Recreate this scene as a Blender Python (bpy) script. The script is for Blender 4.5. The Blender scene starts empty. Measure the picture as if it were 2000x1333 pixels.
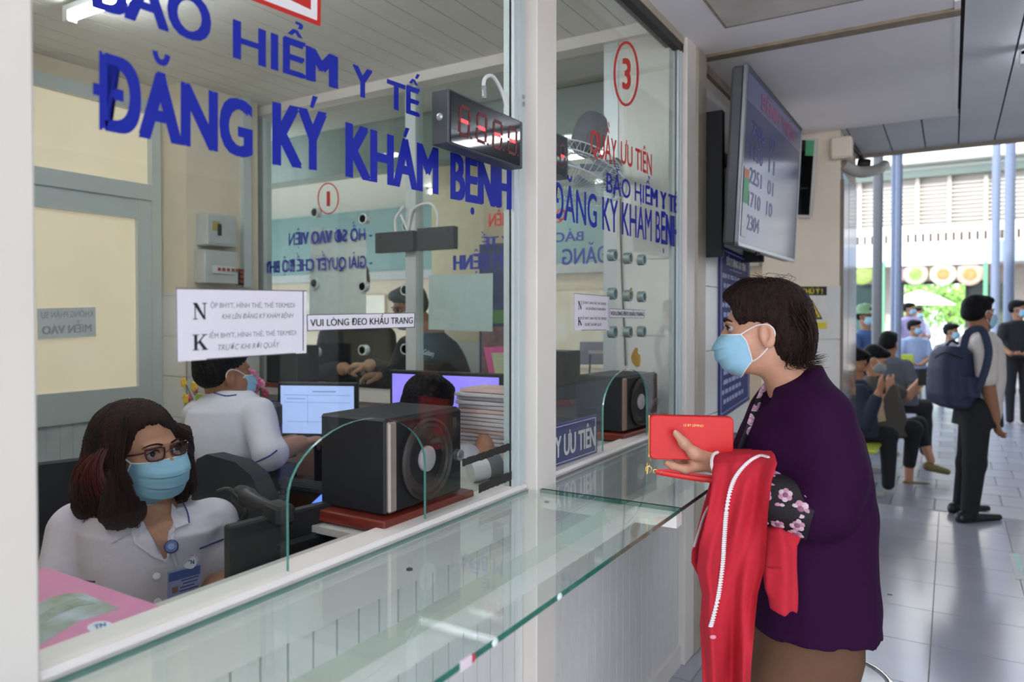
import bpy, bmesh, math, random
import numpy as np
from mathutils import Vector, Matrix
random.seed(7); np.random.seed(7)
SC = bpy.context.scene; COL = SC.collection
# ---------------------------------------------------------------- camera, world, sun, exposure
F_PX = 1420.0; CH = 1.45
YAW = math.atan(858 / F_PX); PIT = math.atan(24 / F_PX); CY = 646.0
fwd = Vector((-math.sin(YAW) * math.cos(PIT), math.cos(YAW) * math.cos(PIT), -math.sin(PIT)))
rgt = Vector((math.cos(YAW), math.sin(YAW), 0)); upv = rgt.cross(fwd)
cd = bpy.data.cameras.new('camera'); cam = bpy.data.objects.new('camera', cd); COL.objects.link(cam)
cam.location = (0, 0, CH)
cam.rotation_euler = Matrix((rgt, upv, -fwd)).transposed().to_euler()
cd.sensor_width = 36; cd.lens = 36 * F_PX / 2000; cd.shift_y = -(666.5 - CY) / 2000
cd.clip_start = .05; cd.clip_end = 200
cd.dof.use_dof = True; cd.dof.focus_distance = 1.85; cd.dof.aperture_fstop = 3.2
SC.camera = cam
w = bpy.data.worlds.new('sky'); SC.world = w; w.use_nodes = True
w.node_tree.nodes['Background'].inputs[0].default_value = (.78, .87, 1, 1)
w.node_tree.nodes['Background'].inputs[1].default_value = 2.7
sd = bpy.data.lights.new('sun', 'SUN'); sun = bpy.data.objects.new('sun', sd); COL.objects.link(sun)
sd.energy = 5.0; sd.angle = .05; sd.color = (1, .95, .87); sun.rotation_euler = Vector((.15, .62, -.77)).to_track_quat('-Z', 'Y').to_euler()
vs = SC.view_settings; vs.view_transform = 'Standard'; vs.look = 'None'; vs.exposure = 0.42; vs.gamma = 1; vs.use_curve_mapping = False
SC.cycles.transparent_max_bounces = 24; SC.cycles.max_bounces = 10; SC.cycles.glossy_bounces = 4
# ---------------------------------------------------------------- placing helpers
C0 = Vector((0, 0, CH)); RH = Vector((rgt.x, rgt.y, 0)); FH = Vector((-rgt.y, rgt.x, 0)); UZ = Vector((0, 0, 1))
def ray(x, y): return fwd + rgt * ((x - 1000) / F_PX) - upv * ((y - CY) / F_PX)
def PX(x, y, X): d = ray(x, y); return C0 + d * (X / d.x)
def PY(x, y, Y): d = ray(x, y); return C0 + d * (Y / d.y)
def PZ(x, y, Z): d = ray(x, y); return C0 + d * ((Z - CH) / d.z)
def PF(x, y, f): d = ray(x, y); return C0 + d * (f / d.dot(FH))
# ---------------------------------------------------------------- materials
def lin(c):
    if isinstance(c, str): c = tuple(int(c[i:i + 2], 16) for i in (0, 2, 4))
    return tuple((v / 255 / 12.92 if v / 255 <= .04045 else ((v / 255 + .055) / 1.055) ** 2.4) for v in c)
MATS = {}
def mat(name, c='808080', rough=.5, metal=0, var=.06, scale=20, bump=0, bscale=60, emit=None, es=1, stretch=None, c2=None, spec=.5, coat=0, sss=0, sheen=0):
    if name in MATS: return MATS[name]
    m = bpy.data.materials.new(name); m.use_nodes = True; nt = m.node_tree; b = nt.nodes['Principled BSDF']
    col = lin(c); lo = lin(c2) if c2 else tuple(v * (1 - var) for v in col); hi = col if c2 else tuple(min(1, v * (1 + var)) for v in col)
    tc = nt.nodes.new('ShaderNodeTexCoord'); src = tc.outputs['Object']
    if stretch:
        mp = nt.nodes.new('ShaderNodeMapping'); mp.inputs['Scale'].default_value = stretch; nt.links.new(src, mp.inputs[0]); src = mp.outputs[0]
    n = nt.nodes.new('ShaderNodeTexNoise'); n.inputs['Scale'].default_value = scale; n.inputs['Detail'].default_value = 4; nt.links.new(src, n.inputs['Vector'])
    r = nt.nodes.new('ShaderNodeValToRGB'); r.color_ramp.elements[0].color = (*lo, 1); r.color_ramp.elements[1].color = (*hi, 1)
    r.color_ramp.elements[0].position = .3; r.color_ramp.elements[1].position = .7
    nt.links.new(n.outputs[0], r.inputs[0]); nt.links.new(r.outputs[0], b.inputs['Base Color'])
    b.inputs['Roughness'].default_value = rough; b.inputs['Metallic'].default_value = metal; b.inputs['Specular IOR Level'].default_value = spec
    b.inputs['Coat Weight'].default_value = coat
    if sheen: b.inputs['Sheen Weight'].default_value = sheen
    if sss: b.inputs['Subsurface Weight'].default_value = sss; b.inputs['Subsurface Radius'].default_value = (.012, .005, .003)
    if bump:
        n2 = nt.nodes.new('ShaderNodeTexNoise'); n2.inputs['Scale'].default_value = bscale; n2.inputs['Detail'].default_value = 3; nt.links.new(src, n2.inputs['Vector'])
        bp = nt.nodes.new('ShaderNodeBump'); bp.inputs['Strength'].default_value = bump; bp.inputs['Distance'].default_value = .01
        nt.links.new(n2.outputs[0], bp.inputs['Height']); nt.links.new(bp.outputs[0], b.inputs['Normal'])
    if emit: b.inputs['Emission Color'].default_value = (*lin(emit), 1); b.inputs['Emission Strength'].default_value = es
    MATS[name] = m; return m
def glass(name, tint=(.93, .97, .95), ior=1.36, rough=0.0, dirt=.0, gl=(1, 1, 1)):
    if name in MATS: return MATS[name]
    m = bpy.data.materials.new(name); m.use_nodes = True; nt = m.node_tree; nt.nodes.clear()
    out = nt.nodes.new('ShaderNodeOutputMaterial'); t = nt.nodes.new('ShaderNodeBsdfTransparent'); g = nt.nodes.new('ShaderNodeBsdfGlossy')
    fr = nt.nodes.new('ShaderNodeFresnel'); mx = nt.nodes.new('ShaderNodeMixShader'); ge = nt.nodes.new('ShaderNodeNewGeometry'); mr = nt.nodes.new('ShaderNodeMapRange')
    mr.inputs['To Min'].default_value = ior; mr.inputs['To Max'].default_value = 1 / ior; nt.links.new(ge.outputs['Backfacing'], mr.inputs[0]); nt.links.new(mr.outputs[0], fr.inputs[0])
    t.inputs[0].default_value = (*tint, 1); g.inputs['Roughness'].default_value = rough; g.inputs[0].default_value = (*gl, 1)
    nt.links.new(fr.outputs[0], mx.inputs[0]); nt.links.new(t.outputs[0], mx.inputs[1]); nt.links.new(g.outputs[0], mx.inputs[2])
    last = mx
    if dirt:
        df = nt.nodes.new('ShaderNodeBsdfDiffuse'); df.inputs[0].default_value = (.75, .8, .78, 1); m2 = nt.nodes.new('ShaderNodeMixShader')
        n = nt.nodes.new('ShaderNodeTexNoise'); n.inputs['Scale'].default_value = 6; mm = nt.nodes.new('ShaderNodeMath'); mm.operation = 'MULTIPLY'; mm.inputs[1].default_value = dirt * 2
        nt.links.new(n.outputs[0], mm.inputs[0]); nt.links.new(mm.outputs[0], m2.inputs[0]); nt.links.new(mx.outputs[0], m2.inputs[1]); nt.links.new(df.outputs[0], m2.inputs[2]); last = m2
    nt.links.new(last.outputs[0], out.inputs[0]); MATS[name] = m; return m
# ---------------------------------------------------------------- mesh helpers
def link(name, me, m=None, parent=None, smooth=False):
    o = bpy.data.objects.new(name, me); COL.objects.link(o)
    if m is not None and not me.materials:
        for k in (m if isinstance(m, (list, tuple)) else [m]): me.materials.append(k)
    if smooth:
        me.polygons.foreach_set('use_smooth', [True] * len(me.polygons))
    if parent is not None:
        o.parent = parent; o.matrix_parent_inverse = parent.matrix_world.inverted() if parent.matrix_world != Matrix() else Matrix()
    return o
def tag(o, label=None, cat=None, group=None, kind=None):
    if label: o['label'] = label
    if cat: o['category'] = cat
    if group: o['group'] = group
    if kind: o['kind'] = kind
    return o
def empty(name, loc, label=None, cat=None, group=None, kind=None):
    o = bpy.data.objects.new(name, None); COL.objects.link(o); o.location = loc; o.empty_display_size = .05
    o.matrix_world = Matrix.Translation(Vector(loc)); return tag(o, label, cat, group, kind)
class MB:
    def __init__(s): s.v = []; s.f = []; s.mi = []; s.cur = 0
    def add(s, vs, fs):
        k = len(s.v); s.v += [tuple(v) for v in vs]; s.f += [tuple(i + k for i in f) for f in fs]; s.mi += [s.cur] * len(fs); return s
    def box(s, a, b, bev=0):
        x0, x1 = sorted((a[0], b[0])); y0, y1 = sorted((a[1], b[1])); z0, z1 = sorted((a[2], b[2]))
        return s.obox(((x0 + x1) / 2, (y0 + y1) / 2, (z0 + z1) / 2), Vector((1, 0, 0)), Vector((0, 1, 0)), UZ, (x1 - x0) / 2, (y1 - y0) / 2, (z1 - z0) / 2, bev)
    def obox(s, c, u, v, n, hu, hv, hn, bev=0):
        c = Vector(c); u = Vector(u).normalized(); v = Vector(v).normalized(); n = Vector(n).normalized()
        if bev <= 0:
            P = [c + u * (a * hu) + v * (b * hv) + n * (d * hn) for d in (-1, 1) for b in (-1, 1) for a in (-1, 1)]
            return s.add(P, [(0, 2, 3, 1), (4, 5, 7, 6), (0, 1, 5, 4), (2, 6, 7, 3), (0, 4, 6, 2), (1, 3, 7, 5)])
        bev = min(bev, hu * .9, hv * .9, hn * .9); P = []; ix = {}
        for a in (-1, 1):
            for b in (-1, 1):
                for d in (-1, 1):
                    for k in range(3):
                        e = [hu - bev, hv - bev, hn - bev]; e[k] += bev
                        ix[(a, b, d, k)] = len(P); P.append(c + u * (a * e[0]) + v * (b * e[1]) + n * (d * e[2]))
        fs = []
        for a in (-1, 1): fs.append(tuple(ix[(a, b, d, 0)] for b, d in ((-1, -1), (1, -1), (1, 1), (-1, 1))[::a]))
        for b in (-1, 1): fs.append(tuple(ix[(a, b, d, 1)] for a, d in ((-1, -1), (-1, 1), (1, 1), (1, -1))[::b]))
        for d in (-1, 1): fs.append(tuple(ix[(a, b, d, 2)] for a, b in ((-1, -1), (1, -1), (1, 1), (-1, 1))[::d]))
        for a in (-1, 1):
            for b in (-1, 1): fs.append((ix[(a, b, -1, 0)], ix[(a, b, -1, 1)], ix[(a, b, 1, 1)], ix[(a, b, 1, 0)])[::a * b])
        for a in (-1, 1):
            for d in (-1, 1): fs.append((ix[(a, -1, d, 0)], ix[(a, 1, d, 0)], ix[(a, 1, d, 2)], ix[(a, -1, d, 2)])[::a * d])
        for b in (-1, 1):
            for d in (-1, 1): fs.append((ix[(-1, b, d, 1)], ix[(-1, b, d, 2)], ix[(1, b, d, 2)], ix[(1, b, d, 1)])[::b * d])
        for a in (-1, 1):
            for b in (-1, 1):
                for d in (-1, 1): fs.append((ix[(a, b, d, 0)], ix[(a, b, d, 1)], ix[(a, b, d, 2)])[::a * b * d])
        return s.add(P, fs)
    def tube(s, pts, r, n=10, cap=True, flat=None):
        pts = [Vector(p) for p in pts]; R = r if isinstance(r, (list, tuple)) else [r] * len(pts)
        t0 = (pts[1] - pts[0]).normalized(); a = t0.cross(UZ if abs(t0.z) < .9 else Vector((1, 0, 0))).normalized(); V = []
        for i, p in enumerate(pts):
            t = ((pts[min(i + 1, len(pts) - 1)] - pts[max(i - 1, 0)])).normalized(); a = (a - t * a.dot(t)).normalized(); b = t.cross(a)
            for k in range(n):
                q = 2 * math.pi * k / n; V.append(p + a * (math.cos(q) * R[i] * (flat[0] if flat else 1)) + b * (math.sin(q) * R[i] * (flat[1] if flat else 1)))
        fs = [(i * n + k, i * n + (k + 1) % n, (i + 1) * n + (k + 1) % n, (i + 1) * n + k) for i in range(len(pts) - 1) for k in range(n)]
        if cap: fs += [tuple(range(n))[::-1], tuple((len(pts) - 1) * n + k for k in range(n))]
        return s.add(V, fs)
    def cyl(s, a, b, r, n=20): return s.tube([a, b], r, n)
    def lathe(s, c, axis, prof, n=32):
        c = Vector(c); ax = Vector(axis).normalized(); u = ax.cross(UZ if abs(ax.z) < .9 else Vector((1, 0, 0))).normalized(); v = ax.cross(u); V = []
        for (r, h) in prof:
            for k in range(n): q = 2 * math.pi * k / n; V.append(c + ax * h + u * (math.cos(q) * r) + v * (math.sin(q) * r))
        m = len(prof)
        fs = [(i * n + k, i * n + (k + 1) % n, (i + 1) * n + (k + 1) % n, (i + 1) * n + k) for i in range(m - 1) for k in range(n)]
        if prof[0][0] > 1e-5: fs.append(tuple(range(n))[::-1])
        if prof[-1][0] > 1e-5: fs.append(tuple((m - 1) * n + k for k in range(n)))
        return s.add(V, fs)
    def ball(s, c, r, n=12, R=None):
        c = Vector(c); r = r if isinstance(r, (list, tuple)) else (r, r, r); V = []; m = n // 2
        for i in range(m + 1):
            t = math.pi * i / m
            for k in range(n):
                q = 2 * math.pi * k / n; p = Vector((math.sin(t) * math.cos(q) * r[0], math.sin(t) * math.sin(q) * r[1], math.cos(t) * r[2]))
                V.append(c + (R @ p if R is not None else p))
        return s.add(V, [(i * n + k, (i + 1) * n + k, (i + 1) * n + (k + 1) % n, i * n + (k + 1) % n) for i in range(m) for k in range(n)])
    def prism(s, poly, d):                      # poly: list of points, d: extrusion vector
        poly = [Vector(p) for p in poly]; d = Vector(d); n = len(poly)
        nn = Vector((0, 0, 0))
        for i in range(n): nn += poly[i].cross(poly[(i + 1) % n])
        if nn.dot(d) < 0: poly = poly[::-1]
        V = poly + [p + d for p in poly]
        return s.add(V, [tuple(range(n))[::-1], tuple(range(n, 2 * n))] + [(i, (i + 1) % n, n + (i + 1) % n, n + i) for i in range(n)])
    def quad4(s, a, b, c, d, t):                # thin slab from four corners, thickness vector t
        return s.prism([a, b, c, d], t)
    def build(s, name, m=None, parent=None, smooth=False, origin=None):
        me = bpy.data.meshes.new(name); me.from_pydata(s.v, [], s.f); me.validate()
        if m is not None:
            for k in (m if isinstance(m, (list, tuple)) else [m]): me.materials.append(k)
        if s.mi and max(s.mi) > 0 and len(me.polygons) == len(s.mi): me.polygons.foreach_set('material_index', s.mi)
        o = link(name, me, None, parent)
        if smooth:
            me.polygons.foreach_set('use_smooth', [True] * len(me.polygons)); me.set_sharp_from_angle(angle=math.radians(smooth if smooth is not True else 40))
        if parent is None:
            vv = np.array(s.v); c = Vector((*((vv.min(0) + vv.max(0)) / 2)[:2], vv[:, 2].min())) if origin is None else Vector(origin)
            me.transform(Matrix.Translation(-c)); o.location = c; o.matrix_world = Matrix.Translation(c)
        return o
def bez(pts, n=8):                              # smooth polyline through points (Catmull-Rom)
    P = [Vector(p) for p in pts]; out = []
    for i in range(len(P) - 1):
        p0, p1, p2, p3 = P[max(i - 1, 0)], P[i], P[i + 1], P[min(i + 2, len(P) - 1)]
        for k in range(n):
            t = k / n; out.append(.5 * ((2 * p1) + (p2 - p0) * t + (2 * p0 - 5 * p1 + 4 * p2 - p3) * t * t + (3 * p1 - p0 - 3 * p2 + p3) * t ** 3))
    return out + [P[-1]]
# lettering: built-in font turned into a mesh and laid between four corners (baseline-left, baseline-right, cap-right, cap-left)
_tc = bpy.data.curves.new('_t', 'FONT'); _to = bpy.data.objects.new('_t', _tc); COL.objects.link(_to)
import unicodedata
def _glyphs(body, shear, res, space):
    _tc.body = body; _tc.shear = shear; _tc.resolution_u = res; _tc.fill_mode = 'BOTH'; _tc.space_character = space
    bpy.context.view_layer.update(); dg = bpy.context.evaluated_depsgraph_get(); e = _to.evaluated_get(dg); me = e.to_mesh()
    V = np.array([v.co[:] for v in me.vertices]); Fc = [tuple(p.vertices) for p in me.polygons]; e.to_mesh_clear()
    par = list(range(len(V)))                   # overlapping contours: every island its own tiny height
    def find(i):
        while par[i] != i: par[i] = par[par[i]]; i = par[i]
        return i
    for f in Fc:
        for j in f[1:]: par[find(j)] = find(f[0])
    rank = {}
    for i in range(len(V)): V[i, 2] = rank.setdefault(find(i), len(rank)) % 4
    return V, Fc
def text_raw(body, off=0.0, shear=0, res=4, space=1.0):
    V, Fc = _glyphs(body, shear, res, space); V[:, 2] *= .25
    if off:                                     # bolder strokes: the outline widened by shifted copies, accents kept slimmer
        base = ''.join(c for c in unicodedata.normalize('NFD', body) if not unicodedata.combining(c)); B, Fb = _glyphs(base, shear, res, space); B[:, 2] *= .25; Vs = []; Fs = []; n = 0
        for k, (dx, dy) in enumerate(((off, off * .4), (off, -off * .4), (-off, off * .4), (-off, -off * .4), (off * .4, 0), (-off * .4, 0))):
            Vs.append(B + np.array([dx, dy, k + 2])); Fs += [tuple(i + n for i in f) for f in Fb]; n += len(B)
        for k, dx in enumerate((-off * .3, off * .3)): Vs.append(V + np.array([dx, 0, k])); Fs += [tuple(i + n for i in f) for f in Fc]; n += len(V)
        V = np.concatenate(Vs); Fc = Fs
    return V, Fc
CAP = text_raw('H')[0][:, 1].max()
def text(body, a, b, c, d, name, m, parent, off=.02, thick=.0006, n=None, shear=0, res=4, space=1.0):
    a, b, c, d = map(Vector, (a, b, c, d)); V, Fc = text_raw(body, off, shear, res, space)
    x0, x1 = V[:, 0].min(), V[:, 0].max(); n = (b - a).cross(d - a).normalized() if n is None else Vector(n)
    P = []
    for p in V:
        u = (p[0] - x0) / (x1 - x0); t = p[1] / CAP; P.append((a.lerp(b, u)).lerp(d.lerp(c, u), t) + n * (thick + p[2] * .00008))
    mb = MB(); mb.add(P, Fc); return mb.build(name, m, parent)
def lines4(tl, tr, br, bl, u0, u1, v0, v1):     # sub-rectangle of a quad: returns baseline-left, baseline-right, cap-right, cap-left
    tl, tr, br, bl = map(Vector, (tl, tr, br, bl))
    def q(u, v): return tl.lerp(tr, u).lerp(bl.lerp(br, u), v)
    return q(u0, v1), q(u1, v1), q(u1, v0), q(u0, v0)
# ---------------------------------------------------------------- setting: the booth, the hall, the far hall
WX = -.95; GX = -.972          # outer face of the booth frame, glass plane
CEIL = 2.66
M_white = mat('white powder coat', 'e6dfd8', .45, var=.03, scale=8)
M_alu = mat('pale aluminium', 'c3cbca', .35, .15, var=.03, scale=5)
M_paint = mat('cream wall paint', 'd6cab4', .8, var=.04, scale=4, bump=.05)
M_beige = mat('beige column paint', 'e2d2bf', .75, var=.04, scale=3, bump=.05)
M_tile = mat('white glazed tile', 'd8d5cf', .25, var=.03, scale=4)
M_grout = mat('grey grout', 'a39d94', .9)
M_ceil = mat('white ceiling board', 'efebed', .7, var=.03, scale=3)
M_slat = mat('grey ceiling slat', 'cfd2d8', .5, var=.04, scale=3)
M_slat2 = mat('cream interior ceiling slat', 'e8e5dc', .55, var=.03, scale=3)
M_dark = mat('dark joint', '3a3836', .8)
M_glass = glass('window glass', (.95, .975, .965))
M_edge = mat('polished green glass edge', '4f8f84', .15, var=.15, scale=9, coat=.5)
M_tube = mat('fluorescent tube', 'ffffff', .4, emit='f4f8ff', es=28)
def struct(mb, name, m, parent=None, smooth=False):
    o = mb.build(name, m, parent, smooth)
    if parent is None: o['kind'] = 'structure'
    return o
# floors
def planks(name, root, m, cells, smooth=False):
    pass
fl = MB().box((-.99, -.65, -.05), (6, 6.35, -.004)); floor = struct(fl, 'floor', M_grout)
struct(MB().box((-8, -12, -.06), (10, -.83, -.003)).box((-.99, -.83, -.06), (10, -.65, -.003)), 'ground_bounce', mat('pale concrete', '96928c', .8))  # unseen ground behind the camera, laid to bounce sunlight into the hall
M_ft = [mat('pale floor tile %d' % i, c, .16, var=.05, scale=3, spec=.6) for i, c in enumerate(('a6a5b0', '9e9da8', 'acabb5'))]
tm = {}
def tile_piece(name, parent, a, b, m, key):
    s = (round(b[0] - a[0], 3), round(b[1] - a[1], 3), round(b[2] - a[2], 4), m.name)
    if (key, s) not in tm:
        mb = MB(); mb.box((-s[0] / 2, -s[1] / 2, -s[2] / 2), (s[0] / 2, s[1] / 2, s[2] / 2)); me = bpy.data.meshes.new(name); me.from_pydata(mb.v, [], mb.f); me.materials.append(m); tm[(key, s)] = me
    o = bpy.data.objects.new(name, tm[(key, s)]); COL.objects.link(o); o.parent = parent; o.matrix_parent_inverse = parent.matrix_world.inverted()
    o.location = ((a[0] + b[0]) / 2, (a[1] + b[1]) / 2, (a[2] + b[2]) / 2); return o
TX, TY = .6, .6; g = .004
g = .0025
for j in range(16):
    for i in range(9):
        x = -.876 + (i - 1) * .405; y = -.642 + j * .434; x0 = max(x, -.985)
        tile_piece('floor_tile', floor, (x0 + g, y + g, -.004), (x + .405 - g, min(y + .434, 6.34) - g, 0), M_ft[(i * 7 + j * 3) % 3], 'ft')
gm = mat('courtyard paving', '9a9ca0', .35, var=.1, scale=2, bump=.2, bscale=12)
court = struct(MB().box((-14, 6.35, -.06), (14, 40, -.012)), 'ground', mat('courtyard grout', '77787a', .6))
M_pv = [mat('courtyard paver %d' % i, c, .3, var=.06, scale=2, bump=.1, bscale=25) for i, c in enumerate(('7f8393', '757989', '878b9a'))]
for j in range(22):
    for i in range(15):
        x = -1.6 + i * .3 + (.15 if j % 2 else 0); y = 6.352 + j * .4
        if y > 12 and (i + j) % 2: pass
        tile_piece('paver', court, (x + .005, y + .005, -.012), (x + .295, y + .395, -.004), M_pv[(i * 5 + j * 3) % 3], 'pv')
struct(MB().box((-3.7, -.7, -.05), (-.99, 6, 0)), 'floor_booth', mat('booth floor', 'b9b6b0', .4))
struct(MB().box((-9, 2.95, -.05), (-3.7, 6.35, 0)).box((-3.7, 6.0, -.05), (-.99, 6.35, 0)), 'floor_far_hall', mat('far hall floor', '97948f', .3))
# booth ceiling of long slats running along the counter
bc = struct(MB().box((-3.7, -.7, CEIL + .012), (-.9, 2.95, CEIL + .06)), 'ceiling_booth', M_dark)
x = -3.58
while x < -1.0:
    tile_piece('slat', bc, (x + .003, -.7, CEIL), (min(x + .115, -.96) - .003, 2.86, CEIL + .012), M_slat2, 'bs'); x += .115
# hall ceiling: boards by the counter, grey slats elsewhere
hc = struct(MB().box((-1.0, -1.0, 2.64), (3.4, 5.72, 2.72)), 'ceiling', M_dark)
MB().box((-.96, -1.0, 2.605), (.02, 3.18, 2.64)).build('board', M_ceil, hc)
MB().box((-.96, 3.24, 2.60), (.0, 4.84, 2.64)).build('board', M_ceil, hc)
MB().box((-.96, 3.18, 2.592), (.02, 3.24, 2.63)).build('joint_strip', mat('stained joint strip', '8d7f6c', .7, var=.3, scale=12), hc)
MB().box((0.0, 3.1, 2.598), (.02, 4.84, 2.63)).build('joint_strip', M_ceil, hc)
hb = [PZ(1512, 6, 2.6), PZ(1755, -6, 2.6), PZ(1757, 18, 2.6), PZ(1541, 55, 2.6)]
hx0, hx1, hy0, hy1 = -.78, -.12, 2.05, 2.92
M_hl = mat('hatch outline stain', '94897b', .8, var=.2, scale=30)
for a, b in (((hx0, hy0), (hx1, hy0 + .008)), ((hx0, hy1), (hx1, hy1 + .008)), ((hx0, hy0), (hx0 + .008, hy1)), ((hx1, hy0), (hx1 + .008, hy1))):
    MB().box((a[0], a[1], 2.602), (b[0], b[1], 2.606)).build('hatch_edge', M_hl, hc)
MB().box((hx0 + .01, hy0 + .01, 2.6025), (hx1 - .002, hy1 - .002, 2.606)).build('access_hatch', mat('patched hatch board', 'd0cbc4', .8, c2='bcb6ae', scale=5), hc)
x = .03
while x < 3.3:
    tile_piece('slat', hc, (x + .004, -1.0, 2.61), (x + .196, 5.7, 2.64), M_slat, 'hs'); x += .2
x = -.76
while x < -.0:
    tile_piece('slat', hc, (x + .004, 4.85, 2.61), (min(x + .196, .026), 5.7, 2.64), M_slat, 'hs2'); x += .2
MB().box((-1.0, 5.7, 2.585), (3.4, 5.73, 2.72)).build('fascia', mat('brown fascia strip', '85796d', .6), hc)
struct(MB().box((-.985, 3.0, 2.56), (-.955, 5.72, 2.64)), 'trim_1', mat('stained joint strip'))
# booth left wall with pillar, back wall behind the camera side
LX = -3.58
wl = struct(MB().box((LX - .1, -.8, 0), (LX, 1.44, CEIL)).box((LX - .1, 1.44, 2.57), (LX, 2.33, CEIL)).box((LX - .1, 2.33, 0), (LX, 2.95, CEIL)), 'wall_left', M_paint)
struct(MB().box((-3.7, -.8, 0), (-.97, -.7, CEIL)), 'wall_back', M_paint)
pl = struct(MB().box((LX, 2.33, 0), (-3.355, 2.78, CEIL)), 'wall_pillar', M_paint)
for z in np.arange(.1, 1.58, .21):
    for (a, b) in (((LX, 2.322), (-3.345, 2.33)),):
        MB().box((a[0], a[1], z), (b[0], b[1], min(z + .206, 1.58))).build('tile', M_tile, pl)
    for y in (2.322, 2.552): MB().box((-3.355, y, z), (-3.347, min(y + .226, 2.78), min(z + .206, 1.58))).build('tile', M_tile, pl)
MB().box((-3.365, 2.66, 1.62), (-3.325, 2.71, CEIL)).build('cable_trunking', M_alu, pl)
# door in the left wall (frosted panes, aluminium), with transom
M_frost = mat('glowing frosted cream pane', 'd9cdb4', .5, c2='c9bb9f', scale=1.3, emit='e3d3b8', es=.32)  # panes glow by emission, standing in for daylight behind the door
dr = empty('door_1', (LX, 1.75, 0), kind='structure')
dy0, dy1 = 1.45, 2.32
for (y0, y1, z0, z1) in ((dy0, dy0 + .06, 0, 2.57), (dy1 - .05, dy1, 0, 2.57), (dy0, dy1, 2.06, 2.14), (dy0, dy1, 2.51, 2.57)):
    MB().box((LX - .05, y0, z0), (LX + (.03 if z0 == 0 else .027), y1, z1)).build('door_frame', M_alu, dr)
for (y0, y1, z0, z1) in ((dy0 + .06, dy0 + .13, 0.02, 2.06), (dy1 - .12, dy1 - .05, 0.02, 2.06), (dy0 + .13, dy1 - .12, 1.96, 2.06), (dy0 + .13, dy1 - .12, .95, 1.1)):
    MB().box((LX - .03, y0, z0), (LX + (.015 if z0 < .1 else .012), y1, z1)).build('door_rail', M_alu, dr)
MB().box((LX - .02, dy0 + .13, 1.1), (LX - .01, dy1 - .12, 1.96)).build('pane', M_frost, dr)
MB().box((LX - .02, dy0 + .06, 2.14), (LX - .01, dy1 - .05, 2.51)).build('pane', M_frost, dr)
for k in range(10):
    y = dy0 + .13 + k * .06
    MB().box((LX - .02, y, .03), (LX - .004, y + .058, .95)).build('panel', mat('blue grey door panel', 'b4bcbc', .5), dr)
q4 = [PX(72, 603, LX + .002), PX(186, 600, LX + .002), PX(187, 657, LX + .002), PX(74, 664, LX + .002)]
nt_ = tag(MB().quad4(*q4, Vector((.002, 0, 0))).build('door_notice', mat('thin paper from behind', 'cfd6d6', .8)), 'pale paper notice with mirrored lettering taped on frosted door', 'notice')
def mirror_text(body, q, rect, nm, m, par, off=.02, n=(1, 0, 0)):
    tl, tr, br, bl = q; a, b, c, d = lines4(tl, tr, br, bl, *rect); return text(body, b, a, d, c, nm, m, par, off, .003, n)
M_gh = mat('faint ghost print', 'a3abad', .8)
mirror_text('KHÔNG PHẬN SỰ', q4, (.05, .95, .12, .32), 'lettering', M_gh, nt_, .01)
mirror_text('MIỄN VÀO', q4, (.06, .92, .58, .84), 'lettering', M_gh, nt_, .02)
# ---- front of the booth: posts, rails, lower ribbed panels
FR = empty('wall_front', (WX, 1.4, 0), kind='structure')
SILL = 1.015; TOPZ = 2.575
M_post = mat('white steel post', 'dfd6cc', .4, var=.025, scale=6)
MB().box((WX - .07, .30, 0), (WX + .012, .452, 2.64), .004).build('post', M_post, FR)
MB().box((WX - .06, 1.655, 0), (WX + .026, 1.765, 2.64), .003).build('post', M_post, FR)
MB().box((WX - .06, 2.945, 0), (WX + .012, 3.07, 2.64), .004).build('post', M_post, FR)
MB().box((WX - .08, 3.07, 0), (WX + .02, 3.2, 2.64), .006).build('column', mat('champagne metal column', 'b3a896', .4, .3), FR)
for (y0, y1) in ((.452, 1.655), (1.765, 2.945)):
    MB().box((WX - .075, y0, 1.0), (WX + .0, y1, SILL), .006).build('sill', M_white, FR)
    MB().box((WX - .05, y0, TOPZ), (WX, y1, 2.64)).build('top_rail', mat('champagne metal column'), FR)
    MB().box((WX - .052, y0, TOPZ - .03), (WX - .004, y1, TOPZ)).build('top_gasket', M_dark, FR)
    MB().box((WX - .05, y0, .90), (WX - .004, y1, 1.0)).build('lower_rail', M_white, FR)
    MB().box((WX - .05, y0, .0), (WX - .004, y1, .08)).build('lower_rail', M_white, FR)
    MB().box((WX - .045, y0, .08), (WX - .03, y1, .9)).build('panel_back', mat('panel groove', '8f8c87', .7), FR)
    y = y0
    while y < y1 - .005:
        tile_piece('panel_strip', FR, (WX - .034, y + .0025, .08), (WX - .016, min(y + .058, y1) - .0025, .9), mat('off white ribbed panel', 'dedbd5', .5, var=.03), 'rib'); y += .058
struct(MB().box((WX - .2, -.7, 0), (WX - .02, .298, 2.64)), 'wall_end', M_white)
struct(MB().box((-.95, -.8, 0), (-.5, -.45, 2.6)), 'shade_column', mat('added shade column', '8f8a84', .7))  # unseen column, added to keep entrance light off the near post
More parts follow.
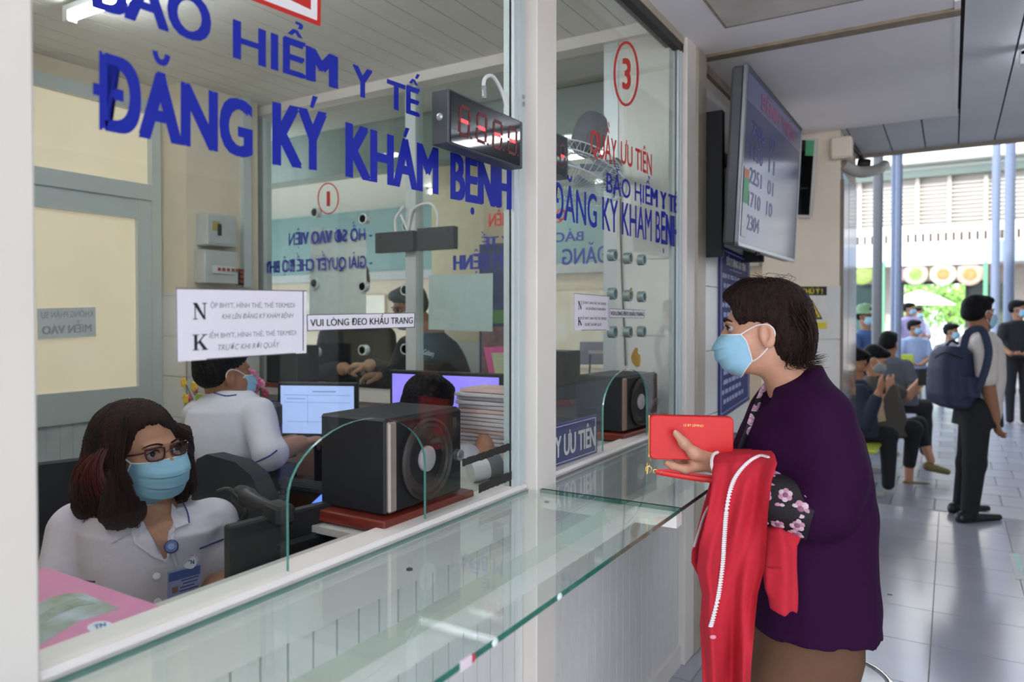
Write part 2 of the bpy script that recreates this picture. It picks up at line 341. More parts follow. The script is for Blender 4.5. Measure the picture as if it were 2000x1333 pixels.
# ---- windows of the front
def pane_with_arch(y0, y1, z0, z1, a0, a1, ah, name, parent, X=GX, t=.006, holes=()):
    r = (a1 - a0) / 2; cyc = (a0 + a1) / 2; arc = [(cyc - r * math.cos(math.pi * k / 20), ah - r * .62 + r * .62 * math.sin(math.pi * k / 20)) for k in range(21)]
    outer = [(y0, z0), (a0, z0)] + arc + [(a1, z0), (y1, z0), (y1, z1), (y0, z1)]
    bm = bmesh.new(); vs = [bm.verts.new((X + t / 2, a, b)) for a, b in outer]; es = [bm.edges.new((vs[i], vs[(i + 1) % len(vs)])) for i in range(len(vs))]
    for (hy, hz, hr) in holes:
        hv = [bm.verts.new((X + t / 2, hy + hr * math.cos(2 * math.pi * k / 16), hz + hr * math.sin(2 * math.pi * k / 16))) for k in range(16)]
        es += [bm.edges.new((hv[i], hv[(i + 1) % 16])) for i in range(16)]
    bmesh.ops.triangle_fill(bm, use_beauty=True, use_dissolve=False, edges=es)
    front = list(bm.faces); r2 = bmesh.ops.extrude_face_region(bm, geom=front, use_keep_orig=True)
    bmesh.ops.translate(bm, verts=[g_ for g_ in r2['geom'] if isinstance(g_, bmesh.types.BMVert)], vec=(-t, 0, 0))
    bmesh.ops.recalc_face_normals(bm, faces=bm.faces)
    for f in bm.faces: f.material_index = 0 if abs(f.normal.x) > .5 else 1
    me = bpy.data.meshes.new(name); bm.to_mesh(me); bm.free(); return link(name, me, [M_glass, M_edge], parent)
ZS = SILL
W1 = empty('window_1', (GX, 1.05, SILL), kind='structure'); W2 = empty('window_2', (GX, 2.35, SILL), kind='structure')
a0 = PX(562, 1100, GX).y; a1 = PX(830, 1015, GX).y; ah = PX(705, 820, GX).z
pane_with_arch(.455, 1.60, ZS, TOPZ, a0, a1, ah, 'pane', W1)
b0 = PX(1177, 880, GX).y; b1 = PX(1263, 840, GX).y; bh = PX(1222, 722, GX).z
HO = [(PX(x, y, GX).y, PX(x, y, GX).z, .017) for x, y in ((1196, 499), (1226, 505), (1253, 508), (1196, 574), (1226, 578), (1253, 580), (1196, 649), (1226, 649), (1253, 648))]
pane_with_arch(1.80, 2.905, ZS, TOPZ, b0, b1, bh, 'pane', W2, holes=HO)
mb_ = MB()
for (hy, hz, hr) in HO:
    MB().lathe((GX - .012, hy, hz), (1, 0, 0), [(hr - .003, 0), (hr + .003, 0), (hr + .003, .024), (hr - .003, .024), (hr - .003, 0)], 16).build('speech_ring', mat('speech ring', '6f7f7c', .25, spec=.8), W2, True)
for (root, ys) in ((W1, ((1.60, 1.655),)), (W2, ((1.765, 1.80), (2.905, 2.945)))):
    for (y0, y1) in ys:
        MB().box((GX - .02, y0, ZS), (GX + .012, y1, TOPZ)).build('sash', M_alu, root)
        MB().box((GX + .012, y0 + .018, ZS), (GX + .018, y1 - .012, TOPZ)).build('sash_bead', M_alu, root)
for z in (PX(1019, 196, GX).z, PX(1019, 210, GX).z):
    MB().lathe((GX + .018, 1.635, z), (1, 0, 0), [(.006, 0), (.006, .003), (.003, .004)], 12).build('screw', mat('screw steel', 'b9bcbc', .3, .8), W1)
# vinyl lettering on the outside of the glass
M_blue = mat('blue vinyl', '1a2796', .5, var=.03, spec=.2); M_red = mat('red vinyl', 'c21d17', .5, var=.03); M_vw = mat('white vinyl', 'e9e4e4', .5)
GO = GX + .0036; NX = Vector((1, 0, 0))
def gt(body, c, m, par, off=.03, nm='lettering', X=GO, space=1.0, shear=0): return text(body, *[PX(*p, X) for p in c], nm, m, par, off, .0004, NX, shear=shear, space=space)
gt('ĐĂNG', [(181, 247), (493, 307), (493, 206), (181, 108)], M_blue, W1, .05)
gt('KÝ', [(531, 318), (638, 333), (638, 224), (531, 202)], M_blue, W1, .05)
gt('KHÁM', [(674, 342), (856, 378), (856, 293), (674, 241)], M_blue, W1, .05)
gt('BỆNH', [(879, 386), (1000, 409), (1000, 330), (879, 300)], M_blue, W1, .05)
gt('BẢO', [(178, 12), (412, 88), (412, 5), (178, -90)], M_blue, W1, .04)
gt('HIỂM', [(454, 111), (660, 174), (660, 112), (454, 38)], M_blue, W1, .028)
gt('Y', [(688, 184), (727, 195), (727, 140), (688, 126)], M_blue, W1, .035)
gt('TẾ', [(755, 208), (820, 229), (820, 178), (755, 155)], M_blue, W1, .035)
q = [PX(x, y, GO) for x, y in ((440, -20), (626, 52), (630, -70), (440, -160))]
def frame_poly(c, m, nm, par, X): MB().prism([PX(x, y, X) for x, y in c], Vector((.0004, 0, 0))).build(nm, m, par)
frame_poly([(490, 0), (626, 52), (627, -40), (490, -60)], M_red, 'sticker', W1, GO)
frame_poly([(505, -4), (619, 40), (620, -40), (505, -60)], M_vw, 'sticker', W1, GO + .0005)
frame_poly([(555, -6), (607, 19), (607, -50), (555, -60)], M_red, 'sticker', W1, GO + .001)
gt('QUẦY', [(1153, 297), (1204, 324), (1204, 275), (1153, 252)], M_red, W2, .02)
gt('ƯU TIÊN', [(1212, 318), (1273, 343), (1273, 302), (1212, 278)], M_red, W2, .02)
gt('BẢO HIỂM Y TẾ', [(1184, 375), (1326, 418), (1326, 386), (1184, 337)], M_blue, W2, .012)
gt('ĐĂNG KÝ KHÁM BỆNH', [(1077, 424), (1325, 484), (1325, 425), (1077, 358)], M_blue, W2, .014)
def ring(cx, cy, rx, ry, X, par, m, wpx=4.5, n=40):
    o = [PX(cx + rx * math.cos(2 * math.pi * k / n), cy + ry * math.sin(2 * math.pi * k / n), X) for k in range(n)]
    i = [PX(cx + (rx - wpx) * math.cos(2 * math.pi * k / n), cy + (ry - wpx * 1.2) * math.sin(2 * math.pi * k / n), X) for k in range(n)]
    MB().add(o + i, [(k, (k + 1) % n, n + (k + 1) % n, n + k) for k in range(n)]).build('number_ring', m, par)
ring(1223, 144, 25, 64, GO + .0004, W2, M_red)
gt('3', [(1215, 172), (1232, 174), (1232, 117), (1215, 115)], M_red, W2, .04)
# ---- glass counter shelf
CT = empty('glass_counter', (-.745, 1.4, 1.0), 'long clear glass counter shelf with green polished edge along the booth', 'counter')
M_cg = glass('counter glass', (.90, .955, .935), 1.48, dirt=.02)
def slab(x0, x1, y0, y1, z0, z1, nm, edge):
    mb = MB().box((x0, y0, z0), (x1, y1, z1)); mb.mi = [0, 0, 1, 1, 1, 1]; return mb.build(nm, [M_cg, edge], CT)
slab(-.95, -.545, -.3, 1.672, .99, 1.0, 'glass_top', mat('deep green glass edge', '1d6a58', .15, var=.2, scale=30, coat=.6))
slab(-.95, -.545, 1.68, 2.9, .99, 1.0, 'glass_top', mat('taped dark edge', '2f2c2b', .4))
MB().box((-.72, -.3, .945), (-.665, 2.9, .985)).build('support_rail', M_white, CT)
for y in (.37, 1.71, 2.87): MB().box((-.95, y - .02, .945), (-.56, y + .02, .985)).build('bracket', M_white, CT)
for (px_, py_) in ((967, 1255), (1093, 1170)):
    p = PX(px_, py_, -.544); MB().ball((p.x, p.y, .995), (.003, .008, .006), 8).build('edge_chip', mat('glass chip', 'd8e6e2', .3), CT)
p = PX(910, 1297, -.544); MB().box((-.546, p.y - .012, .988), (-.5425, p.y + .012, 1.002)).build('tape_scrap', mat('pink tape scrap', 'd9c9d0', .6), CT)
MB().box((-.546, p.y + .012, .99), (-.5425, p.y + .02, 1.0)).build('tape_scrap', mat('red tape scrap', 'c23a4a', .6), CT)
for (px_, py_) in ((1068, 979), (800, 1110)):
    p = PZ(px_, py_, .99); MB().lathe((p.x, p.y, .986), (0, 0, 1), [(.006, 0), (.006, .003)], 12).build('bolt', M_dark, CT)
# ---- far partition at the back of the booth (windows with mirrored lettering)
FY = 2.88; FS = 1.075
PW = empty('wall_far', (-2.2, FY, 0), kind='structure')
for (x0, x1) in ((LX, -3.40), (-2.35, -2.285), (-1.27, -1.205)):
    MB().box((x0, FY - .025, 0), (x1, FY + .035, CEIL)).build('post', M_alu, PW)
MB().box((LX, FY - .05, CEIL - .05), (-.97, FY + .04, CEIL)).build('top_beam', M_white, PW)
MB().box((-3.40, FY - .045, FS - .06), (-1.205, FY + .06, FS)).build('sill', M_white, PW)
MB().box((-3.40, FY, .0), (-1.205, FY + .03, FS - .06)).build('panel', mat('pale grey panel', 'c3c6c3', .5), PW)
cw = struct(MB().box((-1.205, FY - .02, 0), (-.985, FY + .2, CEIL)), 'wall_corner', mat('pale tile wall', 'cfccc2', .3, var=.03))
for z in np.arange(.12, 1.9, .315): MB().box((-1.207, FY - .028, z), (-.98, FY - .018, z + .31)).build('tile', M_tile, cw)
WA = empty('window_3', (-2.7, FY, FS), kind='structure'); WB = empty('window_4', (-1.65, FY, FS), kind='structure')
MB().box((-3.40, FY, FS), (-2.375, FY + .006, CEIL - .08)).build('pane', M_glass, WA)
MB().box((-2.285, FY, FS), (-1.27, FY + .006, CEIL - .08)).build('pane', M_glass, WB)
NY = Vector((0, -1, 0)); FO = FY - .002
def ft(body, c, m, par, off=.02): # reads reversed from inside the booth: corners given as seen, left to right
    a, b, c_, d = [PY(*p, FO) for p in c]; return text(body, b, a, d, c_, 'lettering', m, par, off, .0005, NY)
M_b2 = mat('faded blue vinyl', '2a369c', .5); M_r2 = mat('red vinyl')
ft('- HỒ SƠ VÀO VIỆN', [(564, 480), (727, 468), (727, 445), (564, 456)], M_b2, WA)
ft('- GIẢI QUYẾT CHẾ ĐỘ BHYT', [(507, 535), (727, 522), (727, 499), (507, 512)], M_b2, WA)
ft('QUẦY ƯU TIÊN', [(955, 443), (1105, 430), (1105, 407), (955, 418)], M_r2, WB)
ft('BẢO HIỂM Y TẾ', [(940, 482), (1140, 470), (1140, 452), (940, 464)], M_b2, WB)
ft('ĐĂNG KÝ KHÁM BỆNH', [(885, 528), (1190, 513), (1190, 482), (885, 500)], M_b2, WB)
n = 36; cx, cy = 641, 388
o_ = [PY(cx + 21 * math.cos(2 * math.pi * k / n), cy + 31 * math.sin(2 * math.pi * k / n), FO) for k in range(n)]; i_ = [PY(cx + 18.5 * math.cos(2 * math.pi * k / n), cy + 28.5 * math.sin(2 * math.pi * k / n), FO) for k in range(n)]
MB().add(o_ + i_, [(k, (k + 1) % n, n + (k + 1) % n, n + k) for k in range(n)]).build('number_ring', M_r2, WA)
ft('1', [(638, 403), (645, 403), (645, 374), (638, 374)], M_r2, WA, .0)
for (x, y) in ((618, 416), (712, 428), (797, 442), (617, 554), (711, 560), (794, 567), (617, 688), (711, 684), (794, 682)):
    p = PY(x, y, FY + .003); MB().lathe((p.x, p.y - .016, p.z), (0, 1, 0), [(.021, 0), (.028, 0), (.028, .032), (.021, .032), (.021, 0)], 20).build('speech_ring', mat('clear speech ring', 'c9d6d3', .2, spec=.8), WA, True)
# ---- poster wall past the booth, opening, tiled column
pw = struct(MB().box((-1.08, 3.2, 0), (-.975, 4.12, 2.62)), 'wall_poster', mat('poster wall', 'b9b2a8', .5))
for k, z in enumerate(np.arange(.1, 2.5, .3)):
    for j in range(3): MB().box((-.977, 3.2 + j * .307 + .002, z), (-.965, 3.2 + (j + 1) * .307 - .002, z + .296)).build('tile', M_tile, pw)
cl = struct(MB().box((-1.05, 4.87, 0), (-.59, 5.7, 2.62)), 'column_1', M_beige)
for z in np.arange(.0, 1.62, .33):
    for (x0, x1) in ((-1.05, -.76), (-.757, -.582)):
        MB().box((x0 + .002, 4.858, z + .003), (x1 - .002, 4.872, min(z + .328, 1.66))).build('tile', M_tile, cl)
MB().box((-.592, 4.9, .95), (-.578, 5.2, 2.35)).build('side_panel', mat('glossy poster strip', '6f7fa8', .1, c2='8f9a8c', scale=3), cl)
MB().box((-.592, 5.22, .3), (-.578, 5.68, 2.35)).build('side_panel', mat('glossy poster strip two', '8a93a6', .08, c2='5a6d5f', scale=2.5), cl)
MB().box((-.592, 4.87, 0), (-.57, 4.9, 2.3)).build('corner_strip', mat('brown corner strip', '7d6f63', .5), cl)
MB().box((-.64, 4.80, 2.42), (-.52, 4.9, 2.55), .01).build('junction_box', M_beige, cl)
MB().tube(bez([(-.58, 4.9, 2.4), (-.5, 5.0, 2.36), (-.42, 5.3, 2.42), (-.4, 5.6, 2.5)]), .035, 12).build('duct', mat('grey duct', 'a8a29a', .5), cl, True)
# ---------------------------------------------------------------- lights of the place, and added booth tubes
def fluo(name, a, b, label, parent_dir=UZ, n=1, housing=True):
    a, b = Vector(a), Vector(b); c = (a + b) / 2; o = empty(name, c, label, 'light', 'ceiling tube lights')
    d = (b - a).normalized(); s = d.cross(UZ)
    if housing: MB().obox(c + UZ * .032, d, s, UZ, (b - a).length / 2 + .03, .02, .014, .004).build('housing', mat('lamp housing', 'dfe1e0', .4), o)
    MB().cyl(a, b, .015, 16).build('tube', M_tube, o, True)
    for p, k in ((a, -1), (b, 1)): MB().box(p + d * (.012 * k) - Vector((.02, .02, .02)), p + d * (.012 * k) + Vector((.02, .02, .04)), .004).build('tube_socket', mat('lamp housing'), o)
    return o
A_ = PZ(140, 34, CEIL - .05); B_ = PZ(232, 1, CEIL - .05); D_ = (B_ - A_).normalized()
fluo('tube_light', A_, A_ + D_ * 1.2, 'bright fluorescent tube on cream booth ceiling behind the blue lettering')
fluo('tube_light', (-2.6, .1, CEIL - .05), (-2.6, 1.3 - 1.3, CEIL - .05) if 0 else (-1.4, .1, CEIL - .05), 'fluorescent tube on booth ceiling close behind the front post')  # added lamp out of view, brightens the booth
fluo('tube_light', (-2.5, 1.25, CEIL - .05), (-1.3, 1.25, CEIL - .05), 'fluorescent tube on booth ceiling above the clerk in glasses')  # second added lamp, kept out of view above the desk
fluo('tube_light', (.27, 3.8, 2.55), (1.47, 3.8, 2.55), 'fluorescent tube on grey slat hall ceiling at the picture edge')
fluo('tube_light', (.27, 1.2, 2.5), (1.47, 1.2, 2.5), 'fluorescent tube on hall ceiling above the counter queue')
fluo('tube_light', (.27, -.4, 2.5), (1.47, -.4, 2.5), 'fluorescent tube on hall ceiling farthest back from the courtyard')
# ---------------------------------------------------------------- number display boards
M_blk = mat('black plastic', '141518', .5, var=.08, bump=.03, bscale=200); M_char = mat('charcoal steel', '46484c', .45, .3)
M_segd = mat('dim red segment', '521012', .5, emit='8c1518', es=.06); M_segl = mat('lit red segment', 'ff3038', .4, emit='ff2a30', es=3.0)
M_acr = mat('smoked acrylic', '101113', .04, spec=.7)
SEG = {'a': ((.15, 1), (.85, 1)), 'b': ((.9, .95), (.9, .55)), 'c': ((.9, .45), (.9, .05)), 'd': ((.15, 0), (.85, 0)), 'e': ((.1, .45), (.1, .05)), 'f': ((.1, .95), (.1, .55)), 'g': ((.2, .5), (.8, .5))}
def led(name, c, u, v, n, w_, h_, t, label, digits=4, lit='g', dark=M_blk, face=True, group=None):
    c = Vector(c); o = empty(name, c - Vector(v) * (h_ / 2), label, 'display', group)
    MB().obox(c, u, v, n, w_ / 2, h_ / 2, t / 2, .002).build('casing', M_char, o)
    if face:
        f = c + n * (t / 2); fc = MB().obox(f + n * .001 - u * (w_ * .015), u, v, n, w_ * .46, h_ * .46, .001).build('front_panel', M_acr, o)
        dw = w_ * .86 / digits
        for i in range(digits):
            b0 = f + n * .0022 + u * (-w_ * .43 + dw * (i + .17) + .0) - v * (h_ * .26); sw = dw * .66; sh = h_ * .52
            for k, (p, q) in SEG.items():
                p0 = b0 + u * (p[0] * sw + p[1] * sh * .08) + v * (p[1] * sh); p1 = b0 + u * (q[0] * sw + q[1] * sh * .08) + v * (q[1] * sh); d = (p1 - p0).normalized()
                MB().obox((p0 + p1) / 2, d, d.cross(n), n, (p1 - p0).length / 2, .0036, .0006).build('lit_segment' if k in lit else 'segment', M_segl if k in lit else M_segd, o)
            MB().obox(b0 + u * (sw + .006), u, v, n, .0025, .0025, .0006).build('point', M_segd, o)
    else:
        for k in (-1, 1): MB().obox(c + n * (t / 2 + .0008) + u * (w_ * .36 * k) + v * (h_ * .3), u, v, n, .003, .006, .0008).build('keyhole', M_dark, o)
    MB().lathe(c - u * (w_ / 2) + v * 0, -u, [(.008, 0), (.008, .001), (.004, .003)], 14).build('side_screw', mat('screw steel'), o)
    return o
fx = WX + .055
l0 = PX(875, 225, fx); l1 = PX(1021, 262, fx); zt = PX(876, 172, fx).z; zb = PX(871, 278, fx).z
LB = led('number_display', ((WX + .012 + fx) / 2, (l0.y + l1.y) / 2, (zt + zb) / 2), Vector((0, 1, 0)), UZ, Vector((1, 0, 0)), l1.y - l0.y, zt - zb, .043, 'black number display with red dashes hung on outer window sash')
cb = [PX(x, y, WX + .03) for x, y in ((945, 188), (945, 160), (952, 149), (963, 150), (975, 168), (984, 190), (988, 208))]
MB().tube(bez(cb, 5), .0045, 8).build('cable', mat('white cable', 'd8d8d4', .5), LB, True)
MB().cyl(PX(946, 193, WX + .03), PX(945, 168, WX + .03), .006, 10).build('cable_plug', mat('grey plug', '8b8d90', .5), LB, True)
zt2 = PX(1095, 262, -1.0).z; zb2 = PX(1095, 345, -1.0).z; y1_ = PX(1111, 300, -1.0).y
led('number_display', (-1.022, y1_ - .125, (zt2 + zb2) / 2), Vector((0, 1, 0)), UZ, Vector((1, 0, 0)), .25, zt2 - zb2, .04, 'black number display with two red dashes behind priority window', group=None)
for (x0, x1, y0, y1, lab) in ((731, 804, 453, 492, 'back of dark number display hung on far window left of the sash post'), (813, 884, 444, 487, 'back of dark number display hung on far window beside the cream column')):
    p0 = PY(x0, (y0 + y1) / 2, FY - .075); p1 = PY(x1, (y0 + y1) / 2, FY - .075); h_ = PY(x0, y0, FY - .075).z - PY(x0, y1, FY - .075).z
    L = led('number_display', ((p0.x + p1.x) / 2, FY - .05, (p0.z + p1.z) / 2), Vector((1, 0, 0)), UZ, Vector((0, -1, 0)), p1.x - p0.x, h_, .04, lab, face=False)
    xm = (p0.x + p1.x) / 2; zt_ = (p0.z + p1.z) / 2 + h_ / 2; k = 1 if x0 < 800 else -1; xs = -2.33
    MB().tube(bez([(xm - .0, FY - .05, zt_), (xm, FY - .05, zt_ + .07), (xm + k * .05, FY - .05, zt_ + .12), (xs - k * .04, FY - .04, zt_ + .1), (xs, FY - .03, zt_ + .0)], 6), .007, 8).build('cable', mat('white cable'), L, True)
# ---------------------------------------------------------------- speakers on wooden bases
M_wood = mat('red brown lacquered wood', '7d2f22', .3, c2='5c2018', scale=14, stretch=(1, 8, 8)); M_spk = mat('black vinyl speaker casing', '11141a', .6, var=.1, bump=.05, bscale=300)
def speaker(c, n, w_, h_, d_, label, front=True, trim='9a8f86', base=(.02, .03), cat='speaker'):
    n = Vector(n).normalized(); u = UZ.cross(n); c = Vector(c)        # c: bottom centre of the casing
    o = empty('speaker', c, label, cat); cc = c + UZ * (h_ / 2)
    MB().obox(cc, u, UZ, n, w_ / 2, h_ / 2, d_ / 2, .005).build('casing', M_spk, o)
    if front:
        f = cc + n * (d_ / 2)
        MB().obox(f + n * .004, u, UZ, n, w_ / 2 - .004, h_ / 2 - .004, .005, .004).build('front_panel', M_blk, o)
        MB().obox(f + n * .006 - u * (w_ * .45), u, UZ, n, .013, h_ / 2 - .006, .006, .004).build('trim_strip', mat('bronze trim ' + trim, trim, .35, .4), o)
        cc2 = f + n * .008 - u * (w_ * .02)
        MB().lathe(cc2, n, [(h_ * .44, 0), (h_ * .45, .008), (h_ * .42, .012), (h_ * .40, .006), (h_ * .36, .01), (h_ * .34, .004), (h_ * .15, -.006), (h_ * .14, .0)], 40).build('cone', mat('dark brown cone', '2a211d', .5), o, True)
        MB().lathe(cc2, n, [(h_ * .145, -.002), (h_ * .14, .006), (h_ * .08, .011), (0.0001, .013)], 28).build('dust_cap', mat('silver dust cap', 'b6abab', .4, .3), o, True)
        MB().lathe(f + n * .008 + u * (w_ * .41) - UZ * (h_ * .05), n, [(.014, 0), (.014, .014), (.011, .016), (0.0001, .016)], 24).build('volume_knob', mat('silver knob', 'b9b9ba', .3, .8), o, True)
        for k in range(4): MB().obox(f + n * .0095 + u * (w_ * .36 + .004 * k) + UZ * (h_ * .33), u, UZ, n, .0012, .012, .001).build('vent_slot', M_dark, o)
        MB().obox(f + n * .0095 + u * (w_ * .30) + UZ * (h_ * .1), u, UZ, n, .001, .02, .0006).build('marking', mat('white print', 'd6d2cc', .6), o)
    MB().obox(c - UZ * .014 + n * .004, u, UZ, n, w_ / 2 + base[1], .013, d_ / 2 + base[0], .003).build('wooden_base', M_wood, o)
    return o
speaker((-1.115, 1.305, 1.031), (1, 0, 0), .27, .205, .19, 'black speaker with silver cap on red wooden base behind arched opening')
speaker((-1.11, 2.625, 1.031), (1, -.08, 0), .30, .205, .19, 'black speaker with bronze trim behind the priority window opening', trim='9b7d6e')
speaker((PZ(1108, 782, 1.085).x, FY - .12, 1.085 + .027), (0, 1, 0), .19, .2, .15, 'back of black speaker on far sill seen through priority window', front=False)
pz = PY(572, 735, FY - .12); speaker((pz.x, FY - .12, FS + .03), (0, 1, 0), .24, .2, .16, 'black speaker standing on far sill behind the male clerk', front=False)
# ledge and desks inside
M_lam = mat('grey laminate', 'b6b4ae', .4); M_dk = mat('brown desk laminate', '5a2c20', .35, c2='43201a', scale=10, stretch=(8, 1, 1))
LG = tag(MB().box((-1.25, .46, .985), (-.985, .5, 1.0)).box((-1.07, .5, .985), (-.985, 1.12, 1.0)).box((-1.25, 1.12, .985), (-.985, 2.85, 1.0)).build('inner_ledge', M_lam), 'pale ledge inside booth windows carrying the speakers', 'shelf')
def desk(x0, x1, y0, y1, z, label, m=M_dk, nm='desk'):
    o = empty(nm, ((x0 + x1) / 2, (y0 + y1) / 2, 0), label, 'desk')
    MB().box((x0, y0, z - .03), (x1, y1, z), .004).build('tabletop', m, o)
    for (a, b) in ((x0 + .03, y0 + .03), (x1 - .03, y0 + .03), (x0 + .03, y1 - .03), (x1 - .03, y1 - .03)): MB().box((a - .02, b - .02, 0), (a + .02, b + .02, z - .03)).build('leg', m, o)
    MB().box((x0 + .03, y1 - .05, .25), (x1 - .03, y1 - .03, z - .03)).build('modesty_panel', m, o)
    return o
desk(-1.42, -1.05, .36, 1.75, .76, 'brown clerk desk under the front ledge below the black monitor')
desk(-3.2, -1.35, 2.25, 2.83, .76, 'brown desk along far partition carrying the lit monitors')
# ---------------------------------------------------------------- monitors and small things inside
def monitor(c, n, w_, h_, label, screen=None, name='monitor'):
    n = Vector(n).normalized(); u = UZ.cross(n); c = Vector(c); o = empty(name, (c.x, c.y, .76), label, 'monitor')
    MB().obox(c, u, UZ, n, w_ / 2, h_ / 2, .014, .004).build('casing', M_blk, o)
    MB().obox(c - n * .02, u, UZ, n, w_ * .3, h_ * .3, .014, .008).build('back_bulge', M_blk, o)
    MB().obox(c + n * .0145, u, UZ, n, w_ / 2 - .014, h_ / 2 - .014, .0008).build('screen', screen or M_acr, o)
    zb_ = c.z - h_ / 2
    MB().obox(Vector((c.x, c.y, (zb_ + .02 + .77) / 2)) - n * .025, u, UZ, n, .025, max(.01, (zb_ + .02 - .77) / 2), .01).build('stand_neck', M_blk, o)
    MB().obox(Vector((c.x, c.y, .766)) - n * .02, u, n, UZ, .1, .075, .006, .003).build('stand_foot', M_blk, o)
    return o
p = PF(497, 1050, 1.45)
monitor((-1.19, 1.19, .905), (-1, .12, 0), .52, .27, 'black monitor seen from behind on the front desk')
M_scr = mat('pale blue form screen', '93a6cf', .3, emit='94a8d6', es=.75, var=.05, scale=30)
p = PF(622, 800, 3.0); M1 = monitor(p, (.42, -.9, 0), .34, .225, 'lit monitor showing a pale blue form before the male clerk', M_scr)
n_ = Vector((.42, -.9, 0)).normalized(); u_ = UZ.cross(n_)
for (du, dv, lw, lh) in ((0, .06, .14, .0012), (0, .03, .14, .001), (-.04, .0, .001, .06), (0, -.05, .13, .001), (.03, .075, .05, .003), (-.09, .045, .04, .002), (.07, -.03, .06, .0015)):
    MB().obox(p + n_ * .0156 + u_ * du + UZ * dv, u_, UZ, n_, lw, lh, .0003).build('form_line', mat('form line', '7488b4', .5, emit='7488b4', es=.5), M1)
p = PF(915, 800, 2.75); n_ = Vector((.1, -1, 0)).normalized(); u_ = UZ.cross(n_)
M2 = monitor(p - u_ * .1, n_, .5, .28, 'monitor with violet picture behind the paper stack', mat('violet screen', '7d74e0', .3, emit='7b72e2', es=.8, c2='a58fe6', scale=7))
MB().tube(bez([p + n_ * .016 + u_ * a + UZ * b for a, b in ((-.02, -.06), (-.015, .02), (.015, .055), (.06, .05), (.075, .01), (.05, -.05), (.02, -.1))], 5), .004, 6).build('picture_line', mat('dark violet print', '3b2d86', .5, emit='3b2d86', es=.4), M2)
MB().ball(p + n_ * .016 + u_ * .03 - UZ * .03, (.035, .003, .022), 10).build('picture_hand', mat('printed hand', 'd29ab4', .5, emit='c98fae', es=.4), M2)
# keyboard
kb = empty('keyboard', (-2.5, 2.28, .76), 'black keyboard under the hands of the male clerk', 'keyboard'); kp = PF(600, 868, 2.9)
MB().obox((kp.x, kp.y, .772), u_, n_, UZ, .2, .07, .01, .004).build('body', M_blk, kb)
for r in range(4): MB().obox(Vector((kp.x, kp.y, .784)) + n_ * (.045 - .03 * r), u_, n_, UZ, .19, .011, .003, .002).build('key_row', M_char, kb)
# barcode scanner by the clerk
sp = PF(535, 822, 2.75); o = empty('barcode_scanner', (sp.x, sp.y, .76), 'dark grey barcode scanner on stand beside the lit monitor', 'scanner')
MB().lathe((sp.x, sp.y, .76), UZ, [(.05, 0), (.05, .012), (.015, .02), (.012, sp.z - .77)], 20).build('stand', M_blk, o, True)
MB().obox(sp + UZ * .02, u_, UZ, n_, .028, .05, .03, .015).build('head', mat('scanner grey', '3b3e44', .5), o)
MB().obox(sp + UZ * .02 + n_ * .031, u_, UZ, n_, .02, .03, .002).build('lens', M_acr, o)
# microphone on the front desk
mp_ = [PF(462, 963, 1.62), PF(545, 1002, 1.5)]; ax = (mp_[1] - mp_[0]).normalized(); o = empty('microphone', (mp_[1].x, mp_[1].y, .76), 'black handheld microphone lying in its clip beside the clerk', 'microphone')
Lm = (mp_[1] - mp_[0]).length
MB().lathe(mp_[0], ax, [(0.0001, -.004), (.012, 0), (.02, .012), (.023, .03), (.021, .045)], 20).build('grille', mat('mic grille', '2c2d30', .5, .4, bump=.4, bscale=900), o, True)
MB().lathe(mp_[0], ax, [(.021, .045), (.023, .05), (.021, .056), (.017, .07), (.0125, Lm)], 20).build('handle', M_blk, o, True)
MB().obox(mp_[1], ax, ax.cross(UZ), UZ, .03, .022, .02, .006).build('clip', M_blk, o)
MB().tube(bez([mp_[1], mp_[1] + Vector((0, .02, -.08)), Vector((mp_[1].x, mp_[1].y, .77))], 6), .01, 8).build('clip_stand', M_blk, o, True)
MB().tube(bez([PF(x, y, 1.58) for x, y in ((425, 962), (450, 958), (475, 985), (478, 1008), (455, 1035))], 6), .006, 8).build('cable', M_blk, o, True)
# office chairs
def chair(c, n, label, w_=.44, h_=.42, z0=.62):
    n = Vector(n).normalized(); u = UZ.cross(n); c = Vector(c); o = empty('office_chair', (c.x, c.y, 0), label, 'chair'); m = mat('dark grey chair fabric', '2b2d33', .9, bump=.2, bscale=300)
    pts = []; N = 14
    for t in (-1, 1):
        for k in range(N): q = 2 * math.pi * k / N; e = 3.2; cx_, sy_ = math.cos(q), math.sin(q); X_ = abs(cx_) ** (2 / e) * math.copysign(1, cx_) * w_ / 2; Z_ = abs(sy_) ** (2 / e) * math.copysign(1, sy_) * h_ / 2; pts.append(c - n * .2 + u * X_ + UZ * (z0 + h_ / 2 + Z_) + n * (t * .025 + .3 * X_ * X_))
    MB().add(pts, [tuple(range(N)), tuple(range(2 * N - 1, N - 1, -1))] + [(k, N + k, N + (k + 1) % N, (k + 1) % N) for k in range(N)]).build('backrest', m, o, 60)
    MB().obox(c + UZ * .46, u, n, UZ, .23, .22, .04, .03).build('seat', m, o)
    MB().cyl(c + UZ * .1, c + UZ * .42, .025, 12).build('column', M_blk, o, True)
    MB().tube(bez([c + UZ * .42 - n * .1, c + UZ * .45 - n * .25, c + UZ * .7 - n * .23], 6), .014, 8).build('back_bracket', M_blk, o, True)
    for k in range(5):
        q = k * 2 * math.pi / 5; d = Vector((math.cos(q), math.sin(q), 0)); MB().tube([c + UZ * .1, c + d * .27 + UZ * .07], [.022, .014], 8).build('base_arm', M_blk, o); MB().ball(c + d * .28 + UZ * .03, .03, 8).build('caster', M_blk, o)
    for k in (-1, 1): MB().tube(bez([c + u * (.24 * k) + UZ * .45, c + u * (.27 * k) + UZ * .6, c + u * (.26 * k) + UZ * .66 - n * .12, c + u * (.26 * k) + UZ * .66 + n * .12], 5), .016, 8).build('armrest', M_blk, o, True)
    return o
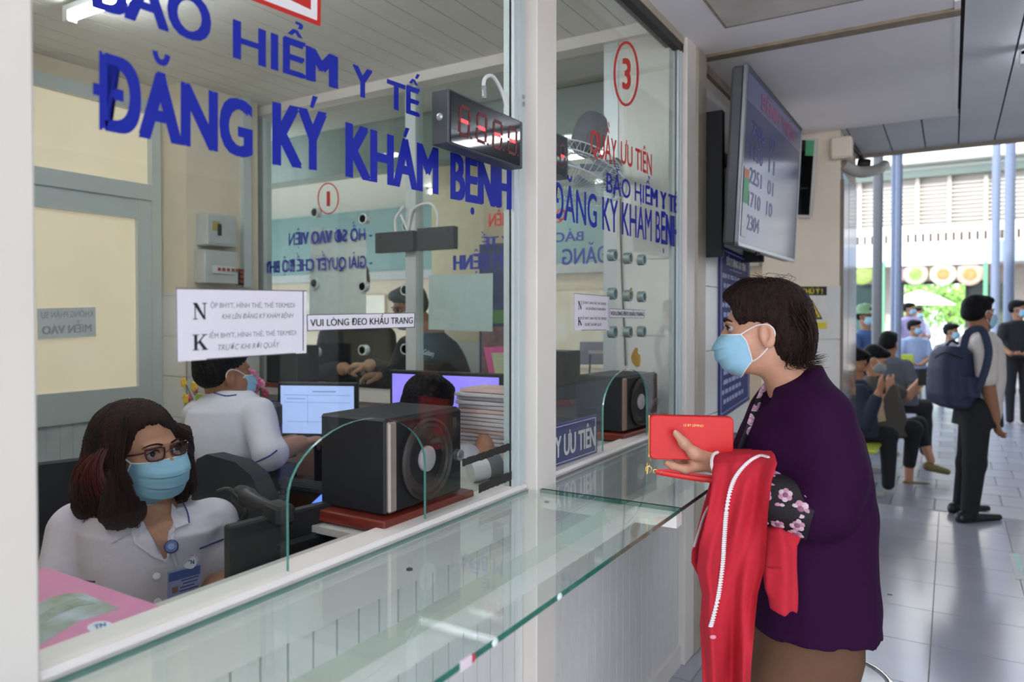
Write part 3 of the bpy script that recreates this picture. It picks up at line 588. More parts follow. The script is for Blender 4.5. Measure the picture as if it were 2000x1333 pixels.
chair((PF(130, 1100, 1.93) * 1).xy.to_3d(), (.75, -.2, 0), 'dark fabric office chair holding the clerk in glasses', z0=.6, h_=.44)
chair((PF(570, 900, 2.2)).xy.to_3d(), (.2, .98, 0), 'empty dark fabric office chair between the clerks', z0=.66, h_=.40)
# electric boxes on the pillar
EX = -3.355
def ebox(x0, x1, y0, y1, label, door=True):
    a = PX(x0, y0, EX + .09); b = PX(x1, y1, EX + .09); o = empty('electric_box', (EX, (a.y + b.y) / 2, b.z), label, 'electric box')
    MB().box((EX, a.y, b.z), (EX + .09, b.y, a.z), .004).build('casing', mat('grey steel box', 'b7bbb8', .45), o)
    if door:
        MB().box((EX + .09, a.y + .012, b.z + .012), (EX + .094, b.y - .012, a.z - .012)).build('box_door', mat('grey steel door', 'b0b6b4', .4), o)
        MB().box((EX + .094, a.y + .03, a.z - .09), (EX + .0945, a.y + .075, a.z - .04)).build('sticker', mat('ochre sticker', 'a99a5a', .6), o)
        MB().box((EX + .094, a.y + .06, (a.z + b.z) / 2 - .03), (EX + .1, a.y + .08, (a.z + b.z) / 2 + .03)).build('latch', M_dark, o)
    else:
        MB().box((EX + .09, a.y + .04, b.z + .05), (EX + .098, b.y - .03, a.z - .08), .003).build('breaker_cover', mat('pale breaker cover', 'c9cec9', .3), o)
        for k in range(5): MB().box((EX + .098, a.y + .07 + k * .028, (a.z + b.z) / 2 - .02), (EX + .103, a.y + .085 + k * .028, (a.z + b.z) / 2 - .004)).build('breaker_switch', mat('red brown switch', '9a4a40', .5), o)
    return o
ebox(404, 463, 415, 484, 'grey steel fuse box with ochre sticker, upper of two on pillar')
ebox(400, 466, 487, 556, 'grey breaker box with red switches, lower of two on pillar', False)
a = PX(467, 526, EX + .03); b = PX(477, 557, EX + .03); o = tag(MB().box((EX, a.y, b.z), (EX + .03, b.y, a.z), .002).build('socket_strip', M_blk), 'small black switch with orange buttons beside the breaker box', 'switch')
for k in range(3): MB().box((EX + .03, a.y + .004, b.z + .01 + k * (a.z - b.z) / 3.3), (EX + .033, b.y - .004, b.z + .01 + (k + .7) * (a.z - b.z) / 3.3)).build('button', mat('orange button', 'a8543c', .5), o)
# blue letter trays with flowers
tp = PF(480, 790, 3.05); o = empty('letter_tray', (tp.x, tp.y, .76), 'stack of blue plastic letter trays behind the male clerk', 'tray'); M_bt = mat('blue plastic', '23307c', .4)
for k in range(4):
    z = .78 + k * .085
    MB().box((tp.x - .13, tp.y - .1, z), (tp.x + .17, tp.y + .12, z + .006)).build('tray_floor', M_bt, o)
    MB().box((tp.x - .13, tp.y + .11, z), (tp.x + .17, tp.y + .12, z + .06)).box((tp.x - .13, tp.y - .1, z), (tp.x - .124, tp.y + .12, z + .06)).box((tp.x + .164, tp.y - .1, z), (tp.x + .17, tp.y + .12, z + .06)).box((tp.x - .124, tp.y - .1, z), (tp.x + .164, tp.y - .094, z + .035)).build('tray_rim', M_bt, o)
    if k < 3: MB().box((tp.x - .11, tp.y - .09, z + .007), (tp.x + .15, tp.y + .1, z + .03)).build('paper', mat('tray paper', 'd9d3d3', .8), o)
def blossoms(c, n_f, spread, label, cols, group):
    c = Vector(c); o = empty('flower_bunch', c, label, 'flowers', group)
    for k in range(n_f):
        p = c + Vector((random.uniform(-1, 1) * spread[0], random.uniform(-1, 1) * spread[1], random.uniform(0.1, 1) * spread[2])); mb = MB(); mm = mat('petal ' + cols[k % len(cols)], cols[k % len(cols)], .6)
        for j in range(5):
            q = j * 2 * math.pi / 5 + k; d = Vector((math.cos(q), -.6, math.sin(q))).normalized(); mb.ball(p + d * .013, (.012, .006, .012), 6)
        mb.build('blossom', mm, o); MB().tube([c, p], .0022, 5).build('stem', mat('stem green', '4d7a3d', .6), o)
    return o
p_ = PF(497, 722, 3.02); blossoms((tp.x + .03, tp.y, 1.10), 22, (.12, .06, .12), 'pink artificial flowers standing on the blue trays', ('e0709a', 'd9527f', 'b84a63', 'eaa0b8'), None)
fp = PF(395, 775, 2.95); blossoms((fp.x, fp.y, fp.z - .1), 14, (.06, .05, .2), 'pink and yellow artificial flowers beside the male clerk head', ('e0709a', 'e0b54a', 'd9527f', '8fae52'), None)
tag(MB().lathe((fp.x, fp.y, .76), UZ, [(.03, 0), (.045, .12), (.05, fp.z - .86), (.046, fp.z - .86), (.02, .01)], 18).build('flower_vase', mat('pale vase', 'c9c3bd', .4), None, True), 'pale vase holding pink and yellow flowers', 'vase')
# paper stack on the far desk
ps = PF(968, 800, 2.45); k = 0; z = .76
o = empty('desk_riser', (ps.x, ps.y, .76), 'pale box under the tall paper stack', 'box'); MB().box((ps.x - .14, ps.y - .1, .76), (ps.x + .14, ps.y + .12, 1.02), .004).build('casing', mat('pale carton', 'bdb6ac', .8), o); MB().box((ps.x - .145, ps.y - .105, .99), (ps.x + .145, ps.y + .125, 1.03), .003).build('box_lid', mat('pale carton'), o)
ORD = ['bottom', 'second lowest', 'third lowest', 'fourth lowest', 'fifth lowest', 'sixth lowest', 'seventh lowest', 'seventh from top', 'sixth from top', 'fifth from top', 'fourth from top', 'third from top', 'second from top', 'topmost']
z = 1.03; cols = ['d8d0d2', 'cfc6c8', 'ddd6d6', 'd9b9b4', 'cbc4c6']
zt = PF(968, 757, 2.45).z
for k in range(14):
    h_ = (zt - 1.03) / 14; dx = random.uniform(-.01, .01); dy_ = random.uniform(-.008, .008); mb = MB()
    mb.obox((ps.x + dx, ps.y + dy_, z + h_ / 2), Vector((1, random.uniform(-.06, .06), 0)), Vector((random.uniform(-.06, .06), 1, 0)), UZ, .105, .08, h_ / 2 - .0012, .001)
    tag(mb.build('paper_bundle', mat('paper ' + cols[k % 5], cols[k % 5], .85, stretch=(1, 1, 60), scale=20, var=.12)), ORD[k] + ' paper bundle of the tall stack by the violet monitor', 'paper', 'bundles of the tall paper stack'); z += h_
ph_ = PF(637, 868, 2.72); o = tag(MB().obox((ph_.x, ph_.y, .766), RH, FH, UZ, .04, .075, .006, .003).build('desk_phone', mat('blue phone case', '3a5fae', .3)), 'blue phone lying on the far desk before the lit monitor', 'phone'); MB().obox((ph_.x, ph_.y, .773), RH, FH, UZ, .034, .066, .0008).build('screen', mat('lit phone screen', '5a78e0', .3, emit='4a6cff', es=1.2), o)
for k in range(4):
    a_ = PF(640 + 6 * k, 880 + 2 * k, 2.5); tag(MB().tube([Vector((a_.x, a_.y, .766)), Vector((a_.x + .03, a_.y + .1, .766))], [.004, .002], 8).build('pencil', mat('yellow pencil', 'd9b030', .5)), ('leftmost', 'second', 'third', 'rightmost')[k] + ' yellow pencil on the far desk near the empty chair', 'pencil', 'yellow pencils on the desk')
for k, (x, y, c, lab) in enumerate(((1100, 806, 'd79aa8', 'pink paper sheaf on the ledge behind the priority sign'), (1125, 798, 'd9d4d0', 'white paper sheaf on the ledge by the priority sign'))):
    p = PZ(x, y, 1.004 + .006 * k); o = empty('paper_sheaf', (p.x, p.y, 1.0), lab, 'paper')
    for j in range(3): MB().obox((p.x - .05, p.y + .004 * j, 1.003 + .006 * k + .002 * j), Vector((1, .1 * j, 0)), Vector((-.1 * j, 1, 0)), UZ, .07, .1, .0008).build('sheet', mat('sheaf ' + c, c, .8), o)
# roll and bag by the front glass
rp = PX(950, 915, -1.1)
o = empty('adhesive_roll', (rp.x, rp.y, 1.0), 'white and grey paper roll lying behind the black tape strips', 'roll'); dn = Vector((.5, .85, .12)).normalized()
MB().lathe(rp - dn * .05, dn, [(.012, 0), (.03, 0), (.03, .05), (.012, .05)], 24).build('roll_body', mat('roll white', 'd0d0d0', .7), o, True)
MB().lathe(rp, dn, [(.012, 0), (.031, 0), (.033, .01), (.033, .04), (.012, .05)], 24).build('roll_cap', mat('roll grey', '5b5d63', .4), o, True)
# black tape on the outside of the glass
def tape(c, label):
    up = c; poly = []
    (x0, y0), (x1, y1), w0, w1 = c; N = 26
    top = [(x0 + (x1 - x0) * k / N + random.uniform(-.6, .6), y0 + (y1 - y0) * k / N - w0 / 2 - random.uniform(-1, 1.2)) for k in range(N + 1)]; bot = [(x0 + (x1 - x0) * k / N, y0 + (y1 - y0) * k / N + w1 / 2 + random.uniform(-1, 1.2)) for k in range(N, -1, -1)]
    return tag(MB().prism([PX(a, b, GX + .0036) for a, b in top + bot], Vector((.0008, 0, 0))).build('tape_strip', mat('black cloth tape', '26231f', .8, bump=.3, bscale=200)), label, 'tape')
tape(((903, 905), (998, 872), 14, 14), 'upper black tape strip stuck on glass beside the speaker'); tape(((935, 955), (1000, 928), 15, 18), 'lower black tape strip stuck on glass just above the sill')
# magazine on a document box
tag(MB().box((-1.34, .44, .76), (-1.0, .655, .985), .004).build('document_box', mat('grey document box', '8f9296', .7)), 'grey document box under the pink magazine', 'box')
mg = empty('magazine', (-1.17, .55, 1.0), 'pink brochure with landscape photograph lying inside behind glass', 'magazine'); zM = 1.012
C4 = [PZ(20, 1330, zM), PZ(62, 1133, zM), PZ(150, 1146, zM), PZ(282, 1216, zM)]
mx0, mx1, my0, my1 = -1.36, -.995, .43, .665
MB().box((mx0, my0, 1.0), (mx1, my1, zM), .001).build('pages', mat('magazine pink', 'cf7fa8', .35, var=.05), mg)
def lay(poly, z, nm, m): MB().prism([(a, b, z) for a, b in poly], (0, 0, .0004)).build(nm, m, mg)
pz_ = lambda x, y: (PZ(x, y, zM).x, PZ(x, y, zM).y)
lay([pz_(60, 1190), pz_(92, 1170), pz_(130, 1160), pz_(165, 1160), pz_(234, 1190), pz_(150, 1216), pz_(60, 1272)], zM, 'printed_photo', mat('printed landscape', 'b9c6d8', .35, c2='7d8a6a', scale=18))
lay([pz_(64, 1232), pz_(64, 1212), pz_(112, 1182), pz_(150, 1170), pz_(190, 1180), pz_(150, 1186), pz_(100, 1208)], zM + .0004, 'printed_trees', mat('printed trees', '6f7f5b', .4, c2='9fb0b0', scale=40))
e_ = [pz_(196 + 26 * math.cos(k * .3142), 1226 + 11 * math.sin(k * .3142) - 2 * math.cos(k * .3142)) for k in range(20)]
lay(e_, zM + .0004, 'printed_seal', mat('white seal', 'dfe0ea', .4))
text('TN', Vector((*pz_(184, 1232), zM + .001)), Vector((*pz_(208, 1225), zM + .001)), Vector((*pz_(206, 1218), zM + .001)), Vector((*pz_(183, 1224), zM + .001)), 'lettering', mat('seal blue print', '3c6fb0', .5), mg, .05, .0002, UZ)
# ---------------------------------------------------------------- paper notices on the glass
M_pap = mat('notice paper', 'ded7de', .8, var=.02); M_ink = mat('black ink', '1d1a1e', .8); M_inkg = mat('grey ink', '8a858c', .8); M_inkb = mat('border ink', '4a464c', .8)
NPOLY = [[(.0, 1), (.30, 1), (.92, .0), (.76, .0)], [(.13, .03), (.19, .03), (.19, .97), (.13, .97)], [(.0, 0), (.34, 0), (.34, .05), (.0, .05)], [(.80, .0), (.87, .0), (.87, .97), (.80, .97)], [(.66, .95), (1, .95), (1, 1), (.66, 1)]]
KPOLY = [[(.12, .02), (.32, .02), (.32, .98), (.12, .98)], [(.0, .95), (.44, .95), (.44, 1), (.0, 1)], [(.0, 0), (.44, 0), (.44, .05), (.0, .05)], [(.30, .36), (.40, .44), (.88, .97), (.80, .97), (.30, .46)], [(.40, .50), (.54, .62), (1.0, .04), (.74, .04)], [(.62, .95), (1, .95), (1, 1), (.62, 1)], [(.62, 0), (1.06, 0), (1.06, .05), (.62, .05)]]
def notice(c, label, big, X=GO, ink=M_inkg):
    q = [PX(*p, X) for p in c]; o = tag(MB().quad4(*q, Vector((.0008, 0, 0))).build('notice_sheet', M_pap), label, 'notice'); X2 = Vector((.0011, 0, 0)); q2 = [p + X2 for p in q]
    def rect(u0, u1, v0, v1, nm='border', m=M_inkb): a, b, c_, d = lines4(*q2, u0, u1, v0, v1); MB().quad4(a, b, c_, d, Vector((.0002, 0, 0))).build(nm, m, o)
    def t(body, r, m, off=.0, shear=0): text(body, *lines4(*q2, *r), 'lettering', m, o, off, .0003, NX, shear=shear)
    if big:
        for r, polys in (((.11, .205, .20, .43), NPOLY), ((.105, .205, .64, .86), KPOLY)):
            mbl = MB(); qa, qb, qc, qd = lines4(*q2, *r)
            for pi, pl_ in enumerate(polys): mbl.prism([qa.lerp(qb, u).lerp(qd.lerp(qc, u), v) + Vector((.00004 * pi, 0, 0)) for u, v in pl_], Vector((.0003, 0, 0)))
            mbl.build('lettering', M_ink, o)
        t('ỘP BHYT, HÌNH THẺ, THẺ TEKMEDI', (.23, .89, .20, .27), ink); t('KHI LÊN ĐĂNG KÝ KHÁM BỆNH', (.31, .88, .36, .43), ink, 0, .25)
        t('IỂM BHYT, HÌNH THẺ, THẺ TEKMEDI', (.22, .905, .63, .70), ink); t('TRƯỚC KHI RỜI QUẦY', (.28, .76, .80, .88), ink, 0, .25)
        rect(.0, 1, 0, .012); rect(0, .006, 0, 1); rect(.965, .972, 0.01, .96); rect(.2, .9, .985, 1.0)
    else:
        t('VUI LÒNG ĐEO KHẨU TRANG', (.025, .975, .3, .72), M_ink, .006); rect(0, 1, 0, .04); rect(0, 1, .955, 1); rect(0, .006, 0, 1); rect(.993, 1, 0, 1)
    return o
notice([(342, 563), (598, 568), (598, 690), (344, 707)], 'large white notice with capital N and K, stuck on lettered window', True)
notice([(598, 615), (810, 611), (809, 640), (599, 647)], 'white strip asking for masks, right of the large notice', False)
notice([(1120, 573), (1190, 579), (1190, 645), (1120, 646)], 'smaller N and K notice on the priority window', True, ink=M_inkb)
notice([(1190, 603), (1259, 606), (1258, 622), (1190, 621)], 'small mask strip on the priority window between speech holes', False)
# blue priority sign inside the glass
q = [PX(*p, GX - .006) for p in ((1040, 842), (1166, 810), (1166, 885), (1040, 929))]
o = tag(MB().quad4(*q, Vector((-.004, 0, 0))).build('priority_sign', mat('navy sign board', '1d1f70', .35)), 'navy sign lettered QUẦY ƯU TIÊN standing inside the priority window', 'sign'); q2 = [p + Vector((.0006, 0, 0)) for p in q]
text('QUẦY ƯU TIÊN', *lines4(*q2, .01, .965, .30, .78), 'lettering', M_vw, o, .035, .0003, NX)
for r in ((.0, .975, .055, .072), (0, .975, .925, .942), (.965, .975, .06, .94)):
    a, b, c_, d = lines4(*q2, *r); MB().quad4(a, b, c_, d, Vector((.0003, 0, 0))).build('border_line', M_vw, o)
# sheets and an imitated reflection on the far glass
def fsheet(c, label, m, thick=.001, border=None, Y=FY - .003):
    q = [PY(*p, Y) for p in c]; o = tag(MB().quad4(*q, Vector((0, -thick, 0))).build('sheet_or_reflection', m), label, 'sheet')
    if border:
        a, b, c_, d = lines4(*[p + Vector((0, -thick - .0004, 0)) for p in q], *border[0]); MB().quad4(a, b, c_, d, Vector((0, -.0004, 0))).build('inner_sheet', border[1], o)
        for k in range(9):
            r = border[0]; v = r[2] + (r[3] - r[2]) * (.1 + .09 * k); a, b, c_, d = lines4(*[p + Vector((0, -thick - .0012, 0)) for p in q], r[0] + .08, r[1] - .05, v, v + .012); MB().quad4(a, b, c_, d, Vector((0, -.0002, 0))).build('print_line', M_gh, o)
    return o
fsheet([(838, 538), (963, 534), (962, 648), (837, 644)], 'pale green sheet taped on far window beside the sash post', mat('pale green sheet', 'b3c4bf', .7, var=.05, scale=25))
fsheet([(945, 679), (1024, 675), (1028, 770), (962, 760)], 'pink edged pale green notice on far window by the paper stack', mat('pink frame', 'c9588c', .6), border=((.17, .98, .14, 1.0), mat('pale green notice', 'b7bd95', .7)))
fsheet([(606, 446), (716, 455), (715, 640), (604, 640)], 'white sheet hanging on far window beneath the mirrored lettering', mat('white reflection panel', 'dfe3e2', .7), Y=FY + .012)  # white panel behind the pane imitates a reflection, no real sheet
for (x, y, lab) in ((795, 735, 'leftmost'), (826, 738, 'middle'), (858, 740, 'rightmost')):
    p = PY(x, y, FY - .06); o = tag(MB().obox((p.x, FY - .03, FS + .035), Vector((1, 0, 0)), UZ, Vector((0, 1, 0)), .035, .034, .0025).build('name_card', M_pap), '%s white name card standing on the far sill' % lab, 'card')
    MB().obox((p.x, FY - .034, FS + .05), Vector((1, 0, 0)), UZ, Vector((0, 1, 0)), .02, .002, .0006).build('print_line', M_gh, o)
# ---------------------------------------------------------------- wall fan
o = empty('wall_fan', PF(1185, 300, 2.75), 'grey wall fan tilted down behind the priority window', 'fan'); M_fg = mat('fan grey', '55575a', .45); fc = PF(1130, 335, 2.62); mo = PF(1150, 268, 2.66); axf = Vector((-.15, -.35, -.9)).normalized()
MB().lathe(mo + axf * -.09, axf, [(.0001, 0), (.045, .01), (.06, .04), (.062, .1), (.055, .14), (.03, .16)], 28).build('motor_housing', M_fg, o, True)
MB().tube(bez([mo + axf * .02, PF(1175, 322, 2.7), PF(1205, 318, 2.78), Vector((-1.215, 2.85, PF(1205, 318, 2.8).z))], 6), .018, 10).build('arm', M_fg, o, True)
MB().box((-1.25, 2.80, PF(1205, 318, 2.8).z - .06), (-1.205, 2.86, PF(1205, 318, 2.8).z + .06), .005).build('wall_bracket', M_fg, o)
cc = mo + axf * .13; u1 = axf.orthogonal().normalized(); v1 = axf.cross(u1); M_wire = mat('white fan wire', 'cfd6d8', .4)
for k in range(48):
    q = k * 2 * math.pi / 48; d = u1 * math.cos(q) + v1 * math.sin(q)
    MB().tube([cc + d * .05 - axf * .03, cc + d * .16 - axf * .02, cc + d * .19 + axf * .03, cc + d * .15 + axf * .07, cc + d * .03 + axf * .085], .0013, 4).build('cage_wire', M_wire, o)
for r, h_ in ((.19, .03), (.16, -.02), (.15, .07), (.05, -.03)):
    MB().tube([cc + (u1 * math.cos(k * math.pi / 18) + v1 * math.sin(k * math.pi / 18)) * r + axf * h_ for k in range(37)], .003, 6).build('cage_ring', M_wire, o)
for k in range(3):
    q = k * 2 * math.pi / 3; d = u1 * math.cos(q) + v1 * math.sin(q); e = u1 * -math.sin(q) + v1 * math.cos(q)
    MB().prism([cc + d * .025 + axf * .01, cc + d * .06 + e * .06 + axf * .02, cc + d * .14 + e * .07 + axf * .035, cc + d * .165 + e * .0 + axf * .025, cc + d * .1 - e * .03], axf * .003).build('blade', mat('pale blue blade', '9fb9c4', .25), o)
# cable hanging on the corner wall
tag(MB().tube(bez([PY(x, y, FY - .035) for x, y in ((1212, 330), (1212, 430), (1214, 520), (1217, 600), (1220, 660), (1222, 715))], 6), .0035, 6).build('power_cord', M_blk, None, True), 'black cord hanging down the tiled corner wall', 'cord')
for (x, y, s_) in ((1241, 698, 1.0), (1232, 572, .55)):
    pts = [(0, -19), (5, -17), (4, -8), (9, -4), (10, 8), (8, 18), (2, 20), (-6, 12), (-9, 0), (-5, -10)]
    tag(MB().prism([PX(x + a * s_, y + b * s_, GX + .0034) for a, b in pts], Vector((.0006, 0, 0))).build('sticker_scrap', mat('ochre sticker scrap', 'b58a35', .7, var=.2)), 'torn ochre sticker scrap on priority glass, %s one' % ('large lower' if s_ == 1 else 'small upper'), 'sticker')
# ---------------------------------------------------------------- smooth solid modelling (signed distance field -> surface nets)
from mathutils.bvhtree import BVHTree
class Sdf:
    def __init__(s, res): s.p = []; s.res = res
    def _add(s, lo, hi, fn, k, op): s.p.append((np.array(lo, float), np.array(hi, float), fn, k, op)); return s
    def rc(s, a, b, r1, r2=None, k=.02, op='u', sq=None):
        a = np.array(a, float); b = np.array(b, float); r2 = r1 if r2 is None else r2; ba = b - a; bb = max(float(ba @ ba), 1e-9); R = max(r1, r2)
        def fn(x, y, z):
            px, py, pz = x - a[0], y - a[1], z - a[2]; h = np.clip((px * ba[0] + py * ba[1] + pz * ba[2]) / bb, 0, 1)
            px = px - h * ba[0]; py = py - h * ba[1]; pz = pz - h * ba[2]; q = px * px + py * py + pz * pz
            if sq is not None: n, f = sq; t = px * n[0] + py * n[1] + pz * n[2]; q = q + (f * f - 1) * t * t
            return np.sqrt(q) - (r1 + (r2 - r1) * h)
        e = R * (1 if sq is None or sq[1] >= 1 else 1 / sq[1])
        return s._add(np.minimum(a, b) - e, np.maximum(a, b) + e, fn, k, op)
    def chain(s, pts, k=.015, op='u'):           # pts: (Vector, radius)
        for (p, r), (q, t) in zip(pts, pts[1:]): s.rc(p, q, r, t, k, op)
        return s
    def el(s, c, r, R=None, k=.02, op='u'):
        c = np.array(c, float); r = np.array(r, float); M = np.eye(3) if R is None else np.array(R).T; m = r.max()
        def fn(x, y, z):
            px, py, pz = x - c[0], y - c[1], z - c[2]; a = [(M[i, 0] * px + M[i, 1] * py + M[i, 2] * pz) for i in range(3)]
            k0 = np.sqrt(sum((a[i] / r[i]) ** 2 for i in range(3))); k1 = np.sqrt(sum((a[i] / r[i] ** 2) ** 2 for i in range(3))) + 1e-6
            return k0 * (k0 - 1) / k1
        return s._add(c - m, c + m, fn, k, op)
    def stack(s, rows, R, F, k=.02, op='u', grow=0, pw=2.0):   # rows: (centre Vector, half width along R, half depth along F), stacked in z
        rows = sorted(rows, key=lambda t: t[0].z); Zs = np.array([t[0].z for t in rows]); CX = np.array([t[0].x for t in rows]); CYs = np.array([t[0].y for t in rows])
        A = np.array([t[1] + grow for t in rows]); B = np.array([t[2] + grow for t in rows]); R = Vector(R); F = Vector(F); m = max(A.max(), B.max())
        def fn(x, y, z):
            zz = z.ravel(); cx = np.interp(zz, Zs, CX).reshape(z.shape); cy = np.interp(zz, Zs, CYs).reshape(z.shape); a = np.interp(zz, Zs, A).reshape(z.shape); b = np.interp(zz, Zs, B).reshape(z.shape)
            px, py = x - cx, y - cy; u = np.abs(px * R.x + py * R.y) / a; v = np.abs(px * F.x + py * F.y) / b
            d = ((u ** pw + v ** pw) ** (1 / pw) - 1) * np.minimum(a, b); return np.maximum(d, np.maximum(Zs[0] - grow - z, z - Zs[-1] - grow))
        return s._add((CX.min() - m, CYs.min() - m, Zs[0] - grow), (CX.max() + m, CYs.max() + m, Zs[-1] + grow), fn, k, op)
    def mesh(s, post=None):
        us = [p for p in s.p if p[4] == 'u']; h = s.res; pad = 3 * h + .01
        lo = np.min([p[0] for p in us], 0) - pad; hi = np.max([p[1] for p in us], 0) + pad
        ax = [np.arange(lo[i], hi[i] + h, h, dtype=np.float32) for i in range(3)]; D = np.full([len(a) for a in ax], .05, np.float32)
        for (a, b, fn, k, op) in s.p:
            e = max(k, .01) + 3 * h; sl = []
            for i in range(3):
                i0 = max(0, int((a[i] - e - lo[i]) / h)); i1 = min(len(ax[i]), int((b[i] + e - lo[i]) / h) + 2); sl.append(slice(i0, i1))
            if any(q.stop <= q.start for q in sl): continue
            x = ax[0][sl[0]][:, None, None]; y = ax[1][sl[1]][None, :, None]; z = ax[2][sl[2]][None, None, :]
            d = fn(x, y, z).astype(np.float32); cur = D[tuple(sl)]
            if op == 'u': t = np.clip(.5 + .5 * (cur - d) / k, 0, 1); D[tuple(sl)] = cur * (1 - t) + d * t - k * t * (1 - t)
            else: d = -d; t = np.clip(.5 - .5 * (cur - d) / k, 0, 1); D[tuple(sl)] = cur * (1 - t) + d * t + k * t * (1 - t)
        if post: D = post(ax[0][:, None, None], ax[1][None, :, None], ax[2][None, None, :], D).astype(np.float32)
        return nets(D, ax)
def nets(D, ax):
    S = D < 0; nx, ny, nz = D.shape; c = np.zeros((nx - 1, ny - 1, nz - 1), np.int8)
    for i in (0, 1):
        for j in (0, 1):
            for k in (0, 1): c += S[i:nx - 1 + i, j:ny - 1 + j, k:nz - 1 + k]
    act = (c > 0) & (c < 8); I, J, K = np.nonzero(act); n = len(I); ids = np.full(act.shape, -1, np.int64); ids[I, J, K] = np.arange(n)
    acc = np.zeros((n, 3)); cnt = np.zeros(n); cor = [(i, j, k) for i in (0, 1) for j in (0, 1) for k in (0, 1)]
    for a in cor:
        for d in range(3):
            if a[d]: continue
            b = list(a); b[d] = 1; va = D[I + a[0], J + a[1], K + a[2]]; vb = D[I + b[0], J + b[1], K + b[2]]; m = (va < 0) != (vb < 0)
            t = np.where(m, va / np.where(m, va - vb, 1), 0); p = np.tile(np.array(a, float), (n, 1)); p[:, d] += t; acc += np.where(m[:, None], p, 0); cnt += m
    acc /= cnt[:, None]; h = [float(a[1] - a[0]) for a in ax]
    V = np.stack([ax[0][I] + acc[:, 0] * h[0], ax[1][J] + acc[:, 1] * h[1], ax[2][K] + acc[:, 2] * h[2]], 1); Fs = []
    for d in range(3):
        sl0 = [slice(1, -1)] * 3; sl1 = [slice(1, -1)] * 3; sl0[d] = slice(0, -1); sl1[d] = slice(1, None)
        s0 = S[tuple(sl0)]; s1 = S[tuple(sl1)]; I, J, K = np.nonzero(s0 != s1)
        off = [1, 1, 1]; off[d] = 0; P = np.stack([I + off[0], J + off[1], K + off[2]], 1); u, v = (d + 1) % 3, (d + 2) % 3
        def cell(du, dv): q = P.copy(); q[:, u] -= du; q[:, v] -= dv; return ids[q[:, 0], q[:, 1], q[:, 2]]
        Q = np.stack([cell(1, 1), cell(0, 1), cell(0, 0), cell(1, 0)], 1); fl = ~s0[I, J, K]; Q[fl] = Q[fl][:, ::-1]; Fs.append(Q[(Q >= 0).all(1)])
    return V, np.concatenate(Fs)
def npmesh(name, parts, m, parent=None):
    Vs = []; Fs = []; k = 0
    for V, Fc in parts: Vs.append(V); Fs.append(Fc + k); k += len(V)
    V = np.concatenate(Vs); Fc = np.concatenate(Fs); me = bpy.data.meshes.new(name); me.vertices.add(len(V)); me.vertices.foreach_set('co', V.astype(np.float32).ravel())
    me.loops.add(Fc.size); me.loops.foreach_set('vertex_index', Fc.ravel().astype(np.int32)); me.polygons.add(len(Fc)); me.polygons.foreach_set('loop_start', np.arange(0, Fc.size, 4, dtype=np.int32)); me.polygons.foreach_set('loop_total', np.full(len(Fc), 4, np.int32))
    me.update(calc_edges=True); me.validate(); me.materials.append(m); return link(name, me, None, parent, True)
def bvh_of(parts): return [BVHTree.FromPolygons([tuple(v) for v in V], [tuple(int(i) for i in f) for f in Fc]) for V, Fc in parts]
def hit(bv, x, y, off=.002):
    best = None
    for b in bv:
        r = b.ray_cast(C0, ray(x, y).normalized())
        if r[0] is not None and (best is None or r[3] < best[3]): best = r
    return None if best is None else best[0] + best[1] * off
def folds(amp=.004, fr=40, seed=1, zfade=None, vert=.4):
    rs = np.random.RandomState(seed); W = []
    for i in range(5): d = rs.normal(size=3); d[2] *= vert; d /= np.linalg.norm(d); W.append((d * fr * rs.uniform(.5, 1.5), rs.uniform(0, 6.28), rs.uniform(.5, 1)))
    def post(x, y, z, D):
        n = 0
        for d, ph, a in W:
            n = n + a * np.sin(d[0] * x + d[1] * y + d[2] * z + ph + 1.3 * np.sin(.6 * (d[1] * x - d[0] * y + d[2] * z) + ph * 2))
        return D + amp * n * .45
    return post
# ---------------------------------------------------------------- heads, hair, masks, hands
M_skin = mat('skin', 'cc977b', .5, var=.06, scale=60, sss=.12, bump=.04, bscale=400); M_skin2 = mat('tanned skin', '9a6a4e', .5, var=.06, scale=60, sss=.1); M_skin3 = mat('pale skin', 'b98468', .5, var=.06, scale=60, sss=.12)
M_hairb = mat('black brown hair', '341f19', .5, c2='120a08', scale=25, stretch=(6, 6, 1), bump=.6, bscale=120, spec=.2)
M_hair_r = mat('auburn tinted hair', '361410', .5, c2='110909', scale=14, stretch=(5, 5, .8), bump=.6, bscale=120, spec=.2)
M_hairk = mat('black hair', '131012', .6, c2='080708', scale=30, bump=.5, bscale=140, spec=.15)
M_mask = mat('light blue mask', '93c0d6', .8, var=.04, scale=40, bump=.1, bscale=500); M_loop = mat('white ear loop', 'e2e2e4', .7); M_eyew = mat('eye white', 'b5aaa2', .3); M_iris = mat('dark iris', '1c1210', .1)
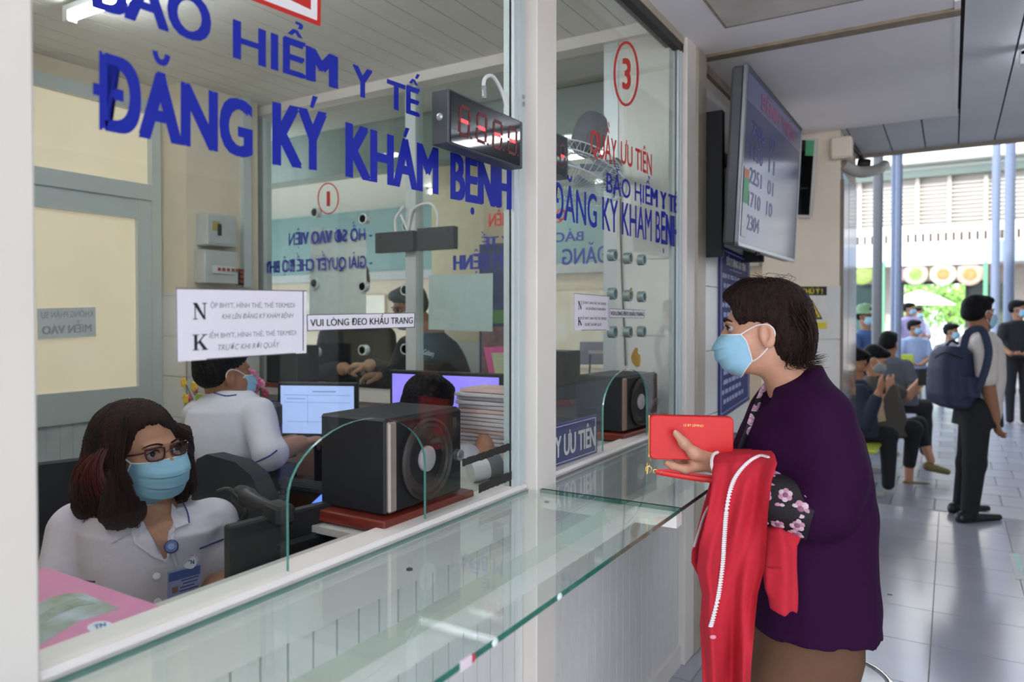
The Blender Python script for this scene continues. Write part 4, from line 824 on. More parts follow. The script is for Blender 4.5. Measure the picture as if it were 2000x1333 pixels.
class Head:
    def __init__(s, o, f, up=UZ, sc=1.0):
        s.o = Vector(o); f = Vector(f).normalized(); up = Vector(up); s.y = f; s.x = f.cross(up).normalized(); s.z = s.x.cross(f).normalized(); s.s = sc; s.R = Matrix((s.x, s.y, s.z)).transposed()
    def p(s, x, y, z): return s.o + (s.x * x + s.y * y + s.z * z) * s.s
    def el(s, S, c, r, k=.02, op='u', tilt=None): R = s.R if tilt is None else s.R @ tilt; S.el(s.p(*c), [q * s.s for q in r], R, k, op)
    def skull(s, S, neck=None, nr=.052, fine=True):
        s.el(S, (0, -.012, .035), (.073, .091, .082)); s.el(S, (0, .028, -.02), (.060, .060, .082), .03); s.el(S, (0, .04, -.072), (.046, .042, .034), .03); s.el(S, (0, .070, -.1), (.019, .017, .016), .02)
        for k in (-1, 1):
            s.el(S, (.042 * k, .055, -.03), (.022, .026, .024), .02)
            s.el(S, (.074 * k, -.006, -.012), (.010, .019, .032), .006, tilt=Matrix.Rotation(.3 * k, 3, 'Z') @ Matrix.Rotation(-.2, 3, 'X')); s.el(S, (.082 * k, -.002, -.008), (.006, .010, .018), .006, 'd')
            if fine: s.el(S, (.031 * k, .096, .004), (.016, .012, .007), .010, 'd')
        S.rc(s.p(0, .086, .004), s.p(0, .105, -.034), .008 * s.s, .012 * s.s, .012)
        for k in (-1, 1): s.el(S, (.012 * k, .096, -.036), (.009, .010, .008), .008)
        if fine: s.el(S, (0, .080, .020), (.046, .013, .008), .014); s.el(S, (0, .090, -.066), (.024, .009, .005), .008); s.el(S, (0, .088, -.075), (.020, .009, .006), .008)
        if neck is not None: S.rc(s.p(0, -.022, -.05), neck, nr, nr * 1.12, .035)
    def eyes(s, par, brow=None, brow_t=.0035):
        for k in (-1, 1):
            e = MB().ball(s.p(.031 * k, .0762, .003), .0112 * s.s, 14).build('eye', M_eyew, par, True)
            MB().ball(s.p(.032 * k, .0822, .004), .0072 * s.s, 10).build('iris', M_iris, e, True)
            MB().tube(bez([s.p(k * a, b, c) for a, b, c in ((.015, .086, .004), (.023, .0915, .011), (.034, .091, .012), (.046, .081, .005))], 4), .0016 * s.s, 6).build('eyelid', M_iris, par)
            if brow is not None: MB().tube(bez([s.p(k * a, b, c) for a, b, c in ((.012, .0945, .022), (.026, .0945, .027), (.042, .087, .026), (.052, .074, .02))], 4), [brow_t * s.s * q for q in (1, 1.1, 1.1, 1.1, 1.1, 1, 1, .9, .9, .8, .6, .4, .2)], 6).build('eyebrow', brow, par, True)
    def mask(s, par, m=None, n=(26, 34), loops=True, w=.068):
        m = m or M_mask; ctr = [(.103, -.012), (.115, -.024), (.121, -.042), (.118, -.062), (.107, -.086), (.087, -.107), (.056, -.121)]; side = [(.055, -.010), (.048, -.018), (.042, -.026), (.037, -.040), (.033, -.054), (.030, -.066), (.028, -.076)]
        V = []; nu, nv = n
        for j in range(nv + 1):
            v = j / nv; t = v * 6; i = min(int(t), 5); fr = t - i; cy = ctr[i][0] * (1 - fr) + ctr[i + 1][0] * fr; cz = ctr[i][1] * (1 - fr) + ctr[i + 1][1] * fr; sy = side[i][0] * (1 - fr) + side[i + 1][0] * fr; sz = side[i][1] * (1 - fr) + side[i + 1][1] * fr
            pl = (((v - .2) * 4.6) % 1.0) * .0075 if .2 < v < .85 else 0
            for q in range(nu + 1):
                u = -1 + 2 * q / nu; c = math.cos(u * math.pi / 2) ** .62; V.append(s.p(w * math.sin(u * math.pi / 2) ** 1 * (1 - .04 * v), sy + (cy - sy) * c + pl * c, sz + (cz - sz) * c ** 1.2 ))
        fs = [(j * (nu + 1) + q, j * (nu + 1) + q + 1, (j + 1) * (nu + 1) + q + 1, (j + 1) * (nu + 1) + q) for j in range(nv) for q in range(nu)]
        nn = len(V); V2 = [v - (v - s.p(0, .0, -.05)).normalized() * .002 for v in V]; rim = [i for i in range(nu + 1)] + [j * (nu + 1) + nu for j in range(1, nv + 1)] + [nv * (nu + 1) + q for q in range(nu - 1, -1, -1)] + [j * (nu + 1) for j in range(nv - 1, 0, -1)]
        fs2 = fs + [tuple(i + nn for i in f[::-1]) for f in fs] + [(rim[i], rim[(i + 1) % len(rim)], rim[(i + 1) % len(rim)] + nn, rim[i] + nn) for i in range(len(rim))]
        o = MB().add(V + V2, fs2).build('mask', m, par, 24)
        if loops:
            G = lambda j, q: V[j * (nu + 1) + q]
            MB().tube([G(0, q) for q in range(nu + 1)], .0016 * s.s, 5).build('mask_edge', M_loop, o); MB().tube([G(nv, q) for q in range(nu + 1)], .0014 * s.s, 5).build('mask_edge', M_loop, o)
            for q, k in ((0, -1), (nu, 1)):
                MB().tube([G(j, q) for j in range(nv + 1)], .0018 * s.s, 5).build('mask_edge', M_loop, o)
                MB().tube(bez([G(0, q), s.p(.073 * k, .018, .012), s.p(.079 * k, -.012, .012), s.p(.080 * k, -.024, -.008), s.p(.077 * k, -.012, -.036), s.p(.072 * k, .012, -.065), G(nv, q)], 5), .0017 * s.s, 6).build('ear_loop', M_loop, o)
        return o
def strands(par_mb, starts, fn, r=.0016, n=5, seg=8):
    for a in starts: pts = fn(a, seg); par_mb.tube(pts, [r * (1 - .8 * i / (len(pts) - 1)) for i in range(len(pts))], n, cap=False)
def hairpost(H, fr=70, amp=.0022, seed=3):
    o = H.o; x, y, z = H.x, H.y, H.z
    def post(X, Y, Z, D):
        px, py, pz = X - o.x, Y - o.y, Z - o.z; a = px * x.x + py * x.y + pz * x.z; b = px * y.x + py * y.y + pz * y.z; c = px * z.x + py * z.y + pz * z.z
        th = np.arctan2(a, b + .02) ; ph = th + .35 * np.sin(c * 16 + seed); return D + amp * (np.sin(ph * fr) * .5 + np.sin(ph * fr * .43 + c * 30) * .6 + .5 * np.sin(ph * fr * 1.9 + 2))
    return post
def hand(S, wrist, d, n, up, curl=.5, L=.18, spread=.012, side=1):
    # d: direction of the fingers, n: palm normal (fingers curl that way), up: from little finger to thumb side
    wrist, d, n, up = Vector(wrist), Vector(d).normalized(), Vector(n).normalized(), Vector(up).normalized(); q = L / .18
    pc = wrist + d * .05 * q; S.rc(wrist, wrist + d * .075 * q, .024 * q, .033 * q, .015, sq=(n, 1.9))
    for i in range(4):
        b = wrist + d * (.078 - .006 * abs(i - 1)) * q + up * ((1.4 - i) * .019 * q); l = (.075, .083, .077, .06)[i] * q; c = curl * (1 + .12 * i); p0 = b; a = c * .5
        for j, (fl, r0, r1) in enumerate(((.45, .0095, .0088), (.32, .0088, .008), (.23, .008, .0068))):
            dd = d * math.cos(a) + n * math.sin(a); p1 = p0 + dd * (l * fl); S.rc(p0, p1, r0 * q, r1 * q, .005); p0 = p1; a += c
    b = wrist + d * .02 * q + up * .024 * q; t1 = b + (d * .5 + up * .7 + n * .35).normalized() * .035 * q; t2 = t1 + (d * .8 + up * .35 + n * .45).normalized() * .032 * q; t3 = t2 + (d * .9 + n * .5).normalized() * .024 * q
    S.chain([(b, .014 * q), (t1, .0125 * q), (t2, .0102 * q), (t3, .0082 * q)], .008)
def rows(L, f, b=None):                         # silhouette rows in the picture at distance f -> solid cross sections
    out = []
    for t in L:
        y, xl, xr, hb = t[:4]; ff = t[4] if len(t) > 4 else f; c = PF((xl + xr) / 2, y, ff); out.append((c, (xr - xl) / 2 / F_PX * ff, hb))
    return out
def shoe(par, heel, toe, m, w_=.042, h_=.075):
    heel, toe = Vector(heel), Vector(toe); S = Sdf(.005); d = (toe - heel).normalized(); s = d.cross(UZ)
    S.rc(heel + UZ * .04, heel + d * .06 + UZ * .05, .038, .036, .02); S.rc(heel + d * .05 + UZ * .04, toe + UZ * .022 - d * .02, .038, .022, .03, sq=(s, .9)); S.rc(heel + UZ * .02, toe + UZ * .014 - d * .02, .03, .02, .02)
    def post(x, y, z, D): return np.maximum(D, .003 - z + min(heel.z, toe.z))
    npmesh('shoe', [S.mesh(post)], m, par)
# ---------------------------------------------------------------- the customer at the counter
M_pur = mat('deep purple crepe', '2d0c30', .85, var=.08, scale=90, bump=.15, bscale=500, spec=.12); M_brn = mat('brown twill', '65452f', .85, var=.06, scale=120, bump=.15, bscale=600)
def floral(name):
    m = mat(name, '150f14', .7); nt = m.node_tree; b = nt.nodes['Principled BSDF']; tc = nt.nodes.new('ShaderNodeTexCoord'); v = nt.nodes.new('ShaderNodeTexVoronoi'); v.inputs['Scale'].default_value = 34; v2 = nt.nodes.new('ShaderNodeTexVoronoi'); v2.inputs['Scale'].default_value = 90; v2.feature = 'DISTANCE_TO_EDGE'
    nt.links.new(tc.outputs['Object'], v.inputs['Vector']); nt.links.new(tc.outputs['Object'], v2.inputs['Vector']); r = nt.nodes.new('ShaderNodeValToRGB'); e = r.color_ramp.elements; e[0].position = .0; e[0].color = (*lin('6d4152'), 1); e[1].position = .55; e[1].color = (*lin('140d12'), 1)
    for p, c in ((.18, 'c79aac'), (.36, 'b98aa0'), (.43, 'd9c0cb'), (.47, '140d12')): q = e.new(p); q.color = (*lin(c), 1)
    nt.links.new(v.outputs['Distance'], r.inputs[0]); mx = nt.nodes.new('ShaderNodeMix'); mx.data_type = 'RGBA'; mx.blend_type = 'MULTIPLY'; mx.inputs[0].default_value = .6
    r2 = nt.nodes.new('ShaderNodeValToRGB'); r2.color_ramp.elements[0].position = .02; r2.color_ramp.elements[0].color = (.25, .15, .2, 1); r2.color_ramp.elements[1].position = .12; nt.links.new(v2.outputs['Distance'], r2.inputs[0])
    nt.links.new(r.outputs[0], mx.inputs['A']); nt.links.new(r2.outputs[0], mx.inputs['B']); nt.links.new(mx.outputs['Result'], b.inputs['Base Color']); return m
M_flo = floral('black lace with pink roses')
fW = 1.92
CU = empty('person', PF(1580, 1200, fW).xy.to_3d(), 'woman in purple blouse and brown trousers leaning to the priority window with a blue mask', 'person')
fd = (-RH * .95 + FH * .31).normalized(); H = Head(PF(1492, 645, 1.90), fd, UZ + fd * .06, 1.04)
neck = PF(1553, 770, 1.92)
S = Sdf(.0032); H.skull(S, neck, .053); S.rc(neck, PF(1560, 830, 1.92), .06, .09, .03)
headm = S.mesh()
# near (left) arm and hand holding the purse
wr = PF(1402, 903, 1.845); elb = PF(1578, 1003, 1.765); sho = PF(1602, 838, 1.78)
S = Sdf(.0026); S.rc(wr, elb, .026, .040, .01); S.rc(wr, PF(1365, 899, 1.852), .026, .029, .02, sq=(FH, 1.35))
S.chain([(PF(1383, 897, 1.845), .019), (PF(1356, 886, 1.822), .0150), (PF(1336, 866, 1.808), .0115), (PF(1321, 848, 1.809), .0092)], .012)
S.chain([(PF(1366, 911, 1.846), .0135), (PF(1338, 917, 1.838), .0112), (PF(1313, 910, 1.838), .0095), (PF(1303, 905, 1.842), .0085)], .008)
for i, (dy, df) in enumerate(((4, .022), (-6, .036), (-16, .045))):
    S.chain([(PF(1364, 905 + dy, 1.855 + df * .5), .0125), (PF(1336, 908 + dy, 1.862 + df), .0105), (PF(1318, 888 + dy, 1.876 + df * .6), .0095), (PF(1314, 872 + dy, 1.875 + df * .4), .008)], .006)
armm = S.mesh()
S = Sdf(.006); S.rc(PF(1575, 850, 2.06), PF(1500, 930, 2.1), .045, .04); S.rc(PF(1500, 930, 2.1), PF(1440, 880, 2.06), .036, .026); hand(S, PF(1440, 880, 2.06), -RH + UZ * .2, FH * -1 + UZ * .3, UZ, .7)
S.stack(rows([(760, 1530, 1600, .07), (850, 1480, 1655, .11), (1000, 1475, 1670, .12), (1190, 1500, 1660, .12)], fW), RH, FH)
for (x, ff) in ((1560, 1.87), (1570, 2.0)): q = PF(x, 1200, ff); S.rc(q, (q.x + .02, q.y, .45), .06, .05); S.rc((q.x + .02, q.y, .45), (q.x + .03, q.y + .01, .08), .05, .034)
bodm = S.mesh()
npmesh('body', [headm, armm, bodm], M_skin, CU)
nl = PF(1319, 845, 1.803); MB().ball(nl, (.005, .002, .0065), 8, Matrix((RH, FH, UZ)).transposed()).build('thumb_nail', mat('nail', 'cf9c88', .25), CU, True)
H.eyes(CU, M_hairb, .0032); H.mask(CU)
# hair
S = Sdf(.0034); H.el(S, (0, -.014, .042), (.084, .102, .089)); H.el(S, (0, -.063, -.012), (.083, .062, .062), .03); H.el(S, (0, -.070, -.05), (.066, .046, .036), .03); H.el(S, (0, .048, .082), (.062, .052, .036), .03)
for k in (-1, 1): H.el(S, (.058 * k, .045, .045), (.025, .03, .03), .02); H.el(S, (.074 * k, .032, -.03), (.032, .052, .052), .012, 'd'); H.el(S, (.09 * k, -.006, -.012), (.024, .021, .036), .01, 'd')
H.el(S, (0, .108, -.012), (.092, .058, .086), .012, 'd'); H.el(S, (0, .128, .034), (.1, .052, .052), .012, 'd'); H.el(S, (0, .02, -.13), (.09, .08, .06), .01, 'd')
hm = S.mesh(hairpost(H, 60, .0021)); HO_ = npmesh('hair', [hm], M_hairb, CU)
mb = MB(); rnd = random.Random(3)
for i in range(230):
    k = rnd.choice((-1, -1, 1)); t = rnd.random(); a = H.p(k * rnd.uniform(.02, .085), -.05 - .045 * rnd.random(), .02 + .05 * rnd.random()); e = H.p(k * rnd.uniform(.02, .078), -.045 - .065 * rnd.random() , -.055 - .035 * rnd.random()); md = a.lerp(e, .5) - H.y * .014 + H.x * k * .010
    mb.tube(bez([a, md, e, e - H.y * (.016 + .026 * rnd.random()) + H.z * .006 * rnd.uniform(-1, 1)], 4), [.0022 * (1 - .075 * j) for j in range(13)], 4, cap=False)
for i in range(60):
    a = H.p(rnd.uniform(-.05, .05), -.02 + .05 * rnd.random(), .122 + .006 * rnd.random()); e = H.p(rnd.uniform(-.075, .05), .080 + .014 * rnd.random(), .078 + .02 * rnd.random()); mb.tube(bez([a, a.lerp(e, .5) + H.z * .016, e, e + H.y * .005 - H.z * .012], 4), [.0014 * (1 - .07 * j) for j in range(13)], 4, cap=False)
for i in range(26):
    a = H.p(rnd.uniform(-.05, .05), -.06 + .1 * rnd.random(), .115); mb.tube(bez([a, a + H.z * .016 + H.y * rnd.uniform(-.02, .03), a + H.z * rnd.uniform(.012, .03) + H.y * rnd.uniform(-.03, .06)], 4), .0005, 3, cap=False)
mb.build('hair_strands', M_hairb, HO_, True)
# blouse
S = Sdf(.0052); BR = [(716, 1552, 1598, .06, 1.92), (735, 1525, 1606, .085, 1.92), (755, 1500, 1618, .125, 1.92), (790, 1480, 1640, .165, 1.92), (840, 1456, 1667, .185), (890, 1438, 1682, .19), (940, 1438, 1690, .185), (1000, 1446, 1696, .18), (1060, 1456, 1698, .18), (1120, 1462, 1700, .185), (1170, 1465, 1701, .19), (1214, 1467, 1700, .195)]
S.stack(rows(BR, fW), RH, FH, .03, pw=2.2); S.rc(PF(1604, 815, 1.80), PF(1624, 930, 1.755), .068, .076, .05); S.rc(PF(1624, 930, 1.755), PF(1614, 988, 1.745), .076, .072, .04); S.rc(PF(1614, 995, 1.745), PF(1592, 1000, 1.75), .070, .066, .03); S.rc(PF(1570, 850, 2.08), PF(1510, 930, 2.1), .07, .055, .04)
S.rc(H.p(0, .03, -.155), PF(1474, 738, 1.90), .056, .05, .012, 'd'); S.rc(neck + UZ * .06, neck + UZ * .12, .05, .06, .012, 'd')
pf = folds(.0045, 34, 5, vert=.35)
def bp(x, y, z, D):
    u = x * RH.x + y * RH.y; zz = np.clip((1.0 - z) / .35, 0, 1); D = pf(x, y, z, D) + zz * (.002 * np.sin(u * 46 + 2.5 * z) + .001 * np.sin(u * 85 - 4 * z + x * 30)); return D
bl = S.mesh(bp); BL = npmesh('blouse', [bl], M_pur, CU); bv = bvh_of([bl])
trim = [hit(bv, x, y, .003) for x, y in ((1532, 729), (1520, 735), (1508, 745), (1497, 757), (1490, 772), (1482, 790), (1474, 812), (1466, 836), (1457, 858), (1449, 880))]; trim = [t for t in trim if t]
MB().tube(bez(trim, 4), .013, 8, flat=(.35, 1)).build('neckline_trim', M_flo, BL, True)
# flared lace cuff
ax = (PF(1498, 972, 1.80) - PF(1578, 1000, 1.755)).normalized(); c0 = PF(1592, 1002, 1.745); u1 = ax.cross(FH).normalized(); v1 = ax.cross(u1); V = []; NN = 40; NR = 7
for j in range(NR + 1):
    t = j / NR; r = .068 + .004 * math.sin(t * 3)
    for i in range(NN): q = 2 * math.pi * i / NN; d = u1 * math.cos(q) + v1 * math.sin(q); wv = .006 * math.cos(i * 2 * math.pi * 10 / NN) * (t > .9); V.append(c0 + ax * ((.128) * t + wv) + d * (r + .003 * math.sin(5 * q + t * 3)))
fs = [(j * NN + i, j * NN + (i + 1) % NN, (j + 1) * NN + (i + 1) % NN, (j + 1) * NN + i) for j in range(NR) for i in range(NN)]; nn = len(V); V2 = [v - (v - (c0 + ax * ax.dot(v - c0))).normalized() * .003 for v in V]
MB().add(V + V2, fs + [tuple(k + nn for k in f[::-1]) for f in fs] + [(NR * NN + i, NR * NN + (i + 1) % NN, nn + NR * NN + (i + 1) % NN, nn + NR * NN + i) for i in range(NN)]).build('lace_cuff', mat('black lace', '171015', .7, bump=.3, bscale=400), BL, True)
rnr = random.Random(12); M_ro = [mat('rose embroidery %d' % i, c, .7, var=.1, scale=300) for i, c in enumerate(('c08ba0', '8f5a72', 'd3b3c2'))]; LC = bpy.data.objects[[o.name for o in COL.objects if o.name.startswith('lace_cuff')][-1]]
for q0 in range(11):
    for t0 in (.2, .55, .88):
        q = 2 * math.pi * (q0 + .5 * (t0 == .55) + rnr.uniform(-.15, .15)) / 11; d = u1 * math.cos(q) + v1 * math.sin(q)
        if d.dot(FH) > .35: continue
        pc_ = c0 + ax * (.128 * t0 + rnr.uniform(-.004, .004)) + d * .0705; tt = d.cross(ax).normalized(); mb = MB(); r0 = rnr.uniform(.0155, .020); Rm = Matrix((tt, d, ax)).transposed()
        for k in range(6):
            mb.cur = 0 if k % 2 else 2; a_ = k * math.pi / 3 + q; mb.ball(pc_ + (tt * math.cos(a_) + ax * math.sin(a_)) * r0 * .62, (r0 * .46, .0012, r0 * .46), 8, Rm)
        mb.cur = 1; mb.ball(pc_ + d * .001, (r0 * .42, .0015, r0 * .42), 8, Rm); mb.build('embroidered_rose', M_ro, LC, True)
# trousers, shoes
S = Sdf(.006); S.stack(rows([(1185, 1478, 1672, .165), (1260, 1468, 1670, .165), (1330, 1466, 1648, .16), (1380, 1468, 1636, .155)], fW), RH, FH, .03, pw=2.4)
for (x, ff) in ((1548, 1.83), (1560, 2.0)): q = PF(x, 1330, ff); S.rc(q, (q.x, q.y, .38), .10, .088, .05); S.rc((q.x, q.y, .38), (q.x, q.y, .05), .088, .078, .03)
TR = npmesh('trousers', [S.mesh(folds(.004, 30, 9, vert=.3))], M_brn, CU)
sb = [PF(1521, y, 1.735) for y in (1205, 1240, 1290, 1335)]
for (x, ff) in ((1548, 1.83), (1560, 2.0)): q = PF(x, 1330, ff).xy.to_3d(); shoe(CU, q - fd * .06, q + fd * .17, mat('dark sandal', '2a2220', .5))
# red purse
PU = empty('purse', PF(1350, 897, 1.84), 'bright red zip purse with gold lettering held in the customer hand', 'purse'); M_rd = mat('red saffiano leather', 'da1718', .38, var=.03, bump=.08, bscale=900); M_gold = mat('gold metal', 'd8b878', .25, .9)
pc = PF(1349, 855, 1.845); pu, pv_ = RH, (UZ * 1).normalized(); pu = (PF(1427, 858, 1.845) - PF(1270, 854, 1.845)).normalized(); pn = pu.cross(pv_).normalized(); hw = (PF(1430, 857, 1.845) - PF(1268, 853, 1.845)).length / 2; hh = (PF(1349, 813, 1.845) - PF(1349, 898, 1.845)).length / 2
def rrect(hw, hh, r, n=6): return [(sx * (hw - r) + r * math.cos(a0_ + k * math.pi / 2 / n), sy * (hh - r) + r * math.sin(a0_ + k * math.pi / 2 / n)) for sx, sy, a0_ in ((1, 1, 0), (-1, 1, math.pi / 2), (-1, -1, math.pi), (1, -1, 1.5 * math.pi)) for k in range(n + 1)]
for k in (-1, 1):
    L0 = [pc + pu * a + pv_ * b + pn * (.0025 * k) for a, b in rrect(hw, hh, .012)]; L1 = [pc + pu * a + pv_ * b + pn * (.011 * k) for a, b in rrect(hw, hh, .012)]; L2 = [pc + pu * a + pv_ * b + pn * (.0125 * k) for a, b in rrect(hw - .002, hh - .002, .011)]; n = len(L0)
    MB().add(L0 + L1 + L2, [(i, (i + 1) % n, n + (i + 1) % n, n + i)[::k] for i in range(n)] + [(n + i, n + (i + 1) % n, 2 * n + (i + 1) % n, 2 * n + i)[::k] for i in range(n)] + [tuple(range(2 * n, 3 * n))[::k], tuple(range(n))[::-k]]).build('leather_panel', M_rd, PU, 30)
rr = rrect(hw - .001, hh - .001, .012); MB().tube([pc + pu * a + pv_ * b for a, b in rr], .0028, 6).build('zip_tape', mat('red zip tape', 'a8191c', .6), PU)
for i in range(60):
    t = i / 60; L_ = (hh * 1.9); p = pc - pu * (hw + .0008) + pv_ * (hh * .95 - L_ * t); MB().obox(p, pu, pv_, pn, .0014, .0011, .0035).build('zip_tooth', M_gold, PU)
text('LE BY LEMINO', *[PF(x, y, 1.845) for x, y in ((1333, 831.5), (1371, 833), (1371, 828.5), (1333, 827))], 'lettering', M_gold, PU, 0, .0132, pn if pn.dot(FH) < 0 else -pn)
zp = [PF(1270, 898, 1.84), PF(1266, 908, 1.838), PF(1263, 916, 1.836)]
for i, p in enumerate(zp): MB().tube([p + (pu * math.cos(a) * .003 if i % 2 else pn * math.cos(a) * .003) + pv_ * math.sin(a) * .0055 for a in np.linspace(0, 2 * math.pi, 14)], .0011, 5).build('zip_chain_link', M_gold, PU)
p = PF(1267, 917, 1.835); MB().tube([p + pu * math.cos(a) * .0075 + pv_ * math.sin(a) * .008 for a in np.linspace(0, 2 * math.pi, 20)], .0015, 6).build('wrist_ring', M_gold, PU); MB().tube([p + pv_ * .006 - pu * .002, p + pv_ * -.012 - pu * .004], .0025, 8).build('clasp', M_gold, PU)
p2 = PF(1280, 921, 1.832); MB().tube([p2 + pu * math.cos(a) * .005 + pv_ * math.sin(a) * .005 for a in np.linspace(0, 2 * math.pi, 16)], .0013, 6).build('strap_ring', M_gold, PU)
st = bez([PF(x, y, f_) for x, y, f_ in ((1281, 922, 1.832), (1300, 926, 1.828), (1335, 932, 1.822), (1370, 937, 1.815), (1400, 940, 1.80))], 6); MB().tube(st, .0062, 8, flat=(.35, 1)).build('wrist_strap', M_rd, PU, True)
st = bez([PF(x, y, f_) for x, y, f_ in ((1281, 923, 1.834), (1302, 921, 1.836), (1340, 927, 1.836), (1372, 931, 1.83), (1400, 934, 1.82))], 6); MB().tube(st, .0055, 8, flat=(.35, 1)).build('wrist_strap', M_rd, PU, True)
MB().lathe(PF(1291, 923.5, 1.826), -FH, [(.0018, 0), (.0018, .002), (.0001, .0028)], 10).build('strap_stud', M_gold, PU)
# red jacket draped over the forearm
JK = empty('jacket', PF(1430, 900, 1.72), 'red zip jacket with white zipper draped over the customer forearm', 'jacket'); M_jk = mat('red jersey', 'c01d30', .85, var=.05, scale=60, bump=.12, bscale=700)
def sheet(L, name, wave, seed, nu=44, thick=.006, parent=None, m=None):
    # L: rows (y, xl, xr, f_left, f_right) ; a hanging cloth with folds, solid
    rs = random.Random(seed); ph = [rs.uniform(0, 6.28) for _ in range(4)]; Lr = []
    for (a, b) in zip(L, L[1:]):
        for k in range(6): t = k / 6; Lr.append([a[i] + (b[i] - a[i]) * t for i in range(5)])
    Lr.append(list(L[-1])); V = []; NVr = len(Lr)
    for j, (y, xl, xr, fl, frr) in enumerate(Lr):
        t = j / (NVr - 1)
        for i in range(nu + 1):
            u = i / nu; ff = fl + (frr - fl) * u; d = wave * min(1, t * 2.2 + .12) * (math.sin(u * 7 + ph[0] + t * 4 + math.sin(t * 5 + u * 2)) + .6 * math.sin(u * 12 + ph[1] - t * 7) + .3 * math.sin(u * 21 + ph[2] + t * 9 * math.sin(t * 3))) + .2 * wave * math.sin(t * 18 + u * 9); yy = y + 5 * math.sin(u * 6 + ph[3]) * t
            V.append(PF(xl + (xr - xl) * u, yy, ff + d))
    fs = [(j * (nu + 1) + i, j * (nu + 1) + i + 1, (j + 1) * (nu + 1) + i + 1, (j + 1) * (nu + 1) + i) for j in range(NVr - 1) for i in range(nu)]
    n = len(V); V2 = [v + FH * thick for v in V]; rim = list(range(nu + 1)) + [j * (nu + 1) + nu for j in range(1, NVr)] + [(NVr - 1) * (nu + 1) + i for i in range(nu - 1, -1, -1)] + [j * (nu + 1) for j in range(NVr - 2, 0, -1)]
    fs2 = [f[::-1] for f in fs] + [tuple(k + n for k in f) for f in fs] + [(rim[i], rim[(i + 1) % len(rim)], rim[(i + 1) % len(rim)] + n, rim[i] + n) for i in range(len(rim))]
    return MB().add(V + V2, fs2).build(name, m or M_jk, parent or JK, 60), V, nu
body_rows = [(880, 1420, 1506, 1.86, 1.80), (888, 1396, 1513, 1.80, 1.72), (905, 1392, 1518, 1.775, 1.685), (940, 1392, 1507, 1.75, 1.67), (1000, 1383, 1500, 1.735, 1.665), (1060, 1368, 1497, 1.73, 1.665), (1110, 1362, 1493, 1.73, 1.67), (1160, 1372, 1480, 1.725, 1.67), (1220, 1368, 1474, 1.725, 1.68), (1290, 1372, 1468, 1.725, 1.69), (1360, 1374, 1465, 1.725, 1.69), (1400, 1376, 1464, 1.725, 1.69)]
ob, Vj, nu = sheet(body_rows, 'front_panel', .019, 4)
sheet([(878, 1425, 1508, 1.87, 1.83), (900, 1400, 1512, 1.895, 1.86), (1000, 1372, 1495, 1.80, 1.80), (1080, 1352, 1480, 1.765, 1.79), (1100, 1351, 1470, 1.76, 1.79), (1150, 1378, 1465, 1.78, 1.8)], 'back_panel', .006, 11)
bj = bvh_of([(np.array([tuple(v) for v in Vj]), np.array([(j * (nu + 1) + i, j * (nu + 1) + i + 1, (j + 1) * (nu + 1) + i + 1, (j + 1) * (nu + 1) + i) for j in range(len(Vj) // (nu + 1) - 1) for i in range(nu)]))])
M_zip = mat('white zipper', 'dcd6d4', .5)
def zipper(px, nm='zipper'):
    P = []
    for x, y in px:
        h_ = hit(bj, x, y, 0)
        if h_: P.append(h_ - FH * .004)
    if len(P) < 3: return
    P = bez(P, 6); z = MB().tube(P, .0038, 6, flat=(.5, 1)).build(nm, M_zip, JK, True); mb = MB()
    for a, b in zip(P, P[1:]):
        n = max(1, int((b - a).length / .0045))
        for i in range(n): p = a.lerp(b, i / n) - FH * .002; mb.obox(p, RH, UZ, FH, .0052, .0013, .0018)
    mb.build('zip_teeth', mat('zip teeth', 'e9e4e2', .4), z)['kind'] = 'stuff'
zipper([(1500, 893), (1484, 890), (1466, 898), (1447, 915), (1433, 935), (1424, 960), (1417, 1000), (1413, 1050), (1410, 1100), (1402, 1160), (1393, 1200), (1386, 1224)])
e = [PF(x, y, f_) for x, y, f_ in ((1384, 990, 1.80), (1374, 1010, 1.788), (1366, 1035, 1.775), (1357, 1065, 1.765), (1352, 1098, 1.757))]
z = MB().tube(bez(e, 6), .0038, 6, flat=(.5, 1)).build('zipper', M_zip, JK, True); cf = [PF(x, y, f_) for x, y, f_ in ((1402, 884, 1.80), (1394, 888, 1.79), (1390, 900, 1.775), (1391, 915, 1.765), (1397, 928, 1.76))]
MB().tube(bez(cf, 5), .004, 6).build('zipper', M_zip, JK, True)
p = hit(bj, 1392, 1244, 0)
if p: MB().ball(p - FH * .003, (.0078, .003, .0052), 10, Matrix((RH, FH, UZ)).transposed()).build('logo_patch', mat('pink logo patch', 'e3929c', .5), JK)
slv = [(1030, 1497, 1574, 1.80, 1.79), (1060, 1496, 1552, 1.79, 1.79), (1100, 1494, 1551, 1.785, 1.785), (1130, 1497, 1550, 1.78, 1.78), (1190, 1503, 1552, 1.775, 1.775)]
S = Sdf(.004); R_ = rows([(1030, 1494, 1572, .03, 1.755), (1062, 1494, 1553, .03, 1.74), (1110, 1493, 1551, .03, 1.735), (1150, 1497, 1551, .028, 1.735), (1194, 1503, 1552, .028, 1.735)], 1.735); S.stack(R_, RH, FH, .01, pw=2.6)
def sp_(x, y, z, D): u = x * RH.x + y * RH.y; return D + .004 * np.sin(u * 150 + 3 * z) + .002 * np.sin(u * 70 + z * 25)
npmesh('hanging_sleeve', [S.mesh(sp_)], M_jk, JK)
q = PF(1527, 1108, 1.7); MB().tube([PF(1497, 1108, 1.72), PF(1512, 1111, 1.706), PF(1530, 1110, 1.704), PF(1551, 1109, 1.72)], .0012, 4).build('cuff_seam', mat('dark red seam', '9c1826', .8), JK)
